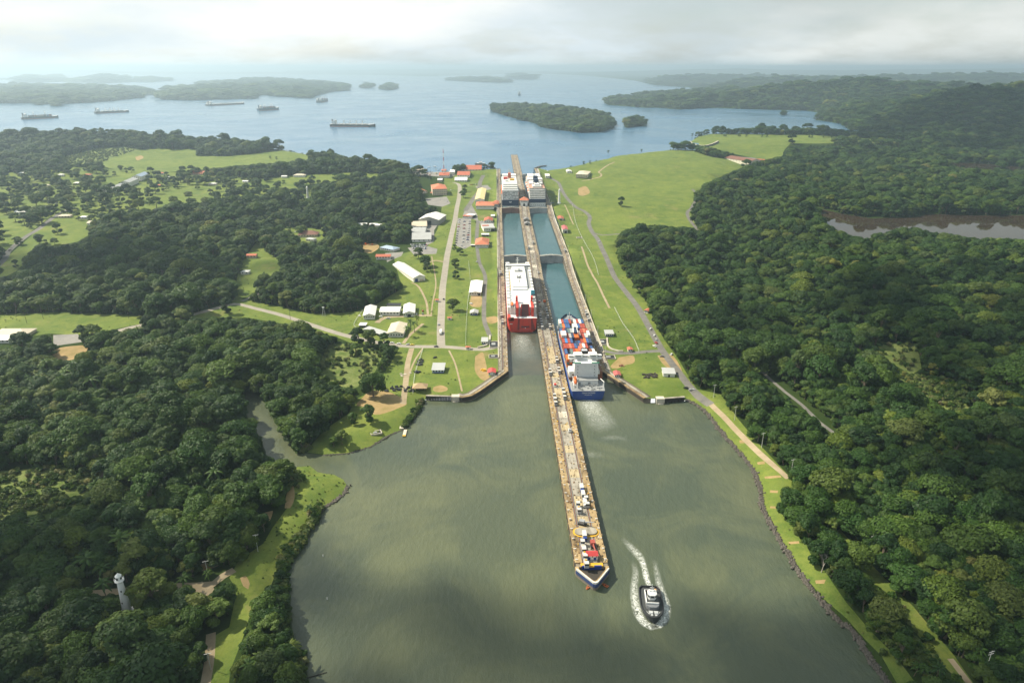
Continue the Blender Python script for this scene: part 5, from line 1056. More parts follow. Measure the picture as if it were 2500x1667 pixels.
for s in (-1, 1):
    for k in range(25):
        y = 18+k*6.4; 
        if s > 0 and 40 < y < 52: continue
        b = MB(); b.box(s*14.1-1.35, s*14.1+1.35, y, y+3.4, 23.5, 26.2+.5*(k % 2)); b.build('vent_house', WHITE if k % 3 else OFFW, rs)
for s in (-1, 1): MB().box(s*12.7-2.4, s*12.7+2.4, 176, 181, 23.5, 27).build('bow_house', WHITE, rs)
b = MB(); b.cyl((0, 178, 23.5), (0, 178, 34), .6, .3, 7); b.box(-2.2, 2.2, 177.7, 178.3, 30, 30.6); b.box(-1.2, 1.2, 177.6, 178.4, 33, 33.4); b.build('radar_mast', WHITE, rs)
MB().box(-12, 12, 182, 182.6, 23.5, 25).build('breakwater', WHITE, rs)
# ramp, folded upright between red posts
rp = MB(); rp.add([(-3.2, -.6, 2.2), (9.5, -.6, 2.2), (7.8, 13, 26.4), (-1.2, 13, 26.4), (-3.2, -.2, 1.9), (9.5, -.2, 1.9), (7.8, 14, 26.2), (-1.2, 14, 26.2)], [(0, 1, 2, 3), (4, 7, 6, 5), (0, 3, 7, 4), (1, 5, 6, 2), (3, 2, 6, 7), (0, 4, 5, 1)]); rp = rp.build('stern_ramp', HULLR, rs)
b = MB(); b.add([(-1.2, -.75, 5.6), (7.4, -.75, 5.6), (6.8, 12.9, 26.9), (-.4, 12.9, 26.9)], [(0, 1, 2, 3)]); b.build('ramp_roadway', MAROON, rp)
b = MB()
for k in range(1, 12): u = k/12; b.box(-1.2+u*.8, 7.4-u*.6, -.87+13.65*u, -.72+13.65*u, 5.6+21.3*u, 5.8+21.3*u)
b.build('ramp_rib', MAROON, rp)
for x in (-5.2, 11.0): b = MB(); b.prism([(x-1.3, 5), (x+1.3, 5), (x+1.3, 30), (x-1.3, 30)], 15.5, 25.5); b.prism([(x-1.1, 26), (x+1.1, 26), (x+1.1, 31), (x-1.1, 31)], 25.5, 30.5); b.build('ramp_post', HULLR, rs)
MB().add([(-15.25, -.02, 2), (15.25, -.02, 2), (15.2, -.02, 3)], [(0, 1, 2)])
b = MB(); b.box(-9.0, -5.0, -.25, .4, 3.0, 15.6); b.box(10.6, 14.6, -.25, .4, 3.0, 15.6); b.build('stern_frame', HULLR, rs); b = MB(); b.add([(-5.2, -.34, 3.2), (-3.2, -.34, 2.4), (-2.6, -.34, 15.2), (-4.6, -.34, 15.2)], [(0, 1, 2, 3)]); b.add([(9.5, -.34, 2.4), (13.4, -.34, 3.6), (10.4, -.34, 15.2), (9.0, -.34, 15.2)], [(0, 1, 2, 3)]); b.build('ramp_recess', paint((.20, .03, .025), .6, .3), rs)
MB().box(-14.6, -9.0, .0, 3.0, 12.6, 15.7).build('mooring_recess', MAROON, rs)
b = MB(); b.ball((0, 0, 0), 1.7, 10, 8); lb = b.build('lifeboat', ORANGE, rs, loc=(-10.4, 15, 26.6), rot=(radians(-8), 0, 0), scale=(1, 4.6, 1)); 
b = MB()
for x in (-12.7, -8.1): b.box(x-.2, x+.2, 4, 26, 23.5, 26); b.cyl((x, 4, 25.6), (x, 1, 18), .2, n=5)
b.cyl((-12.7, 1, 18), (-10.4, 4, 15.8), .2, n=5); b.cyl((-8.1, 1, 18), (-10.4, 4, 15.8), .2, n=5); b.build('lifeboat_frame', WHITE, rs)
MB().box(11.6, 15.5, 22, 30, 23.5, 27.5).build('engine_casing', GREYD, rs); b = MB(); b.box(11.4, 15.5, 52, 55, 23.6, 29); b.box(11.4, 15.5, 47, 49, 23.6, 28); b.build('blue_crane', TEAL, rs); MB().box(12.3, 14.8, 40, 47, 23.6, 27).build('dark_housing', HULLK, rs)
MB().box(-13.4, -10.4, -.32, -.25, 9.0, 9.7).build('name_plate', OFFW, rs); b = MB(); b.ball((3.2, -.9, 4.9), .5, 8, 6); b.build('ramp_hook', OFFW, rs)
b = MB(); handrail(b, [(-15.2, 14, 23.6), (-15.2, 178, 23.6)], 1.1, 4); handrail(b, [(15.2, 14, 23.6), (15.2, 178, 23.6)], 1.1, 4); b.build('deck_rail', WHITE, rs)
# ---------------- cruise ships
def win_rows(b, x0, x1, y, z0, n, rows, dz, w=.55, h=.5, m=None):
    for k in range(rows):
        for i in range(n): x = x0+(x1-x0)*(i+.5)/n; b.box(x-(x1-x0)/n*w/2, x+(x1-x0)/n*w/2, y-.06, y+.02, z0+k*dz, z0+k*dz+dz*h, m)
c1 = thing('cruise_ship', 'cruise ship with a dark blue stern hull in the upper left chamber', 'cruise ship', (25.8, 1290, 17.4))
st = [(0, 14.6, 15.6, 12.0), (6, 15.4, 15.7, 12), (150, 15.7, 15.7, 12), (185, 12, 15, 13), (215, 5, 10, 14), (228, .4, 2, 15)]
hull(MB(), st).build('hull', NAVY, c1); deck(MB(), st).build('main_deck', PALEG, c1); b = MB(); b.box(-15.75, 15.75, -.1, 150, .2, .9); b.build('boot_line', OFFW, c1)
MB().box(-15.2, 15.2, .6, 176, 12, 29.6).build('hotel_block', PALEG, c1)
b = MB(); r = random.Random(5)
for k in range(6):
    for i in range(16):
        if r.random() < .72: x = -14.2+i*1.84; b.box(x, x+1.25, .5, .62, 13+k*2.75, 14.4+k*2.75)
b.build('stern_windows', GLASS, c1)
b = MB()
for k in range(6): b.box(-15.3, 15.3, .42, .62, 14.85+k*2.75, 15.2+k*2.75)
b.build('deck_edges', OFFW, c1)
for k, (y0, z0, hh) in enumerate([(7, 29.6, 2.8), (15, 32.4, 2.8), (24, 35.2, 2.6)]):
    MB().box(-13.6, 13.6, y0, 165-k*10, z0, z0+hh).build('terrace_deck', OFFW, c1); b = MB(); win_rows(b, -12.5, 12.5, y0-.02, z0+.5, 14, 1, 2.0); b.build('terrace_windows', GLASS, c1)
    MB().box(-13.7, 13.7, y0-1.6, y0-1.3, z0+.0, z0+.9).build('terrace_rail', WHITE, c1)
MB().box(-9, -3, 50, 60, 37.8, 41).build('pool_house', OFFW, c1); MB().box(0, 9, 66, 74, 37.8, 40.5).build('pool_house', YELLOW, c1); MB().box(-12, -4, 80, 90, 37.8, 41.5).build('pool_house', REDP, c1)
fn = MB(); fn.prism([(-3.4, 96), (3.4, 96), (3.4, 106), (-3.4, 106)], 37.8, 47.5, s1=.85); fn.build('funnel', ROOFRED, c1); MB().box(-13.4, 13.4, 120, 140, 37.8, 40.6).build('bridge_house', WHITE, c1); b = MB(); b.cyl((0, 128, 40.6), (0, 128, 52), .4, .2, 6); b.box(-2, 2, 127.8, 128.2, 47, 47.5); b.build('radar_mast', YELLOW, c1)
for s in (-1, 1):
    for k in range(7): b = MB(); b.ball((0, 0, 0), 1.4, 8, 6); b.build('lifeboat', ORANGE, c1, loc=(s*15.6, 26+k*15, 20), scale=(.8, 4, 1))
    b = MB()
    for k in range(5):
        for i in range(24): b.box(s*15.2-.08, s*15.2+.08, 5+i*7, 8+i*7, 13+k*3.1, 14.6+k*3.1)
    b.build('side_windows', GLASS, c1)
text('VEENDAM', c1, (0, -.15, 8.4), 1.7, OFFW) if False else None
b = MB(); b.box(-2.6, 2.6, -.35, -.2, 7.8, 8.9); b.box(-1.7, 1.7, -.35, -.2, 6.4, 7.3); b.build('name_mark', PALEG, c1)
c2 = thing('cruise_ship', 'white cruise ship with a navy band and stepped stern decks in the upper right chamber', 'cruise ship', (76.6, 1286, 17.4))
st = [(0, 14.8, 15.6, 14.0), (6, 15.4, 15.7, 14), (165, 15.7, 15.7, 14), (200, 12, 15, 15), (232, 5, 10, 16), (246, .4, 2, 17)]
hull(MB(), st).build('hull', OFFW, c2); deck(MB(), st).build('main_deck', PALEG, c2); MB().box(-15.75, 15.75, -.06, 190, 7.0, 14.05).build('navy_band', NAVY, c2)
b = MB(); win_rows(b, -13, 13, -.02, 2.2, 7, 1, 1.6, .45, .5); b.build('portholes', GLASS, c2)
for k in range(6):
    y0 = 1.0+k*2.6; z0 = 14+k*2.9
    MB().box(-15.0, 15.0, y0+2.2, 192-k*4, z0, z0+2.9).build('hotel_deck', OFFW, c2); b = MB(); b.box(-14.2, 14.2, y0+2.12, y0+2.2, z0+.5, z0+2.2); b.build('balcony_glass', GLASS, c2)
    MB().box(-14.6+.2*k, 14.6-.2*k, y0-.4, y0+2.3, z0-.15, z0+.95).build('balcony_rail', WHITE, c2)
    if k < 5:
        b = MB()
        for i in range(11): x = -13.2+i*2.64; b.box(x-.12, x+.12, y0-.2, y0+2.2, z0, z0+2.7)
        b.build('balcony_divider', OFFW, c2)
MB().box(-15, 15, 17, 168, 31.4, 31.6).build('pool_deck', paint((.42, .24, .17), .7, .3), c2)
MB().box(-8.5, 8.5, 20, 44, 31.6, 34.6).build('aft_lounge', OFFW, c2); MB().prism([(-5.5, 24), (5.5, 24), (4, 42), (-4, 42)], 34.6, 37.2, s1=.9).build('lounge_roof', OFFW, c2)
for y0, z in ((50, 37), (74, 39)):
    b = MB(); b.prism([(-5.2, y0), (5.2, y0), (5.2, y0+12), (-5.2, y0+12)], 31.6, z+6, s1=.8); fn = b.build('funnel', NAVY, c2); MB().box(-6.5, 6.5, y0+3, y0+12, 31.6, 35.5).build('funnel_base', WHITE, fn)
    for s in (-1, 1): b = MB(); b.ball((s*3.4, y0-2, 36), 1.5, 9, 7); b.build('satellite_dome', WHITE, c2)
MB().box(-15.2, 15.2, 96, 120, 31.6, 36).build('sports_deck', OFFW, c2); MB().box(-13, -5, 60, 92, 31.6, 34).build('side_house', PALEG, c2); MB().box(5.5, 13, 60, 92, 31.6, 33.6).build('side_house', PALEG, c2); MB().box(-12, 12, 126, 170, 31.6, 37).build('forward_house', WHITE, c2)
b = MB(); b.cyl((0, 132, 37), (0, 132, 52), 1.1, .4, 8); b.box(-3.4, 3.4, 131.5, 132.5, 44, 44.8); b.box(-2, 2, 131.6, 132.4, 48, 48.6); b.build('radar_mast', NAVY, c2)
for s in (-1, 1):
    for k in range(4): b = MB(); b.cyl((s*11, 104+k*5, 36), (s*11, 104+k*5, 44), .25, .15, 5); b.build('mast_pole', WHITE, c2)
    for k in range(8): b = MB(); b.ball((0, 0, 0), 1.4, 8, 6); b.build('lifeboat', ORANGE if k % 2 else OFFW, c2, loc=(s*15.6, 30+k*16, 22), scale=(.8, 4.2, 1))
    b = MB()
    for k in range(5):
        for i in range(26): b.box(s*15-.08, s*15+.08, 18+i*6.6, 22+i*6.6, 15+k*2.9, 16.6+k*2.9)
    b.build('side_windows', GLASS, c2)
# ---------------- the tug
sx, sy = at(1584.5, 1431, 2.2); bx, by = at(1597.5, 1517, 1.4)
tg = thing('tugboat', 'black tugboat with a grey and white wheelhouse leaving the locks', 'tugboat', ((sx+bx)/2, (sy+by)/2, 0), atan2(by-sy, bx-sx)-pi/2)
hl = hypot(bx-sx, by-sy)/2
st = [(-hl, 3.4, 4.0, 2.4), (-hl+1.6, 4.7, 5.2, 2.2), (-hl+6, 5.3, 5.6, 2.1), (2, 5.3, 5.6, 2.3), (hl-7, 4.4, 5.2, 2.9), (hl-3.5, 2.9, 4.1, 3.4), (hl-1.2, 1.3, 2.6, 3.7), (hl-.1, .3, .9, 3.8)]
hull(MB(), st).build('hull', HULLK, tg); deck(MB(), st, -.5, .3).build('deck', paint((.05, .055, .055), .7, .4), tg)
b = MB()
rim = [(-c-.1, y, z) for y, _, c, z in st]+[(c+.1, y, z) for y, _, c, z in reversed(st)]
for p, q in zip(rim, rim[1:]+rim[:1]): b.cyl(p, q, .38, n=7)
b.build('rubber_fender', DARK, tg)
dh = MB(); dh.prism([(-3.2, -6.2), (3.2, -6.2), (3.2, 4.0), (1.6, 5.4), (-1.6, 5.4), (-3.2, 4.0)], 1.7, 4.4); dh = dh.build('deckhouse', paint((.20, .21, .22), .6, .3), tg)
MB().prism([(-3.3, -6.3), (3.3, -6.3), (3.3, 3.4), (-3.3, 3.4)], 4.4, 4.5).build('boat_deck', paint((.07, .075, .075), .7, .3), tg); b = MB(); b.box(2.9, 3.35, -6.2, 3.2, 4.5, 5.3); b.box(-3.2, 3.2, 2.9, 3.3, 4.5, 5.3); b.build('white_bulwark', WHITE, tg)
oc = [(-1.7, -3.6), (1.7, -3.6), (2.15, -2.4), (2.15, -.6), (1.2, .5), (-1.2, .5), (-2.15, -.6), (-2.15, -2.4)]
wh = MB(); wh.prism(oc, 4.5, 7.4, s1=1.06); wh = wh.build('wheelhouse', WHITE, tg)
b = MB(); cy = -1.5
for i in range(8):
    p, q = Vector((*oc[i], 0)), Vector((*oc[(i+1) % 8], 0)); c0 = Vector((0, cy, 0)); p = c0+(p-c0)*1.055; q = c0+(q-c0)*1.055; a = p.lerp(q, .1); d = p.lerp(q, .9)
    b.add([(a.x, a.y, 5.9), (d.x, d.y, 5.9), (d.x, d.y, 7.1), (a.x, a.y, 7.1)], [(0, 1, 2, 3)])
b.build('wheelhouse_window', GLASS, wh); MB().prism([(x*1.12, cy+(y-cy)*1.12) for x, y in oc], 7.4, 7.65).build('wheelhouse_roof', PALEG, wh)
b = MB(); b.cyl((0, -2.6, 7.6), (0, -3, 12), .16, .1, 6); b.box(-1.1, 1.1, -2.9, -2.7, 9.6, 9.8); b.cyl((-1.2, -2.6, 7.6), (-1.2, -2.6, 8.6), .35, n=8); b.cyl((1.2, -2.6, 7.6), (1.2, -2.6, 8.6), .35, n=8); b.build('mast', WHITE, tg)
b = MB(); b.ball((-2.9, -8.9, 2.7), .85, 9, 7); b.build('orange_buoy', paint((.62, .27, .02), .6, .2), tg)
for x in (-1.3, 1.3): b = MB(); b.cyl((x-.9, 8.2, 3.2), (x+.9, 8.2, 3.2), .7, n=9); b.box(x-1.1, x+1.1, 6.9, 7.3, 2.4, 3.5); b.build('bow_winch', PALEG, tg)
b = MB(); b.box(-1.6, -.5, 9.6, 10.2, 2.9, 3.7); b.box(.5, 1.6, 9.6, 10.2, 2.9, 3.7); b.build('bollard', WHITE, tg)
for x in (-2.6, 2.6): b = MB(); b.cyl((x, -5.2, 1.8), (x, -5.2, 5.6), .55, .45, 8); b.build('exhaust_stack', DARK, tg)
b = MB(); b.box(-1.4, 1.4, -hl+3, -hl+4.2, 1.6, 2.5); b.build('towing_winch', REDP, tg); b = MB(); handrail(b, [(-3.1, -6.2, 4.5), (3.1, -6.2, 4.5)], 1, 2); b.build('rail', WHITE, tg)
for s in (-1, 1): MB().add([(s*2.1, hl-3.4, 3.05), (s*3.4, hl-5.4, 3.0), (s*3.55, hl-5.3, 3.0), (s*2.25, hl-3.2, 3.05)], [(0, 1, 2, 3)][:1]).build('white_mark', WHITE, tg)
# ---------------- ships at anchor on the lake
def lake_ship(px0, py0, px1, py1, label, kind, hc, sup_at_start=True, deckc=PALEG, H=10):
    a, c = at(px0, py0, LAKE_Z), at(px1, py1, LAKE_Z)
    if not sup_at_start: a, c = c, a
    L = float(np.hypot(*(c-a))); t = thing('cargo_ship', label, 'cargo ship', ((a+c)[0]/2, (a+c)[1]/2, LAKE_Z), atan2(c[1]-a[1], c[0]-a[0])-pi/2); h = L/2; B = max(11, L*.075)
    st = [(-h, B*.8, B*.95, H), (-h+8, B, B, H), (h*.75, B, B, H), (h*.9, B*.55, B*.8, H+1), (h, .4, 1.5, H+2.5)]
    hull(MB(), st).build('hull', hc, t); deck(MB(), st).build('deck', deckc, t); MB().prism([(-B*1.005, -h+2), (B*1.005, -h+2), (B*1.005, h*.75), (-B*1.005, h*.75)], -1, 2.2).build('boot_top', ROOFRED, t)
    s = MB().box(-B*.8, B*.8, -h+8, -h+24, H, H+13).build('deckhouse', OFFW, t); MB().box(-B, B, -h+18, -h+23, H+13, H+16).build('bridge', WHITE, s); MB().box(-B*.95, B*.95, -h+23, -h+23.2, H+14, H+15.3).build('bridge_window', GLASS, s); MB().box(-3, 3, -h+6, -h+11, H, H+19).build('funnel', hc, t)
    b = MB(); b.cyl((0, -h+20, H+16), (0, -h+20, H+25), .5, .3, 5); b.cyl((0, h-8, H+1), (0, h-8, H+14), .5, .3, 5); b.build('mast', OFFW, t)
    if kind == 'bulk':
        for k in range(5): y = -h+38+k*(L-62)/5; MB().box(-B*.6, B*.6, y, y+(L-62)/5*.62, H, H+2.2).build('hatch', paint((.36, .37, .36), .7, .3), t)
        for k in range(4): y = -h+36+(k+1)*(L-62)/5-4; b = MB(); b.box(-1.4, 1.4, y-1.4, y+1.4, H, H+17); b.cyl((0, y, H+11), (0, y+18, H+13), .7, .5, 5); b.build('deck_crane', OFFW, t)
    elif kind == 'box':
        r = random.Random(int(px0))
        for k in range(9):
            y = -h+30+k*(L-58)/9; b = MB()
            for s_ in range(5): x = -B*.9+s_*B*.36; b.box(x, x+B*.34, y, y+(L-58)/9*.86, H, H+r.choice([2.6, 5.2, 7.8, 7.8]))
            b.build('container_stack', paint(r.choice([(.10, .13, .15), (.22, .10, .06), (.08, .12, .22), (.3, .3, .28)]), .7, .3), t)
        for k in (.3, .62): y = -h+L*k+6; b = MB(); b.box(-B*.95, -B*.85, y, y+2, H, H+20); b.box(B*.85, B*.95, y, y+2, H, H+20); b.box(-B*.95, B*.95, y, y+2, H+19, H+21); b.build('gantry_crane', OFFW, t)
    else:
        b = MB(); b.box(-1, 1, -h+30, h*.85, H, H+1.2); b.build('deck_pipe', GREYD, t)
        for k in range(3): b = MB(); b.box(-B*.4, B*.4, -h+50+k*L*.2, -h+52+k*L*.2, H, H+4); b.build('deck_manifold', GREYD, t)
lake_ship(808, 309, 917, 310, 'dark bulk carrier with four deck cranes anchored nearest the locks', 'bulk', HULLK)
lake_ship(53, 292, 143, 288, 'dark container ship with two gantry cranes anchored at the far left', 'box', HULLK)
lake_ship(232, 277.5, 315, 274, 'dark bulk carrier anchored second from the left', 'bulk', HULLK)
lake_ship(507, 259, 596, 254, 'long low dark tanker anchored before the large wooded island', 'tank', paint((.10, .09, .09), .6, .3))
lake_ship(630, 271, 681, 268, 'blue grey container ship with deck cranes anchored left of centre', 'box', paint((.05, .11, .16), .5, .3), H=13)
lake_ship(778, 251, 797, 247, 'brownish container ship at the right tip of the large island', 'box', paint((.12, .12, .13), .5, .3), H=13)
lake_ship(1268, 234, 1267.6, 232.4, 'small ship seen end on in the middle of the lake', 'box', paint((.05, .12, .18), .5, .3), H=13)
# ---------------- foam and wakes
fm = NT('foam'); v = fm.pos(); f = fm.ramp(fm.noise(.62, 9, rough=.82, dist=2.2), [(.45, 0), (.60, 1)]); at_ = fm.n('ShaderNodeAttribute', attribute_name='thick')
mu = fm.n('ShaderNodeMath', operation='MULTIPLY'); fm.l(f, mu.inputs[0]); fm.l(at_.outputs['Fac'], mu.inputs[1])
p_ = fm.n('ShaderNodeBsdfPrincipled'); p_.inputs['Base Color'].default_value = (.74, .77, .72, 1); p_.inputs['Roughness'].default_value = .8
tr = fm.n('ShaderNodeBsdfTransparent'); ms = fm.n('ShaderNodeMixShader'); fm.l(mu.outputs[0], ms.inputs[0]); fm.l(tr.outputs[0], ms.inputs[1]); fm.l(p_.outputs[0], ms.inputs[2]); fm.l(ms.outputs[0], fm.out.inputs[0])
def foam(name, label, rows):
    """rows of (x, y, thickness) across; a grid sheet just above the water"""
    vs, th = [], []; n = len(rows[0])
    for r_ in rows:
        for x, y, t in r_: vs.append((x, y, .05)); th.append(t)
    fs = [(i*n+j, i*n+j+1, i*n+n+j+1, i*n+n+j) for i in range(len(rows)-1) for j in range(n-1)]
    me = bpy.data.meshes.new(name); me.from_pydata(vs, [], fs); a = me.attributes.new('thick', 'FLOAT', 'POINT'); a.data.foreach_set('value', th); me.materials.append(fm.mat)
    tag(link(name, me), label, 'foam', kind='stuff')
def wake_line(label, px, ws, ts, n=7, lvl=0.):
    P = at(*np.array(px, float).T, lvl); P = smooth_line(P, 2.5); k = len(P); tg_ = np.gradient(P, axis=0); tg_ /= np.hypot(tg_[:, 0], tg_[:, 1])[:, None]; nr = np.stack([-tg_[:, 1], tg_[:, 0]], 1)
    u = np.linspace(0, 1, k); w = np.interp(u, np.linspace(0, 1, len(ws)), ws); t = np.interp(u, np.linspace(0, 1, len(ts)), ts)
    foam('wake_foam', label, [[(P[i, 0]+nr[i, 0]*w[i]*s, P[i, 1]+nr[i, 1]*w[i]*s, float(t[i]*(1-abs(s)**1.6))) for s in np.linspace(-1, 1, n)] for i in range(k)])
wake_line('white propeller wash behind the blue container ship', [(1436, 966), (1440, 985), (1450, 1005), (1462, 1022), (1472, 1040), (1490, 1052)], [6, 11, 13, 13, 14, 12], [1, .95, .8, .6, .4, 0])
wake_line('thin wash curling below the red stern', [(1275, 818), (1273, 830), (1275, 845), (1278, 862), (1282, 885)], [8, 13, 14, 14, 12], [.5, .6, .4, .25, 0])
wake_line('white propeller wake trailing behind the tug', [(1585, 1429), (1578, 1410), (1574, 1390), (1567, 1368), (1556, 1352), (1540, 1335), (1520, 1312)], [1.7, 2.1, 1.9, 2.3, 3.2, 2.6, 2], [1.6, 1.5, 1.4, 1.2, 1.0, .5, 0])
wake_line('foam streak along the left side of the tug', [(1604, 1526), (1590, 1530), (1574, 1521), (1560, 1500), (1553, 1480), (1549, 1455), (1548, 1430), (1552, 1400), (1546, 1370)], [2.2, 2.8, 2.8, 2.6, 2.5, 2.4, 2.2, 2.0, 1.4], [1.8, 2.0, 1.8, 1.4, 1.1, .9, .6, .4, 0])
wake_line('foam streak along the right side of the tug', [(1590, 1530), (1606, 1527), (1619, 1514), (1626, 1492), (1624, 1470), (1616, 1445), (1608, 1420), (1603, 1395), (1597, 1365)], [2.2, 2.8, 2.8, 2.6, 2.4, 2.2, 2.0, 1.8, 1.3], [1.8, 2.0, 1.8, 1.4, 1.0, .8, .5, .4, 0])
for i, (px, w_) in enumerate([([(1396, 1100), (1430, 1108), (1480, 1112)], 5), ([(1460, 1072), (1500, 1068), (1540, 1075)], 4)]): wake_line('faint foam line on the silty water right of the centre wall', px, [w_]*3, [0, .28, 0])
# ================================================================ buildings
WALLW = paint((.72, .70, .64), .7, .25, scale=.4); WALLC = paint((.56, .48, .36), .8, .3, scale=.4); ROOFW = paint((.70, .70, .66), .6, .22, scale=.12); ROOFG = paint((.40, .41, .40), .6, .35, scale=.15); ROOFT = paint((.56, .50, .38), .7, .3, scale=.15); ROOFB = paint((.20, .095, .065), .8, .35); ROOFY = paint((.68, .56, .27), .6, .2, scale=.15); ROOFBL = paint((.30, .38, .48), .5, .3, scale=.15); THATCH = paint((.42, .30, .17), .95, .4)
ROOFS = dict(w=ROOFW, g=ROOFG, t=ROOFT, b=ROOFB, y=ROOFY, r=TILE, d=ROOFRED, l=ROOFBL)
def frame_px(fl, fr, back, h):
    """footprint from three corners of the eave line seen in the photograph: front left, front right, back left"""
    c0 = ground_pt(*fl); z = c0[2]
    P = [at(*p, z+h) for p in (fl, fr, back)]
    ux = P[1]-P[0]; w = float(np.hypot(*ux)); ux /= w; vy = np.array([-ux[1], ux[0]]); d = float(abs((P[2]-P[0])@vy)); d = min(max(d, w*.18, 3), max(w*8, 12))
    ctr = P[0]+ux*w/2+vy*d/2; z = float(g(ctr[None])[0]); return ctr, z, w, d, atan2(ux[1], ux[0])
def building(label, fl, fr, back, h, roof='gable', rc='w', wall=None, axis='auto', nwin=0, rows=1, doors=(), rh=None, name='building', cat='building', group=None, ov=.7, base=None, size=None):
    ctr, z, w, d, rz = frame_px(fl, fr, back, h) if size is None else size
    t = thing(name, label, cat, (ctr[0], ctr[1], z-.1), rz, group); wm = wall or WALLW; x, y = w/2, d/2; rm = ROOFS[rc] if isinstance(rc, str) else rc
    MB().box(-x, x, -y, y, -1.2, h).build('wall', wm, t)
    if base: b = MB(); b.box(-x-.05, x+.05, -y-.05, y+.05, -1.1, 1.0); b.build('painted_base', base, t)
    X, Y = x+ov, y+ov; rh = rh or max(.8, min(w, d)*.20); b = MB()
    if roof == 'hip': hip(b, -x, x, -y, y, h, rh, ov)
    elif roof == 'flat': b.box(-X, X, -Y, Y, h, h+.35); b.box(-X+.4, X-.4, -Y+.4, Y-.4, h+.35, h+.36)
    elif roof == 'shed': b.add([(-X, -Y, h), (X, -Y, h), (X, Y, h+rh), (-X, Y, h+rh), (-X, -Y, h+.2), (X, -Y, h+.2), (X, Y, h+rh+.2), (-X, Y, h+rh+.2)], [(3, 2, 1, 0), (4, 5, 6, 7), (0, 1, 5, 4), (1, 2, 6, 5), (2, 3, 7, 6), (3, 0, 4, 7)])
    else:
        along_y = axis == 'y' or (axis == 'auto' and d > w)
        if along_y: vs = [(-X, -Y, h-.1), (0, -Y, h+rh), (X, -Y, h-.1), (-X, Y, h-.1), (0, Y, h+rh), (X, Y, h-.1)]; gb = [(-x, -y, h), (x, -y, h), (0, -y, h+rh*.93), (-x, y, h), (x, y, h), (0, y, h+rh*.93)]
        else: vs = [(-X, Y, h-.1), (-X, 0, h+rh), (-X, -Y, h-.1), (X, Y, h-.1), (X, 0, h+rh), (X, -Y, h-.1)]; gb = [(-x, y, h), (-x, -y, h), (-x, 0, h+rh*.93), (x, y, h), (x, -y, h), (x, 0, h+rh*.93)]
        b.add(vs, [(0, 1, 4, 3), (1, 2, 5, 4)]); b.add([(p[0], p[1], p[2]-.18) for p in vs], [(3, 4, 1, 0), (4, 5, 2, 1)]); b.add([vs[0], vs[1], vs[1], vs[0]], [])
        MB().add(gb, [(0, 1, 2), (4, 3, 5)]).build('gable_wall', wm, t)
    rf = b.build('roof', rm, t)
    if max(w, d) > 16 and roof in ('gable',):
        b = MB(); al = (axis == 'y' or (axis == 'auto' and d > w)); L_, S_ = (Y, X) if al else (X, Y); n = int(L_*2/3.2)
        for k in range(n):
            u = -L_+(k+.5)*2*L_/n
            for s in (-1, 1):
                p = [(0, h+rh+.06), (s*S_, h-.04)]
                q = [(pp, u-.12, zz) if al else (u-.12, pp, zz) for pp, zz in p]+[(pp, u+.12, zz) if al else (u+.12, pp, zz) for pp, zz in reversed(p)]; b.add(q, [(0, 1, 2, 3) if (s > 0) == al else (3, 2, 1, 0)])
        b.build('roof_seam', rm, rf)
    for r_ in range(rows):
        zz = h*(r_+.42)/rows
        for k in range(nwin): xx = -x+w*(k+.5)/nwin; ww = min(1.5, w/nwin*.55); MB().box(xx-ww/2, xx+ww/2, -y-.06, -y+.02, zz, zz+min(1.5, h/rows*.42)).build('window', GLASS, t)
    for dx, dw, dh, dm in doors: MB().box(-x+w*dx-dw/2, -x+w*dx+dw/2, -y-.08, -y+.02, -.2, dh).build('door', dm, t)
    return t
B = building
a = ground_pt(1024, 687); c = ground_pt(973, 646); ax = np.array([c[0]-a[0], c[1]-a[1]]); Ln = float(np.hypot(*ax)); mid = (np.array(a[:2])+np.array(c[:2]))/2
B('very long white warehouse with a pale ribbed roof beside the wood', None, None, None, 6, 'gable', 'w', axis='y', nwin=0, doors=((.25, 4, 4.2, BLUE), (.7, 5, 2.6, WALLC)), rh=3.2, name='warehouse', size=(mid, a[2], 16, Ln, atan2(ax[1], ax[0])-pi/2))
B('large white hall with a low gabled roof and dark front opening', (1022, 535), (1071, 537), (1027, 522), 9, 'gable', 'w', paint((.30, .30, .27), .8, .3), 'y', 0, doors=((.5, 9, 7, DARK),), rh=5, name='hall')
for i, (fl, fr, bk, lb) in enumerate([((1006, 553), (1042, 552), (1012, 542), 'grey white workshop shed nearest the large hall'), ((1004, 567), (1037, 567), (1010, 556), 'grey workshop shed, middle of the row below the large hall'), ((1006, 585), (1052, 584), (1010, 569), 'wide streaky white workshop shed lowest in the row')]): B(lb, fl, fr, bk, 4.5, 'gable', 'g' if i else 't', axis='x', nwin=4, name='workshop', group='sheds below the large hall')
t = B('three storey beige building with a red pyramid roof left of the main road', (1056, 462), (1091, 461), (1061, 452), 13, 'hip', 'r', WALLC, nwin=8, rows=3, rh=5.5, name='office_building')
b = MB(); b.add([(-19, -13.5, 3.4), (17, -13.5, 3.4), (16, -9, 4.6), (-18, -9, 4.6)], [(0, 1, 2, 3)]); b.add([(-19, -13.5, 3.3), (17, -13.5, 3.3), (16, -9, 4.5), (-18, -9, 4.5)], [(3, 2, 1, 0)]); b.build('awning', ROOFRED, t)
B('small red roofed house half hidden left of the red pyramid roof', (1030, 468), (1043, 467), (1033, 460), 4, 'gable', 'r', nwin=3, name='house', cat='house')
B('long hall with a pale yellow ribbed roof right of the main road', (1160, 487), (1181, 487), (1162, 461), 8, 'gable', 'y', WALLW, 'y', nwin=5, rh=2.5, doors=((.5, 4, 4, DARK),), name='hall')
t = B('wide white control building with red hip roofs beside the left lock wall', (1162, 502), (1206, 502), (1164, 493), 5.5, 'hip', 'r', nwin=14, rh=4, name='control_building')
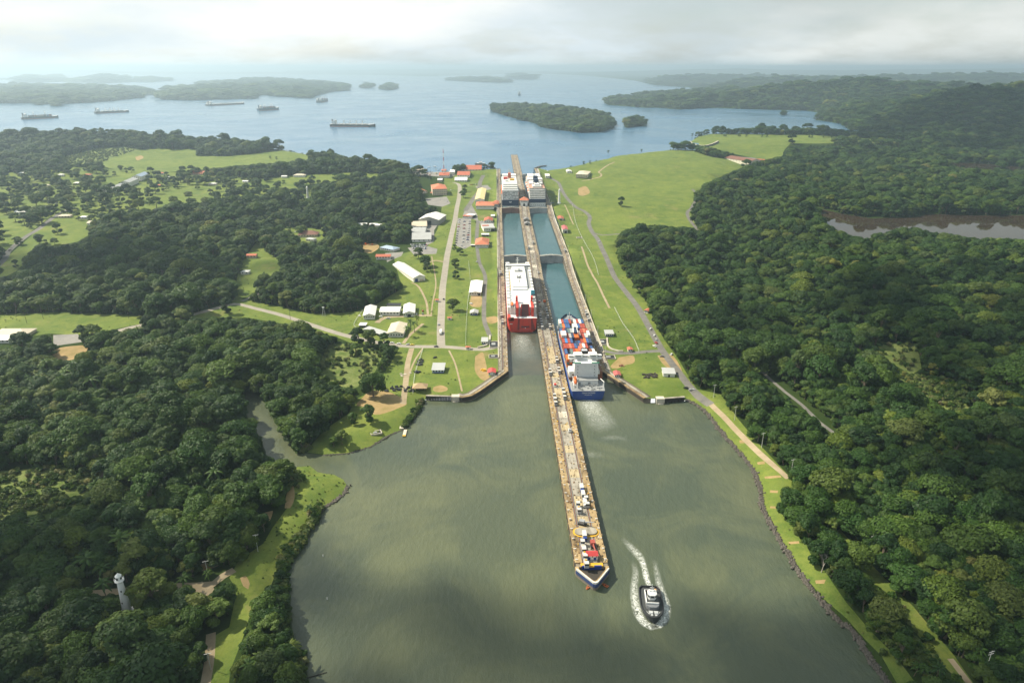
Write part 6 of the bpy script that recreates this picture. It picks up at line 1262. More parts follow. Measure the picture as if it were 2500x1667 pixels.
for x0, s_ in ((-8, 1.0), (16, .8)): b = MB(); hip(b, x0-7*s_, x0+9*s_, -6, 6*s_, 6.2, 4.5*s_, .5); b.build('roof', TILE, t)
B('low red roofed wing touching the left lock wall', (1205, 499), (1217, 499), (1206, 491), 5, 'gable', 'd', nwin=4, name='wing_building')
t = B('white building with a large orange red hip roof on the lock lawn', (1160, 597), (1192, 597), (1167, 583), 5, 'hip', 'r', nwin=9, rh=5, name='office_building')
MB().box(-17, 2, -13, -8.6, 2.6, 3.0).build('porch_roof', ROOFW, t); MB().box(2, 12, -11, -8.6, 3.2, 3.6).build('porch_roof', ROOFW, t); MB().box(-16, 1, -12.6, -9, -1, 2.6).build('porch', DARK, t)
t = B('white building with a red and grey roof and dark garage opening', (1181, 557), (1208, 556), (1183, 547), 6, 'flat', 'g', nwin=5, doors=((.82, 6, 4.5, DARK),), name='building'); MB().box(-9.5, 1.5, -2, 5, 6.36, 6.9).build('red_roof', ROOFRED, t)
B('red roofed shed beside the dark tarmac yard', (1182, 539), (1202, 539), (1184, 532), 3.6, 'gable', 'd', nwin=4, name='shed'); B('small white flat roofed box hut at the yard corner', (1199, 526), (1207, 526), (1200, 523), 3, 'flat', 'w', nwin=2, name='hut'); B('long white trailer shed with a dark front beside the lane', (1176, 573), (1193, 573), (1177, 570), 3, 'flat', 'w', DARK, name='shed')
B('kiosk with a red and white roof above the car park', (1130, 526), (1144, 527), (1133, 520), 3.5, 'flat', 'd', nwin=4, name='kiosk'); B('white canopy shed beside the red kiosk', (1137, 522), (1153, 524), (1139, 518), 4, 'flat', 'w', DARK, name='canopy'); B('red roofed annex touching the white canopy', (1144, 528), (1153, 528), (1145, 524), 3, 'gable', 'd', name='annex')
B('bright white flat roofed building on the lawn beside the red ship', (1146, 713), (1174, 713), (1148, 685), 4.5, 'gable', paint((.82, .82, .79), .5, .06), axis='y', nwin=5, rh=1, doors=((.85, 3, 3, DARK),), name='store_building')
B('grey roofed white hut with a blue base on the lawn', (1148, 764), (1166, 764), (1149, 757), 2.8, 'gable', 'g', nwin=3, base=BLUE, doors=((.75, 1.6, 2.2, BLUE),), name='hut'); B('pale blue hut with a grey roof on the near lawn', (1055, 903), (1083, 903), (1057, 889), 3.2, 'shed', 'g', paint((.52, .60, .66), .6, .15), nwin=4, rh=1.2, base=BLUE, name='hut')
B('small white and blue hut by the swing bridge pit', (1176, 834), (1190, 834), (1177, 824), 3, 'flat', 'g', nwin=3, base=BLUE, name='hut'); B('white hut with a bright red roof at the left wing wall', (1192, 909), (1209, 909), (1193, 900), 2.8, 'gable', paint((.50, .07, .06), .6, .2), nwin=3, doors=((.5, 1.6, 2.2, OFFW),), name='hut')
for lb, fl, fr, bk in [('leftmost grey roofed shed of the fenced yard', (887, 770), (914, 769), (895, 748)), ('white hall with a long pale roof, middle of the fenced yard', (927, 760), (974, 760), (929, 748)), ('pale square roofed shed at the right of the fenced yard', (985, 764), (1012, 763), (992, 743)), ('large cream roofed shed nearest the road in the fenced yard', (945, 813), (984, 813), (955, 789))]:
    B(lb, fl, fr, bk, 4.6, 'gable', 't' if 'cream' in lb else 'w', axis='x' if 'middle' in lb else 'y', nwin=6, rh=2.2, doors=((.5, 4, 3.2, DARK),) if 'pale sq' in lb else (), name='yard_shed', group='sheds of the fenced yard')
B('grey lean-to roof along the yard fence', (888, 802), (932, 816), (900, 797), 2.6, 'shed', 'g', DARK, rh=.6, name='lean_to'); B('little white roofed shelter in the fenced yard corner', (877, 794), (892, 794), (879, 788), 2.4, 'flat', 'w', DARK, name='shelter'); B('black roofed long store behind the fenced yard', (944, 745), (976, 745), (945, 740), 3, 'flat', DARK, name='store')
t = thing('thatched_shelter', 'open shelter with a thatched pyramid roof at the end of the dirt road', 'shelter', ground_pt(1026, 950, 0)); b = MB(); hip(b, -5.5, 5.5, -4, 4, 3.0, 3.0, .9); b.build('roof', THATCH, t)
for x_ in (-5, 0, 5):
    for y_ in (-3.6, 3.6): b = MB(); b.cyl((x_, y_, -.5), (x_, y_, 3.1), .16, n=6); b.build('post', TIMBER, t)
for k in range(3): MB().box(-4+k*3, -2.4+k*3, -1, 1, 0, .8).build('bench', TIMBER, t)
# far shore sheds beside the lake, left of the locks
for lb, fl, fr, bk, rc in [('long red roofed shed on the lake shore nearest the left lock wall', (1136, 414), (1175, 414), (1137, 408), 'd'), ('red roofed shed in front of the lake shore shed', (1116, 426), (1146, 426), (1118, 419), 'd'), ('low white tent roofs below the red lake sheds', (1110, 437), (1140, 437), (1111, 433), 'w'), ('pink roofed shed below the radio mast', (1072, 426), (1096, 426), (1074, 421), 'd'), ('white house beside the radio mast', (1098, 420), (1109, 420), (1100, 414), 'w'), ('pale roofed shed on the shore far left of the mast', (1003, 418), (1028, 419), (1005, 413), 't'), ('low pale shed left of the red pyramid roof', (1068, 436), (1079, 436), (1069, 433), 'w'), ('red hut behind the radio mast foot', (1078, 415), (1088, 415), (1080, 412), 'd')]: B(lb, fl, fr, bk, 4, 'gable', rc, axis='x', nwin=5, name='shore_shed')
# right bank
B('white hut with a red roof on the right lawn, upper of two', (1363, 534), (1376, 534), (1364, 528), 3.6, 'gable', 'd', nwin=4, doors=((.5, 3, 2.4, DARK),), name='hut'); t = B('tall white building with a red roof and a garage on the right lawn', (1374, 560), (1386, 560), (1370, 551), 6.5, 'gable', paint((.46, .12, .12), .7, .2), axis='y', nwin=3, doors=((.6, 4, 4.2, DARK),), rh=1.4, name='building')
B('cream two storey villa by the lake right of the locks', (1406, 423), (1434, 424), (1408, 415), 6.5, 'hip', 't', WALLC, nwin=7, rows=2, rh=3, name='villa', cat='house'); B('small white hut left of the cream villa', (1384, 418), (1396, 418), (1385, 414), 3, 'gable', 'w', nwin=2, name='hut'); B('white hut with antennas beside the cruise ships', (1332, 428), (1342, 428), (1333, 423), 4, 'flat', 'w', nwin=2, name='hut')
B('white and blue hut on the right bank by the swing bridge', (1479, 815), (1498, 815), (1478, 806), 3, 'flat', 'g', nwin=4, base=BLUE, name='hut'); B('plain white box shed on the right near lawn', (1620, 911), (1648, 912), (1617, 899), 3.4, 'shed', 'g', rh=.5, doors=((.5, 1.5, 2.2, DARK),), name='shed'); B('small red roofed hut at the right near lawn edge', (1501, 915), (1515, 915), (1499, 906), 2.6, 'gable', paint((.42, .10, .09), .7, .2), nwin=3, name='hut'); B('small gate hut with a reddish roof at the right road junction', (1534, 853), (1544, 853), (1535, 848), 2.6, 'gable', 'd', nwin=2, name='gate_hut'); B('little red roofed hut beside the right road at the forest edge', (1573, 757), (1582, 759), (1575, 752), 3, 'gable', 'd', nwin=2, name='gate_hut')
for px, py, lb in [(1067, 736, 'red roofed sentry box beside the main road, upper'), (1098, 780, 'red roofed sentry box beside the main road, lower'), (1143, 852, 'red roofed sentry box at the bend of the swing bridge road')]:
    x, y, z = ground_pt(px, py); B(lb, None, None, None, 2.6, 'hip', 'd', nwin=1, name='sentry_box', cat='sentry box', ov=.5, size=(np.array([x, y]), z, 4.2, 3, 0))
# houses in the village and the woods on the left
vill = [(52, 426, 14, 'w', 0), (150, 430, 12, 'w', .2), (75, 513, 22, 't', .1), (55, 521, 20, 'w', -.1), (160, 531, 19, 't', .15), (206, 534, 12, 'w', 0), (236, 548, 24, 't', -.15), (305, 527, 24, 'y', 0), (355, 522, 15, 'w', .1), (397, 529, 25, 't', 0), (392, 426, 16, 'd', 0), (414, 437, 22, 'g', .1), (490, 426, 40, 'r', 0), (390, 456, 10, 'd', 0), (648, 420, 13, 'd', .2), (705, 414, 22, 'w', -.1), (742, 420, 16, 't', 0), (732, 431, 26, 't', 0), (695, 434, 12, 'w', 0), (764, 413, 14, 'w', 0), (790, 407, 22, 'd', .1), (850, 419, 18, 'w', 0), (903, 408, 16, 't', 0), (918, 397, 12, 'w', 0), (616, 628, 13, 'd', 0), (590, 615, 10, 'b', 0), (708, 592, 12, 'w', 0), (880, 553, 22, 'w', .1), (912, 552, 14, 'w', 0), (930, 554, 16, 'w', 0), (937, 630, 20, 'd', 0), (952, 610, 26, 'l', -.6), (35, 818, 34, 't', 0), (18, 832, 22, 'w', 0), (760, 588, 14, 'g', -.4), (600, 668, 10, 'w', 0), (30, 441, 14, 'w', 0), (112, 456, 16, 't', .1), (190, 450, 14, 'w', -.1), (130, 497, 15, 'w', .1), (520, 452, 16, 'w', 0), (560, 470, 14, 't', .1), (602, 446, 15, 'w', 0), (215, 430, 16, 'd', 0)]
rcn = dict(w='white', t='tan', y='cream', d='red', r='orange', g='grey', b='dark', l='blue grey')
near_words = ['on the village lawn far left', 'below the wooded hill']
used = {}
for i, (px, py, w_, rc_, rz) in enumerate(vill):
    x, y, z = ground_pt(px, py)
    zone = ('at far left' if px < 120 else 'by the village road end' if px < 260 else 'at the forest edge below the village' if px < 420 and py > 500 else 'at the foot of the meadow' if px < 560 and py < 470 else 'above the small white lighthouse' if py < 450 else 'in the wooded middle ground' if px < 800 else 'by the workshops') if py < 800 else 'on the bare yard at left'
    key = (rcn[rc_], zone, 'long' if w_ > 18 else 'small'); used[key] = used.get(key, 0)+1
    lb = f"{key[2]} house with a {key[0]} roof {zone}"+('' if used[key] == 1 else f", {['', 'right of its like', 'third of its likes', 'fourth of its likes', 'fifth of its likes', 'sixth of its likes', 'last of its likes'][min(used[key]-1, 6)]}")
    B(lb, None, None, None, 3.6, 'hip' if i % 3 else 'gable', rc_, WALLW if i % 4 else WALLC, axis='x', nwin=max(2, int(w_/4)), name='house', cat='house', size=(np.array([x, y]), z, w_, max(8, w_*.55), rz))
B('three storey white block in the village left of the long school', None, None, None, 10, 'hip', 'w', nwin=5, rows=3, name='apartment_block', size=(np.array(ground_pt(252, 470)[:2]), ground_pt(252, 470)[2], 24, 16, .3))
p0, p1 = ground_pt(285, 466), ground_pt(345, 436)
for k in range(3):
    u = k/2; B(f'grey roofed school wing, {["nearest", "middle", "farthest with a bluish roof"][k]} of three in a staggered row', None, None, None, 8, 'gable', ['g', 'g', 'l'][k], axis='y', nwin=5, rows=2, name='school_wing', group='school wings', size=(np.array(p0[:2])*(1-u)+np.array(p1[:2])*u, p0[2]*(1-u)+p1[2]*u, 20, 55, atan2(p1[1]-p0[1], p1[0]-p0[0])-pi/2))
B('brown hip roofed clubhouse in the wooded middle ground', None, None, None, 4, 'hip', 'b', WALLC, nwin=7, rh=5, name='clubhouse', size=(np.array(ground_pt(754, 576)[:2]), ground_pt(754, 576)[2], 30, 18, .05))
# lighthouses
def lighthouse(px, py, H, r0, label):
    x, y, z = ground_pt(px, py); t = thing('lighthouse', label, 'lighthouse', (x, y, z-.3)); b = MB(); n = 8 if H > 24 else 12
    b.cyl((0, 0, 0), (0, 0, H*.07), r0*1.5, r0*1.4, 12); b.build('plinth', WHITE, t); b = MB(); b.cyl((0, 0, H*.07), (0, 0, H*.80), r0, r0*.62, 14); b.build('tower', paint((.80, .80, .78), .6, .12, scale=.3), t)
    b = MB(); b.cyl((0, 0, H*.79), (0, 0, H*.82), r0*.72, r0*1.0, 14); b.cyl((0, 0, H*.82), (0, 0, H*.835), r0*1.02, r0*1.02, 14); b.build('gallery', WHITE, t)
    l = MB(); l.cyl((0, 0, H*.835), (0, 0, H*.94), r0*.66, r0*.62, 10); l = l.build('lantern', WHITE, t); b = MB()
    for k in range(5): a = 2*pi*k/5-pi/2; b.box(r0*.60*cos(a)-r0*.16, r0*.60*cos(a)+r0*.16, r0*.60*sin(a)-r0*.16, r0*.60*sin(a)+r0*.16, H*.875, H*.915, rz=a)
    b.build('lantern_window', DARK, l); b = MB(); b.cyl((0, 0, H*.94), (0, 0, H), r0*.72, r0*.1, 10); b.build('lantern_roof', WHITE, l)
    b = MB()
    for k in range(12): a = 2*pi*k/12; b.cyl((r0*cos(a), r0*sin(a), H*.835), (r0*cos(a), r0*sin(a), H*.87), .05, n=4); a2 = 2*pi*(k+1)/12; b.cyl((r0*cos(a), r0*sin(a), H*.87), (r0*cos(a2), r0*sin(a2), H*.87), .06, n=4)
    b.build('railing', WHITE, t)
    for k, u in enumerate((.30, .58)): rr = (r0+(r0*.62-r0)*(u-.07)/.73); a = -pi/2+(.3 if k % 2 else -.15); b = MB(); b.box(rr*cos(a)-.28, rr*cos(a)+.28, rr*sin(a)-.12, rr*sin(a)+.3, H*u, H*u+.9); b.build('window', DARK, t)
lighthouse(312, 1494, 25, 2.2, 'tall white lighthouse standing in the dark forest at the lower left'); lighthouse(752, 483, 23, 2.3, 'small white lighthouse in a gap of the wood left of the locks'); lighthouse(1365, 497, 28, 2.5, 'white lighthouse tower on the lawn right of the cruise ships')
# radio mast
x, y, z = ground_pt(1084, 432); rm = thing('radio_mast', 'slender red and white radio mast on the lake shore', 'mast', (x, y, z)); H = 62
for k in range(7):
    b = MB(); u0, u1 = k/7, (k+1)/7; 
    for a in range(3): c_ = 2*pi*a/3; b.cyl((1.8*(1-u0*.8)*cos(c_), 1.8*(1-u0*.8)*sin(c_), H*u0), (1.8*(1-u1*.8)*cos(c_), 1.8*(1-u1*.8)*sin(c_), H*u1), .28, n=5); c2_ = c_+2*pi/3; b.cyl((1.8*(1-u0*.8)*cos(c_), 1.8*(1-u0*.8)*sin(c_), H*u0), (1.8*(1-u1*.8)*cos(c2_), 1.8*(1-u1*.8)*sin(c2_), H*u1), .2, n=4)
    b.build('mast_section', REDP if k % 2 == 0 else WHITE, rm)
# spillway dam and power house
sp = thing('spillway_dam', 'curved dark spillway dam with a row of piers and gates', 'dam'); cpx = [(1684, 353), (1690, 358), (1703, 362), (1722, 363), (1740, 358), (1752, 352)]
arc = smooth_line(at(*np.array(cpx, float).T, 24), 6)
b = MB(); tg_ = np.gradient(arc, axis=0); tg_ /= np.hypot(tg_[:, 0], tg_[:, 1])[:, None]; nr = np.stack([-tg_[:, 1], tg_[:, 0]], 1); n = len(arc)
def arcbar(b, o0, o1, z0, z1):
    for i in range(n-1):
        p = [arc[i]+nr[i]*o0, arc[i+1]+nr[i+1]*o0, arc[i+1]+nr[i+1]*o1, arc[i]+nr[i]*o1]; b.add([(*q, z0) for q in p]+[(*q, z1) for q in p], [(4, 5, 6, 7), (0, 1, 5, 4), (1, 2, 6, 5), (2, 3, 7, 6), (3, 0, 4, 7)])
arcbar(b, -4, 4, 8, 26); b.build('dam_wall', paint((.10, .105, .10), .9, .4), sp); b = MB(); arcbar(b, -2, 2, 33.2, 34.4); b.build('walkway', C_PALE, sp)
for i in range(1, n-1, max(1, n//13)):
    q = arc[i]; MB().box(q[0]-1.4, q[0]+1.4, q[1]-4.5, q[1]+4.5, 22, 33.3, rz=atan2(tg_[i, 1], tg_[i, 0])).build('pier', paint((.12, .125, .12), .9, .4), sp)
    if i+max(1, n//13) < n: j = i+max(1, n//13)//2; q = arc[min(j, n-1)]; MB().box(q[0]-6, q[0]+6, q[1]-.5, q[1]+.5, 26, 31, rz=atan2(tg_[j, 1], tg_[j, 0])).build('sluice_gate', PALEG, sp)
cl = at(np.array([1722., 1750., 1768., 1850.]), np.array([366., 376., 383., 389.]), 22); b = MB()
for p, q in zip(cl[:-1], cl[1:]): b.prism([tuple(p), tuple(q), (q[0]+2, q[1]+34), (p[0]+2, p[1]+34)], 5, 21.9)
b.build('channel_floor', paint((.14, .145, .14), .9, .4), sp)
B('long cream power house with a brown roof at the foot of the green dam', (1769, 377), (1831, 386), (1776, 371), 12, 'gable', 'b', paint((.64, .60, .48), .7, .2), axis='x', nwin=9, rows=2, rh=5, name='power_house'); B('small white shed right of the power house', (1838, 388), (1864, 390), (1840, 386), 4, 'gable', 'd', nwin=3, name='shed')
# pits, slabs and fences
def pit(label, px, w, d, rz=0, z0=None, depth=3):
    x, y, z = ground_pt(*px); t = thing('swing_bridge_pit' if w > 9 else 'pit', label, 'pit', (x, y, z), rz)
    for (a, b_, c_, d_) in ((-w/2-.5, w/2+.5, -d/2-.5, -d/2), (-w/2-.5, w/2+.5, d/2, d/2+.5), (-w/2-.5, -w/2, -d/2, d/2), (w/2, w/2+.5, -d/2, d/2)): MB().box(a, b_, c_, d_, -.3, .9).build('rim', C_PALE, t)
    MB().box(-w/2, w/2, -d/2, d/2, -.2, .12).build('dark_floor', DARK, t); MB().box(-w*.32, w*.12, -.1*d, .3*d, .12, .7).build('machinery', GREYD, t); return t
pit('white rimmed dark pit below the left swing bridge road', (1206, 871), 9, 7); pit('white rimmed machine pit above the left swing bridge road', (1207, 842), 9, 16); pit('white rimmed dark pit at the right swing bridge road', (1488, 873), 10, 8); pit('white rimmed machine pit above the right swing bridge road', (1473, 836), 8, 14); pit('small white framed pit on the right lawn', (1414, 581), 8, 6); pit('white framed tank pit on the grassy point by the water', (918, 1057), 7.5, 4.5, .35)
def curved(label, px, w, h, mat): P = smooth_line(poly_g(px), 4); z = g(P); b = MB(); 
def kerbwall(label, px, w=1.4, h=1.1):
    P = smooth_line(poly_g(px), 4); S = strip(P, w); n = len(P); L, R = S[:n], S[n:][::-1]; b = MB()
    for i in range(n-1):
        z0, z1 = float(g(P[i][None])[0]), float(g(P[i+1][None])[0]); b.add([(*L[i], z0-.4), (*L[i+1], z1-.4), (*R[i+1], z1-.4), (*R[i], z0-.4), (*L[i], z0+h), (*L[i+1], z1+h), (*R[i+1], z1+h), (*R[i], z0+h)], [(7, 6, 5, 4), (4, 5, 1, 0), (3, 2, 6, 7), (0, 3, 7, 4), (1, 5, 6, 2)])
    tag(b.build('kerb_wall', C_PALE), label, 'low wall')
kerbwall('curved pale retaining wall along the left swing bridge bend', [(1166, 849), (1180, 846), (1193, 840), (1196, 828), (1196, 820)]); kerbwall('curved pale retaining wall along the right swing bridge bend', [(1482, 826), (1484, 845), (1495, 854), (1510, 858), (1521, 858)])
def fence(label, px, step=3.0, h=1.9, mat=PALEG):
    P = smooth_line(poly_g(px), step); z = g(P); t = thing('fence', label, 'fence', (P[0][0], P[0][1], z[0])); o = Vector((P[0][0], P[0][1], z[0])); pm = MB(); pm.cyl((0, 0, -.3), (0, 0, h), .07, n=5); pm = pm.mesh('post', mat)
    for q, zz in zip(P, z): link('post', pm, t, loc=(q[0]-o.x, q[1]-o.y, zz-o.z))
    for hh in (.5, 1.1, 1.75):
        b = MB()
        for i in range(len(P)-1): b.cyl((P[i][0]-o.x, P[i][1]-o.y, z[i]-o.z+hh), (P[i+1][0]-o.x, P[i+1][1]-o.y, z[i+1]-o.z+hh), .05, n=4, cap=False)
        b.build('rail', mat, t)
fence('pale fence round the yard of grey sheds', [(885, 760), (866, 788), (868, 800), (900, 812), (945, 823), (985, 824)], 4); fence('white fence along the dirt road on the near lawn', [(1033, 852), (1024, 880), (1013, 915), (1008, 962)], 4, 1.6); fence('thin fence line across the right lawn', [(1397, 500), (1403, 535), (1412, 562), (1430, 598), (1452, 640), (1461, 672)], 6); fence('thin fence down the right lawn to the road junction', [(1500, 752), (1520, 790), (1545, 825), (1560, 858)], 6); fence('thin fence beside the main road lawn', [(1144, 640), (1148, 690), (1142, 740), (1138, 800), (1137, 845)], 6)
def pile(label, px, w, d, n, col, name='machinery_heap', cat='scrap heap', hmax=1.6, seed=1):
    r = random.Random(seed); x, y, z = ground_pt(*px); b = MB()
    for k in range(n): a, c_ = r.uniform(-w/2, w/2), r.uniform(-d/2, d/2); s, q = r.uniform(.4, 1.4), r.uniform(.3, .9); b.box(a-s, a+s, c_-q, c_+q, -.1, r.uniform(.3, hmax), rz=r.uniform(-.5, .5))
    o = b.build(name, col, None, loc=(x, y, z)); tag(o, label, cat)
pile('dark machine parts stacked beside the dirt road', (977, 950), 26, 10, 46, DARK, seed=2); pile('grey timber stacked on the right near lawn', (1588, 918), 13, 9, 40, TIMBER, 'timber_stack', 'timber stack', 1.2, 3); pile('dark scrap row along the white fence', (1025, 885), 5, 16, 18, DARK, seed=4); pile('black crates left of the pale blue hut', (1020, 910), 4, 4, 10, DARK, seed=5); pile('orange excavator parts on the bare soil at the left wing wall', (1180, 905), 4, 3, 9, YELLOW, 'machine_parts', 'machine', 2, 6); pile('dark vehicle frame on the grass above the pale blue hut', (1063, 873), 4, 3, 5, DARK, 'vehicle_frame', 'vehicle frame', 1.4, 7); pile('orange machines at the wood edge', (900, 597), 12, 6, 10, ORANGE, 'machine', 'machine', 2.5, 8); pile('reddish machine on the bare ground of the right bank', (1518, 893), 4, 3, 7, RUST, 'machine', 'machine', 1.8, 9); pile('grey debris by the right road bend', (1685, 950), 6, 3, 8, GREYD, 'debris', 'debris', .9, 10); pile('piled pale slabs behind the black machine parts', (988, 915), 9, 8, 8, C_PALE, 'slab_stack', 'slabs', .5, 11)
x, y, z = ground_pt(1585, 917)
t = thing('landing_stage', 'small yellow ended landing stage on the grassy shore', 'landing stage', (*at(989, 1054, .5), 0)); MB().box(-1.2, 1.2, -5, 3, .5, .8).build('deck', C_PALE, t); MB().box(-1.2, 1.2, -6.8, -5, .5, .82).build('deck_end', YELLOW, t)
b = MB()
for yy in (-6, -2, 2): b.cyl((-.9, yy, -2), (-.9, yy, .5), .2, n=6); b.cyl((.9, yy, -2), (.9, yy, .5), .2, n=6)
b.build('pile', TIMBER, t); x, y, z = ground_pt(982, 1038); tag(MB().box(x-1.6, x+1.6, y-5, y+6, z-.5, z+.12).build('concrete_ramp', C_PALE), 'pale concrete ramp above the landing stage', 'ramp')
# poles
def pole(px, py, h, label, arms=1, mat=None, hframe=False):
    x, y, z = ground_pt(px, py); t = thing('utility_pole', label, 'utility pole', (x, y, z), .3); m = mat or paint((.50, .50, .47), .7, .2)
    for dx in ((-1.3, 1.3) if hframe else (0,)): b = MB(); b.cyl((dx, 0, -.5), (dx, 0, h), .2, .13, 6); b.build('pole', m, t)
    for k in range(arms): b = MB(); b.box(-1.6 if not hframe else -2.6, 1.6 if not hframe else 2.6, -.1, .1, h-.7-k*1.3, h-.5-k*1.3); b.build('crossarm', m, t)
for px, py, h, lb in [(1742, 970, 12, 'grey utility pole topmost beside the right dirt road'), (1793, 1025, 12, 'grey utility pole second down the right dirt road'), (1859, 1093, 12.5, 'grey utility pole third down the right dirt road'), (1930, 1161, 13, 'grey utility pole where the right dirt road meets the trees'), (2403, 1645, 14, 'grey utility pole near the bottom right corner'), (2124, 1345, 11, 'grey utility pole among the right bank trees'), (2250, 1470, 11, 'grey utility pole on the grass track through the right forest'), (630, 1346, 12, 'grey utility pole on the left grass strip'), (508, 1404, 10, 'grey utility pole by the red soil patch'), (66, 790, 12, 'dark utility pole at the far left of the roadside lawn'), (106, 779, 12, 'dark utility pole second from left on the roadside lawn'), (314, 778, 10, 'dark utility pole right part of the roadside lawn'), (709, 780, 14, 'dark utility pole beside the road bend'), (515, 1633, 10, 'grey utility pole beside the bottom left track')]: pole(px, py, h, lb, 2 if 'corner' in lb else 1, TIMBER if 'dark' in lb else None)
pole(1701, 926, 13, 'H shaped double pole beside the right road', 2, None, True)
x, y, z = ground_pt(791, 771); tw = thing('lattice_tower', 'small lattice tower on the roadside grass', 'tower', (x, y, z))
b = MB()
for sx_ in (-1, 1):
    for sy_ in (-1, 1): b.cyl((sx_*1.8, sy_*1.8, 0), (sx_*.5, sy_*.5, 9), .16, .1, 5)
for k in range(4): b.box(-1.8+k*.33, 1.8-k*.33, -.1, .1, k*2.2, k*2.2+.2)
b.build('tower_frame', SILVER, tw); MB().box(-1.2, 1.2, -.3, .3, 9, 10.5).build('tower_head', WHITE, tw)
# riprap along the right shore and the point: loose stones, one heap
def rocks(name, label, L, n, smin, smax, sd, seed):
    r = np.random.default_rng(seed); q = along(L, n, 0, sd); b = MB()
    base = [(0, 0, 1), (.94, 0, .3), (.29, .89, .35), (-.76, .55, .3), (-.76, -.55, .32), (.29, -.89, .28), (.76, .55, -.4), (-.29, .89, -.4), (-.94, 0, -.4), (-.29, -.89, -.4), (.76, -.55, -.4)]
    fs = [(0, 1, 2), (0, 2, 3), (0, 3, 4), (0, 4, 5), (0, 5, 1), (1, 6, 2), (2, 6, 7), (2, 7, 3), (3, 7, 8), (3, 8, 4), (4, 8, 9), (4, 9, 5), (5, 9, 10), (5, 10, 1), (1, 10, 6)]
    zz = np.maximum(g(q), -.2)
    for (x, y), z in zip(q, zz):
        s = r.uniform(smin, smax); a = r.uniform(0, 6.28); k = r.uniform(.7, 1.3, (11, 1)); v = np.array(base)*k*np.array([s*1.2, s, s*.8]); v = np.stack([v[:, 0]*cos(a)-v[:, 1]*sin(a)+x, v[:, 0]*sin(a)+v[:, 1]*cos(a)+y, v[:, 2]+z+s*.1], 1); b.add(v.tolist(), fs)
    m = NT('rock'); o = b.build(name, m.bsdf(m.mix(m.noise(.6, 4), (.035, .033, .028), (.15, .135, .115)), .95, .1)); tag(o, label, 'rocks', kind='stuff')
rocks('riprap', 'dark loose stones edging the right shore of the canal', shoreR[:int(len(shoreR)*.93)], 2600, .35, 1.05, .75, 1); rocks('shore_rocks', 'dark stones at the edge of the left grassy point', at(*np.array([(849, 1187), (841, 1205), (809, 1229), (790, 1240), (783, 1250)], float).T, 0), 260, .3, .9, .6, 2); rocks('shore_rocks', 'dark stones along the grassy shore below the near lawn', at(*np.array([(1018, 1015), (988, 1048), (960, 1058), (905, 1091), (850, 1107), (790, 1111)], float).T, 0), 300, .25, .6, .5, 3)
# ================================================================ vehicles
CARC = dict(white=(.74, .74, .72), silver=(.42, .43, .44), black=(.02, .02, .022), red=(.36, .03, .025), blue=(.03, .06, .20), grey=(.16, .165, .17), yellow=(.62, .48, .05), dark_green=(.03, .08, .05))
def car_mesh(col, tall=0):
    b = MB(); L, w = 4.4, 1.75; m0, m1, m2 = 0, 1, 2
    b.prism([(-w/2, -L/2), (w/2, -L/2), (w/2, L/2), (-w/2, L/2)], .32, .88+tall*.2, m0, s1=.97)
    b.prism([(-w*.46, -L*.34), (w*.46, -L*.34), (w*.46, L*.20), (-w*.46, L*.20)], .88+tall*.2, 1.30+tall*.35, m1, s1=.86); b.prism([(-w*.39, -L*.28), (w*.39, -L*.28), (w*.39, L*.13), (-w*.39, L*.13)], 1.30+tall*.35, 1.42+tall*.35, m0, s1=.92)
    for y in (-L*.3, L*.3):
        for x in (-w/2, w/2-.2): b.cyl((x-.03, y, .33), (x+.23, y, .33), .33, n=8, m=m2)
    return b.mesh('parked_car', [paint(col, .3, .1, .5), GLASS, DARK])
CAR = {k: car_mesh(c) for k, c in CARC.items()}; SUV = {k: car_mesh(c, 1) for k, c in CARC.items()}
rv = random.Random(21)
def car(px, py, rz, label, col, group, suv=False):
    x, y, z = ground_pt(px, py); o = link('parked_car', (SUV if suv else CAR)[col], None, (x, y, z+.05), (0, 0, rz)); tag(o, label, 'car', group)
cols = ['white', 'white', 'silver', 'silver', 'white', 'black', 'grey', 'blue', 'red']
def row(p0, p1, n, rz, where, group, fixed=None, step_word='from the far end'):
    for i in range(n):
        u = i/max(1, n-1); c = (fixed or {}).get(i) or rv.choice(cols); car(p0[0]+(p1[0]-p0[0])*u, p0[1]+(p1[1]-p0[1])*u, rz+rv.uniform(-.05, .05), f"{c.replace('_', ' ')} car, {ordn[i] if i < 11 else str(i+1)+'th'} {step_word} {where}", c, group, rv.random() < .4)
ordn += ['twelfth', 'thirteenth', 'fourteenth', 'fifteenth']
row((1122, 538), (1113, 594), 11, pi/2, 'of the left row in the car park', 'cars in the car park', {2: 'yellow'}); row((1148, 536), (1141, 592), 11, pi/2, 'of the right row in the car park', 'cars in the car park'); row((1134, 542), (1131, 592), 7, pi/2, 'of the middle row in the car park', 'cars in the car park')
for k, py in enumerate((598, 602.5, 607)): row((1003+k*2, py), (1041-k, py+1), 12, .1, f'in the {["top", "middle", "bottom"][k]} row below the workshops', 'cars parked below the workshops', step_word='from the left')
row((1146, 452), (1164, 451), 7, 0, 'in the row above the yellow hall', 'cars above the yellow roofed hall', step_word='from the left'); row((1180, 482), (1186, 470), 4, pi/2, 'right of the yellow hall', 'cars right of the yellow roofed hall')
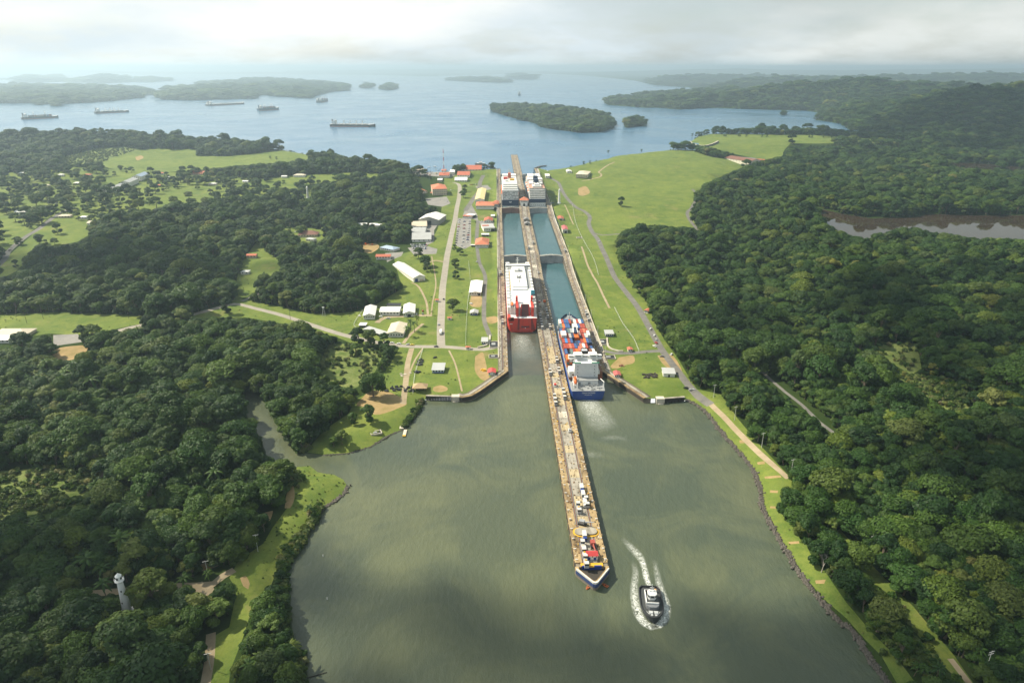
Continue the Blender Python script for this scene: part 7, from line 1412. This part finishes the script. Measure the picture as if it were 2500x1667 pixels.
for px, py, c, rz, lb in [(856, 816, 'black', 1.2, 'black car, leftmost on the road past the fenced yard'), (869, 820, 'white', 1.2, 'white car right behind the black one past the fenced yard'), (910, 829, 'white', 1.25, 'white car on the road below the grey lean-to'), (943, 836, 'silver', 1.4, 'silver car, first of the line below the cream shed'), (957, 838, 'white', 1.4, 'white car, second of the line below the cream shed'), (974, 840, 'white', 1.5, 'white car, third of the line below the cream shed'), (997, 842, 'silver', 1.5, 'silver car, fourth of the line near the road crossing'), (1006, 843, 'yellow', 1.5, 'yellow car at the right end of the line near the road crossing'),
    (1071, 793, 'silver', 0, 'silver car on the main road above the white bus'), (1083, 731, 'black', 0, 'black car on the main road near the red sentry box'), (1065, 847, 'black', 1.5, 'dark car at the road crossing'), (1588, 804, 'white', -.5, 'white car, uppermost in the right road queue'), (1597, 820, 'white', -.4, 'white car, second in the right road queue'), (1602, 830, 'silver', -.1, 'silver car, third in the right road queue'), (1602, 838, 'red', .3, 'red car, fourth in the right road queue'), (1598, 846, 'white', .6, 'white car, lowest in the right road queue'), (1639, 866, 'white', -.6, 'white car by the trees at the right junction'), (1616, 871, 'grey', 1.3, 'grey car on the bare ground below the right junction'), (1463, 590, 'white', -.5, 'white car alone on the right road'), (1675, 948, 'black', 1.2, 'dark car on the verge of the right road'),
    (878, 772, 'white', .6, 'white car before the leftmost yard shed'), (930, 774, 'white', 1.3, 'white car, left of two in the fenced yard'), (948, 778, 'silver', 1.3, 'silver car, right of two in the fenced yard'), (1017, 768, 'white', 0, 'white car beside the pale square shed'), (1032, 760, 'red', .2, 'red car on the yard beside the main road, upper'), (1032, 767, 'grey', .2, 'grey car on the yard beside the main road, lower'), (1075, 487, 'white', .3, 'white car before the red awning'), (1093, 492, 'silver', 0, 'silver car right of the red awning, lower'), (1101, 465, 'white', .2, 'white car beside the beige office building'), (1134, 605, 'white', 0, 'white car on the small lot below the car park'), (1127, 600, 'silver', .3, 'silver car on the small lot below the car park'), (1178, 697, 'white', 0, 'white car beside the bright white building, upper'), (1178, 713, 'black', 0, 'black car beside the bright white building, lower'), (1150, 742, 'white', .8, 'white car on the bare lot below the bright white building'), (1200, 602, 'black', .3, 'dark car right of the orange red hip roof'), (24, 612, 'black', -.5, 'dark car on the far left road'), (722, 567, 'white', 1.2, 'white car beside the brown clubhouse'), (1161, 543, 'black', 0, 'black car left of the red roofed shed'), (1176, 541, 'white', 0, 'white car left of the red roofed shed'), (1164, 640, 'silver', .4, 'silver car on the lane by the tall lawn tree'), (1380, 566, 'white', 0, 'white car in front of the tall garage building'), (1345, 497, 'blue', 1.4, 'blue car at the foot of the right lighthouse'), (1350, 496, 'blue', 1.4, 'second blue car at the foot of the right lighthouse'), (1022, 945, 'grey', .4, 'grey car under the thatched shelter edge')]: car(px, py, rz, lb, c, 'cars on the roads and yards')
x, y, z = ground_pt(1076, 814); van(x, y, z+.05, .02, 'long white bus on the main road near the crossing', WHITE, 9.5, WHITE, None)['category'] = 'bus'
# boats at the far shore
for i, (px, py, L_, lb) in enumerate([(1172, 401, 26, 'grey workboat moored outside the left approach jetty'), (1020, 411, 9, 'small white boat on the far left shore'), (1048, 409, 9, 'small white boat left of the radio mast'), (1062, 408, 10, 'small white boat just left of the radio mast'), (1336, 420, 12, 'small white boat by the right lake jetty'), (1906, 279, 14, 'tiny dark boat on the far right bay')]):
    x, y = at(px, py, 26.); t = thing('boat', lb, 'boat', (x, y, 26.), 1.4 if i else 1.5); h = L_/2; st = [(-h, L_*.12, L_*.13, L_*.1), (h*.4, L_*.13, L_*.15, L_*.11), (h, .1, .3, L_*.15)]; hull(MB(), st).build('hull', WHITE if i else GREYD, t); deck(MB(), st).build('deck', PALEG, t); MB().box(-L_*.08, L_*.08, -h*.4, h*.2, L_*.1, L_*.24).build('cabin', WHITE, t)
# clutter of the marina between mast and lake: single crates and trailers
rv2 = random.Random(5)
for i in range(46):
    px, py = rv2.uniform(1008, 1100), rv2.uniform(413, 428)
    if any(abs(px-q) < 12 and abs(py-w) < 5 for q, w in ((1084, 424), (1015, 416), (1103, 418))): continue
    car(px, py, rv2.uniform(0, 3), 'car or trailer among the crowded lake shore yard left of the red lake sheds', rv2.choice(['white', 'white', 'silver', 'grey', 'red', 'blue', 'yellow']), 'vehicles crowding the lake shore yard', True)
# ================================================================ single trees
def lone(px, py, s, k, label, sh=1.0, group=None): x, y, z = ground_pt(px, py); return tree(k, x, y, z, s, sh, rv.uniform(0, 6), label, group, 'tree')
for px, py, s, k, lb in [(1106, 758, .95, 1, 'umbrella shaped tree alone on the lawn beside the main road'), (1112, 655, .85, 6, 'round dark tree on the lawn, upper of two below the car park'), (1113, 681, .75, 0, 'round dark tree on the lawn, lower of two below the car park'), (1022, 630, .95, 6, 'dark tree right of the long warehouse, upper'), (1038, 650, 1.05, 1, 'broad tree right of the long warehouse, middle'), (1043, 662, .9, 0, 'dark tree right of the long warehouse, lower'), (1110, 610, .8, 5, 'bushy tree left of the small lot'), (1123, 622, .7, 1, 'flat small tree below the small lot'), (1516, 503, 1.15, 0, 'round dark tree standing alone on the open green slope'), (1135, 468, .95, 0, 'round tree between the main road and the yellow roofed hall'), (1131, 483, 1.0, 1, 'flat spreading tree beside the main road'), (1020, 428, 1.5, 1, 'wide flat tree on the lake shore left of the radio mast'), (1036, 430, 1.1, 1, 'flat tree right of the wide one on the lake shore'), (142, 572, 1.1, 0, 'big round tree on the sloping lawn at far left'), (98, 596, .9, 3, 'tall tree beside the far left road'), (112, 598, .8, 5, 'bushy tree beside the far left road'), (134, 597, .7, 1, 'small flat tree below the big round one on the sloping lawn'), (40, 655, .8, 2, 'dark tree at the lower end of the far left road'), (555, 764, 1.15, 0, 'big round tree on the bend of the road through the woods'), (206, 838, 1.2, 0, 'dark tree beside the bare yard at left'), (230, 835, 1.05, 3, 'open crowned tree right of the bare yard'), (60, 868, 1.45, 6, 'large dark tree in front of the left frame edge yard'), (92, 880, 1.2, 0, 'dark tree right of the large one at the left yard'),
    (1927, 1262, 1.25, 0, 'big dark tree at the right shore where the dirt road ends'), (912, 968, 1.25, 3, 'spreading tree at the top of the dirt clearing'), (900, 1030, .95, 0, 'dark tree right in the group left of the dirt clearing'), (862, 1035, .9, 5, 'bushy tree left in the group left of the dirt clearing'), (835, 1085, .85, 4, 'pale bushy tree on the grassy point'), (815, 1090, .75, 5, 'low bushy tree on the grassy point'), (870, 870, 1.0, 4, 'pale tree in the upper thicket'), (938, 845, .9, 0, 'dark tree below the parked line of cars'), (905, 845, 1.1, 6, 'dark tree right in the clump below the road'), (875, 840, 1.15, 0, 'dark tree left in the clump below the road'), (1600, 1028, .01, 0, 'x')][:-1]: lone(px, py, s, k, lb)
for px, py, s, lb in [(1012, 812, 1.15, 'tall palm beside the cream yard shed, right'), (1003, 808, 1.2, 'tall palm beside the cream yard shed, middle'), (996, 822, 1.1, 'tall palm beside the cream yard shed, left'), (1018, 795, 1.05, 'tall palm above the others by the cream yard shed'), (758, 1262, .8, 'small palm alone on the left grass strip'), (456, 1445, 1.0, 'dark palm on the edge of the lighthouse track'), (185, 1452, 1.1, 'palm at the left end of the lighthouse track'), (262, 1462, 1.15, 'palm left of the white lighthouse in the forest'), (1055, 770, .5, 'short palm beside the main road')]: lone(px, py, s, 7, lb)
for px, py in [(660, 388), (675, 390), (1485, 374), (1566, 371), (1440, 400), (1425, 402)]: lone(px, py, .75, 5, 'small dark tree on the lake shore in front of open water', group='trees along the lake shore')
for px in [1690, 1706, 1712, 1768, 1772, 1805, 1822, 1860, 1872, 1925, 1975, 1982, 2010, 2030]: lone(px, 333+(px-1690)*.012, .95, [5, 0][px % 2], 'dark tree on the crest of the far green dam', group='trees along the far green dam')
b = MB(); rr = random.Random(2)
def limb(p, d, l, r, n):
    q = p+d*l; b.cyl(p, q, r, r*.6, 5, cap=False)
    if n:
        for k in range(3): limb(q, (d+Vector((rr.uniform(-.8, .8), rr.uniform(-.8, .8), rr.uniform(-.2, .5)))).normalized(), l*.72, r*.55, n-1)
limb(Vector((0, 0, -.5)), Vector((.1, 0, 1)).normalized(), 4.5, .32, 3); x, y, z = ground_pt(2005, 1396); t = thing('dead_tree', 'bare pale dead tree on the right grassy bank', 'tree', (x, y, z)); b.build('branches', paint((.36, .33, .28), .9, .2), t)
lg = MB(); p, q = at(745, 1655, .2), at(798, 1640, .2); lg.cyl((*p, .1), (*q, .3), .3, .15, 6); tag(lg.build('driftwood_log', TIMBER), 'dark driftwood log lying in the water at the lower left', 'log')
for px, py, lb in [(856, 1186, 'dark stump in the water off the left grassy point'), (789, 1358, 'white tipped stake in the water, upper left'), (799, 1463, 'white tipped stake in the water, lower left')]: x, y = at(px, py, 0); s_ = MB(); s_.cyl((x, y, -.5), (x, y, 1.3), .5 if 'stump' in lb else .2, n=7); tag(s_.build('stake', TIMBER if 'stump' in lb else WHITE), lb, 'stake')
# parkland trees of the village, thinner than the forest
pk = []
for p in PARK.values():
    lo, hi = p.min(0), p.max(0); X, Y = np.meshgrid(np.arange(lo[0], hi[0], 19), np.arange(lo[1], hi[1], 19)); q = np.stack([X.ravel(), Y.ravel()], 1)+rng.uniform(-8, 8, (X.size, 2)); pk.append(q[inpoly(q, p)])
P = np.vstack(pk); hs = np.array([ground_pt(v[0], v[1]+4)[:2] for v in vill]+[ground_pt(252, 470)[:2], ground_pt(300, 462)[:2], ground_pt(320, 450)[:2], ground_pt(345, 440)[:2]])
dens = np.sin(P[:, 0]/70+1)*np.sin(P[:, 1]/95)+.3*np.sin(P[:, 0]/31)
P = P[(rng.random(len(P)) < .46+.34*dens) & ~any_in(P, list(LAWN.values())+ROADS+PAVED+PATHS)]
for h_ in hs: P = P[~((np.abs(P[:, 0]-h_[0]) < 20) & (P[:, 1]-h_[1] > -34) & (P[:, 1]-h_[1] < 16))]
x_, y_, zc_ = px_of(np.column_stack([P, g(P)])); P = P[(x_ > -120) & (x_ < 2600)]; x_, y_, _ = px_of(np.column_stack([P, g(P)]))
o_ = np.argsort(np.hypot(P[:, 0], P[:, 1])+np.where(x_ < 10, 9e5, 0)); nz_ = len(P)
sz = rng.uniform(.8, 1.45, nz_); kd = rng.choice([0, 6, 1, 3, 5, 4], nz_, p=[.26, .24, .2, .14, .1, .06]); zz_ = g(P)
for i in o_[:60]: tree(int(kd[i]), P[i, 0], P[i, 1], zz_[i], sz[i], rng.uniform(.75, 1.05), rng.uniform(0, 6), f'{KIND[kd[i]][2]} tree scattered on the village lawns left of the meadow road', 'trees on the village lawns')
k_ = o_[60:]; z0 = np.zeros(len(k_)); scatter('village_trees', np.column_stack([P[k_], zz_[k_]-.2]), kd[k_], np.column_stack([z0, z0, rng.uniform(0, 6.28, len(k_))]), np.column_stack([sz[k_], sz[k_], sz[k_]*.95]), 'rounded trees spread over the lawns of the far village', 'trees')
# ---- low cumulus drifting over the canal, outside the picture, whose shade dapples the land
cmn = NT('cloud'); cd_ = cmn.n('ShaderNodeBsdfDiffuse'); cd_.inputs[0].default_value = (.9, .9, .9, 1); ct_ = cmn.n('ShaderNodeBsdfTransparent'); cx_ = cmn.n('ShaderNodeMixShader'); cx_.inputs[0].default_value = .36; cmn.l(ct_.outputs[0], cx_.inputs[1]); cmn.l(cd_.outputs[0], cx_.inputs[2]); cmn.l(cx_.outputs[0], cmn.out.inputs[0])
puff = bmesh.new(); bmesh.ops.create_icosphere(puff, subdivisions=2, radius=1); pv = [tuple(v.co) for v in puff.verts]; pf = [tuple(v.index for v in f.verts) for f in puff.faces]; puff.free()
rcl = np.random.default_rng(9)
def cloud(gx_, gy_, rx, ry, n, alt=1150):
    off = SUN_DIR*(alt/SUN_DIR.z); b = MB()
    for k in range(n):
        a, u = rcl.uniform(0, 2*pi), rcl.random()**.55; x, y = gx_+off.x+rx*u*cos(a), gy_+off.y+ry*u*sin(a); s = rcl.uniform(.16, .30)*min(rx, ry)*(1.25-.6*u); z = alt+rcl.uniform(-.1, .5)*s+60*(1-u)
        b.add([(x+v[0]*s*1.3, y+v[1]*s*1.3, z+v[2]*s*.62) for v in pv], pf)
    o = b.build('cloud', cmn.mat); o['kind'] = 'structure'
    for p in o.data.polygons: p.use_smooth = True
for c_ in CLOUDS: cloud(*c_)
# ================================================================ the air
hz = MB(); hz.box(-64000, 64000, -400, 47000, -60, 330)
hm = bpy.data.materials.new('haze'); hm.use_nodes = True; hm.node_tree.nodes.clear()
ho = hm.node_tree.nodes.new('ShaderNodeOutputMaterial'); hv = hm.node_tree.nodes.new('ShaderNodeVolumePrincipled')
hv.inputs['Color'].default_value = (.66, .86, 1.0, 1); hv.inputs['Density'].default_value = 1.0e-4; hv.inputs['Anisotropy'].default_value = .5
hm.node_tree.links.new(hv.outputs[0], ho.inputs['Volume'])
o = hz.build('haze', hm); o['kind'] = 'stuff'; tag(o, 'pale bluish haze filling the air over the canal and lake', 'haze')
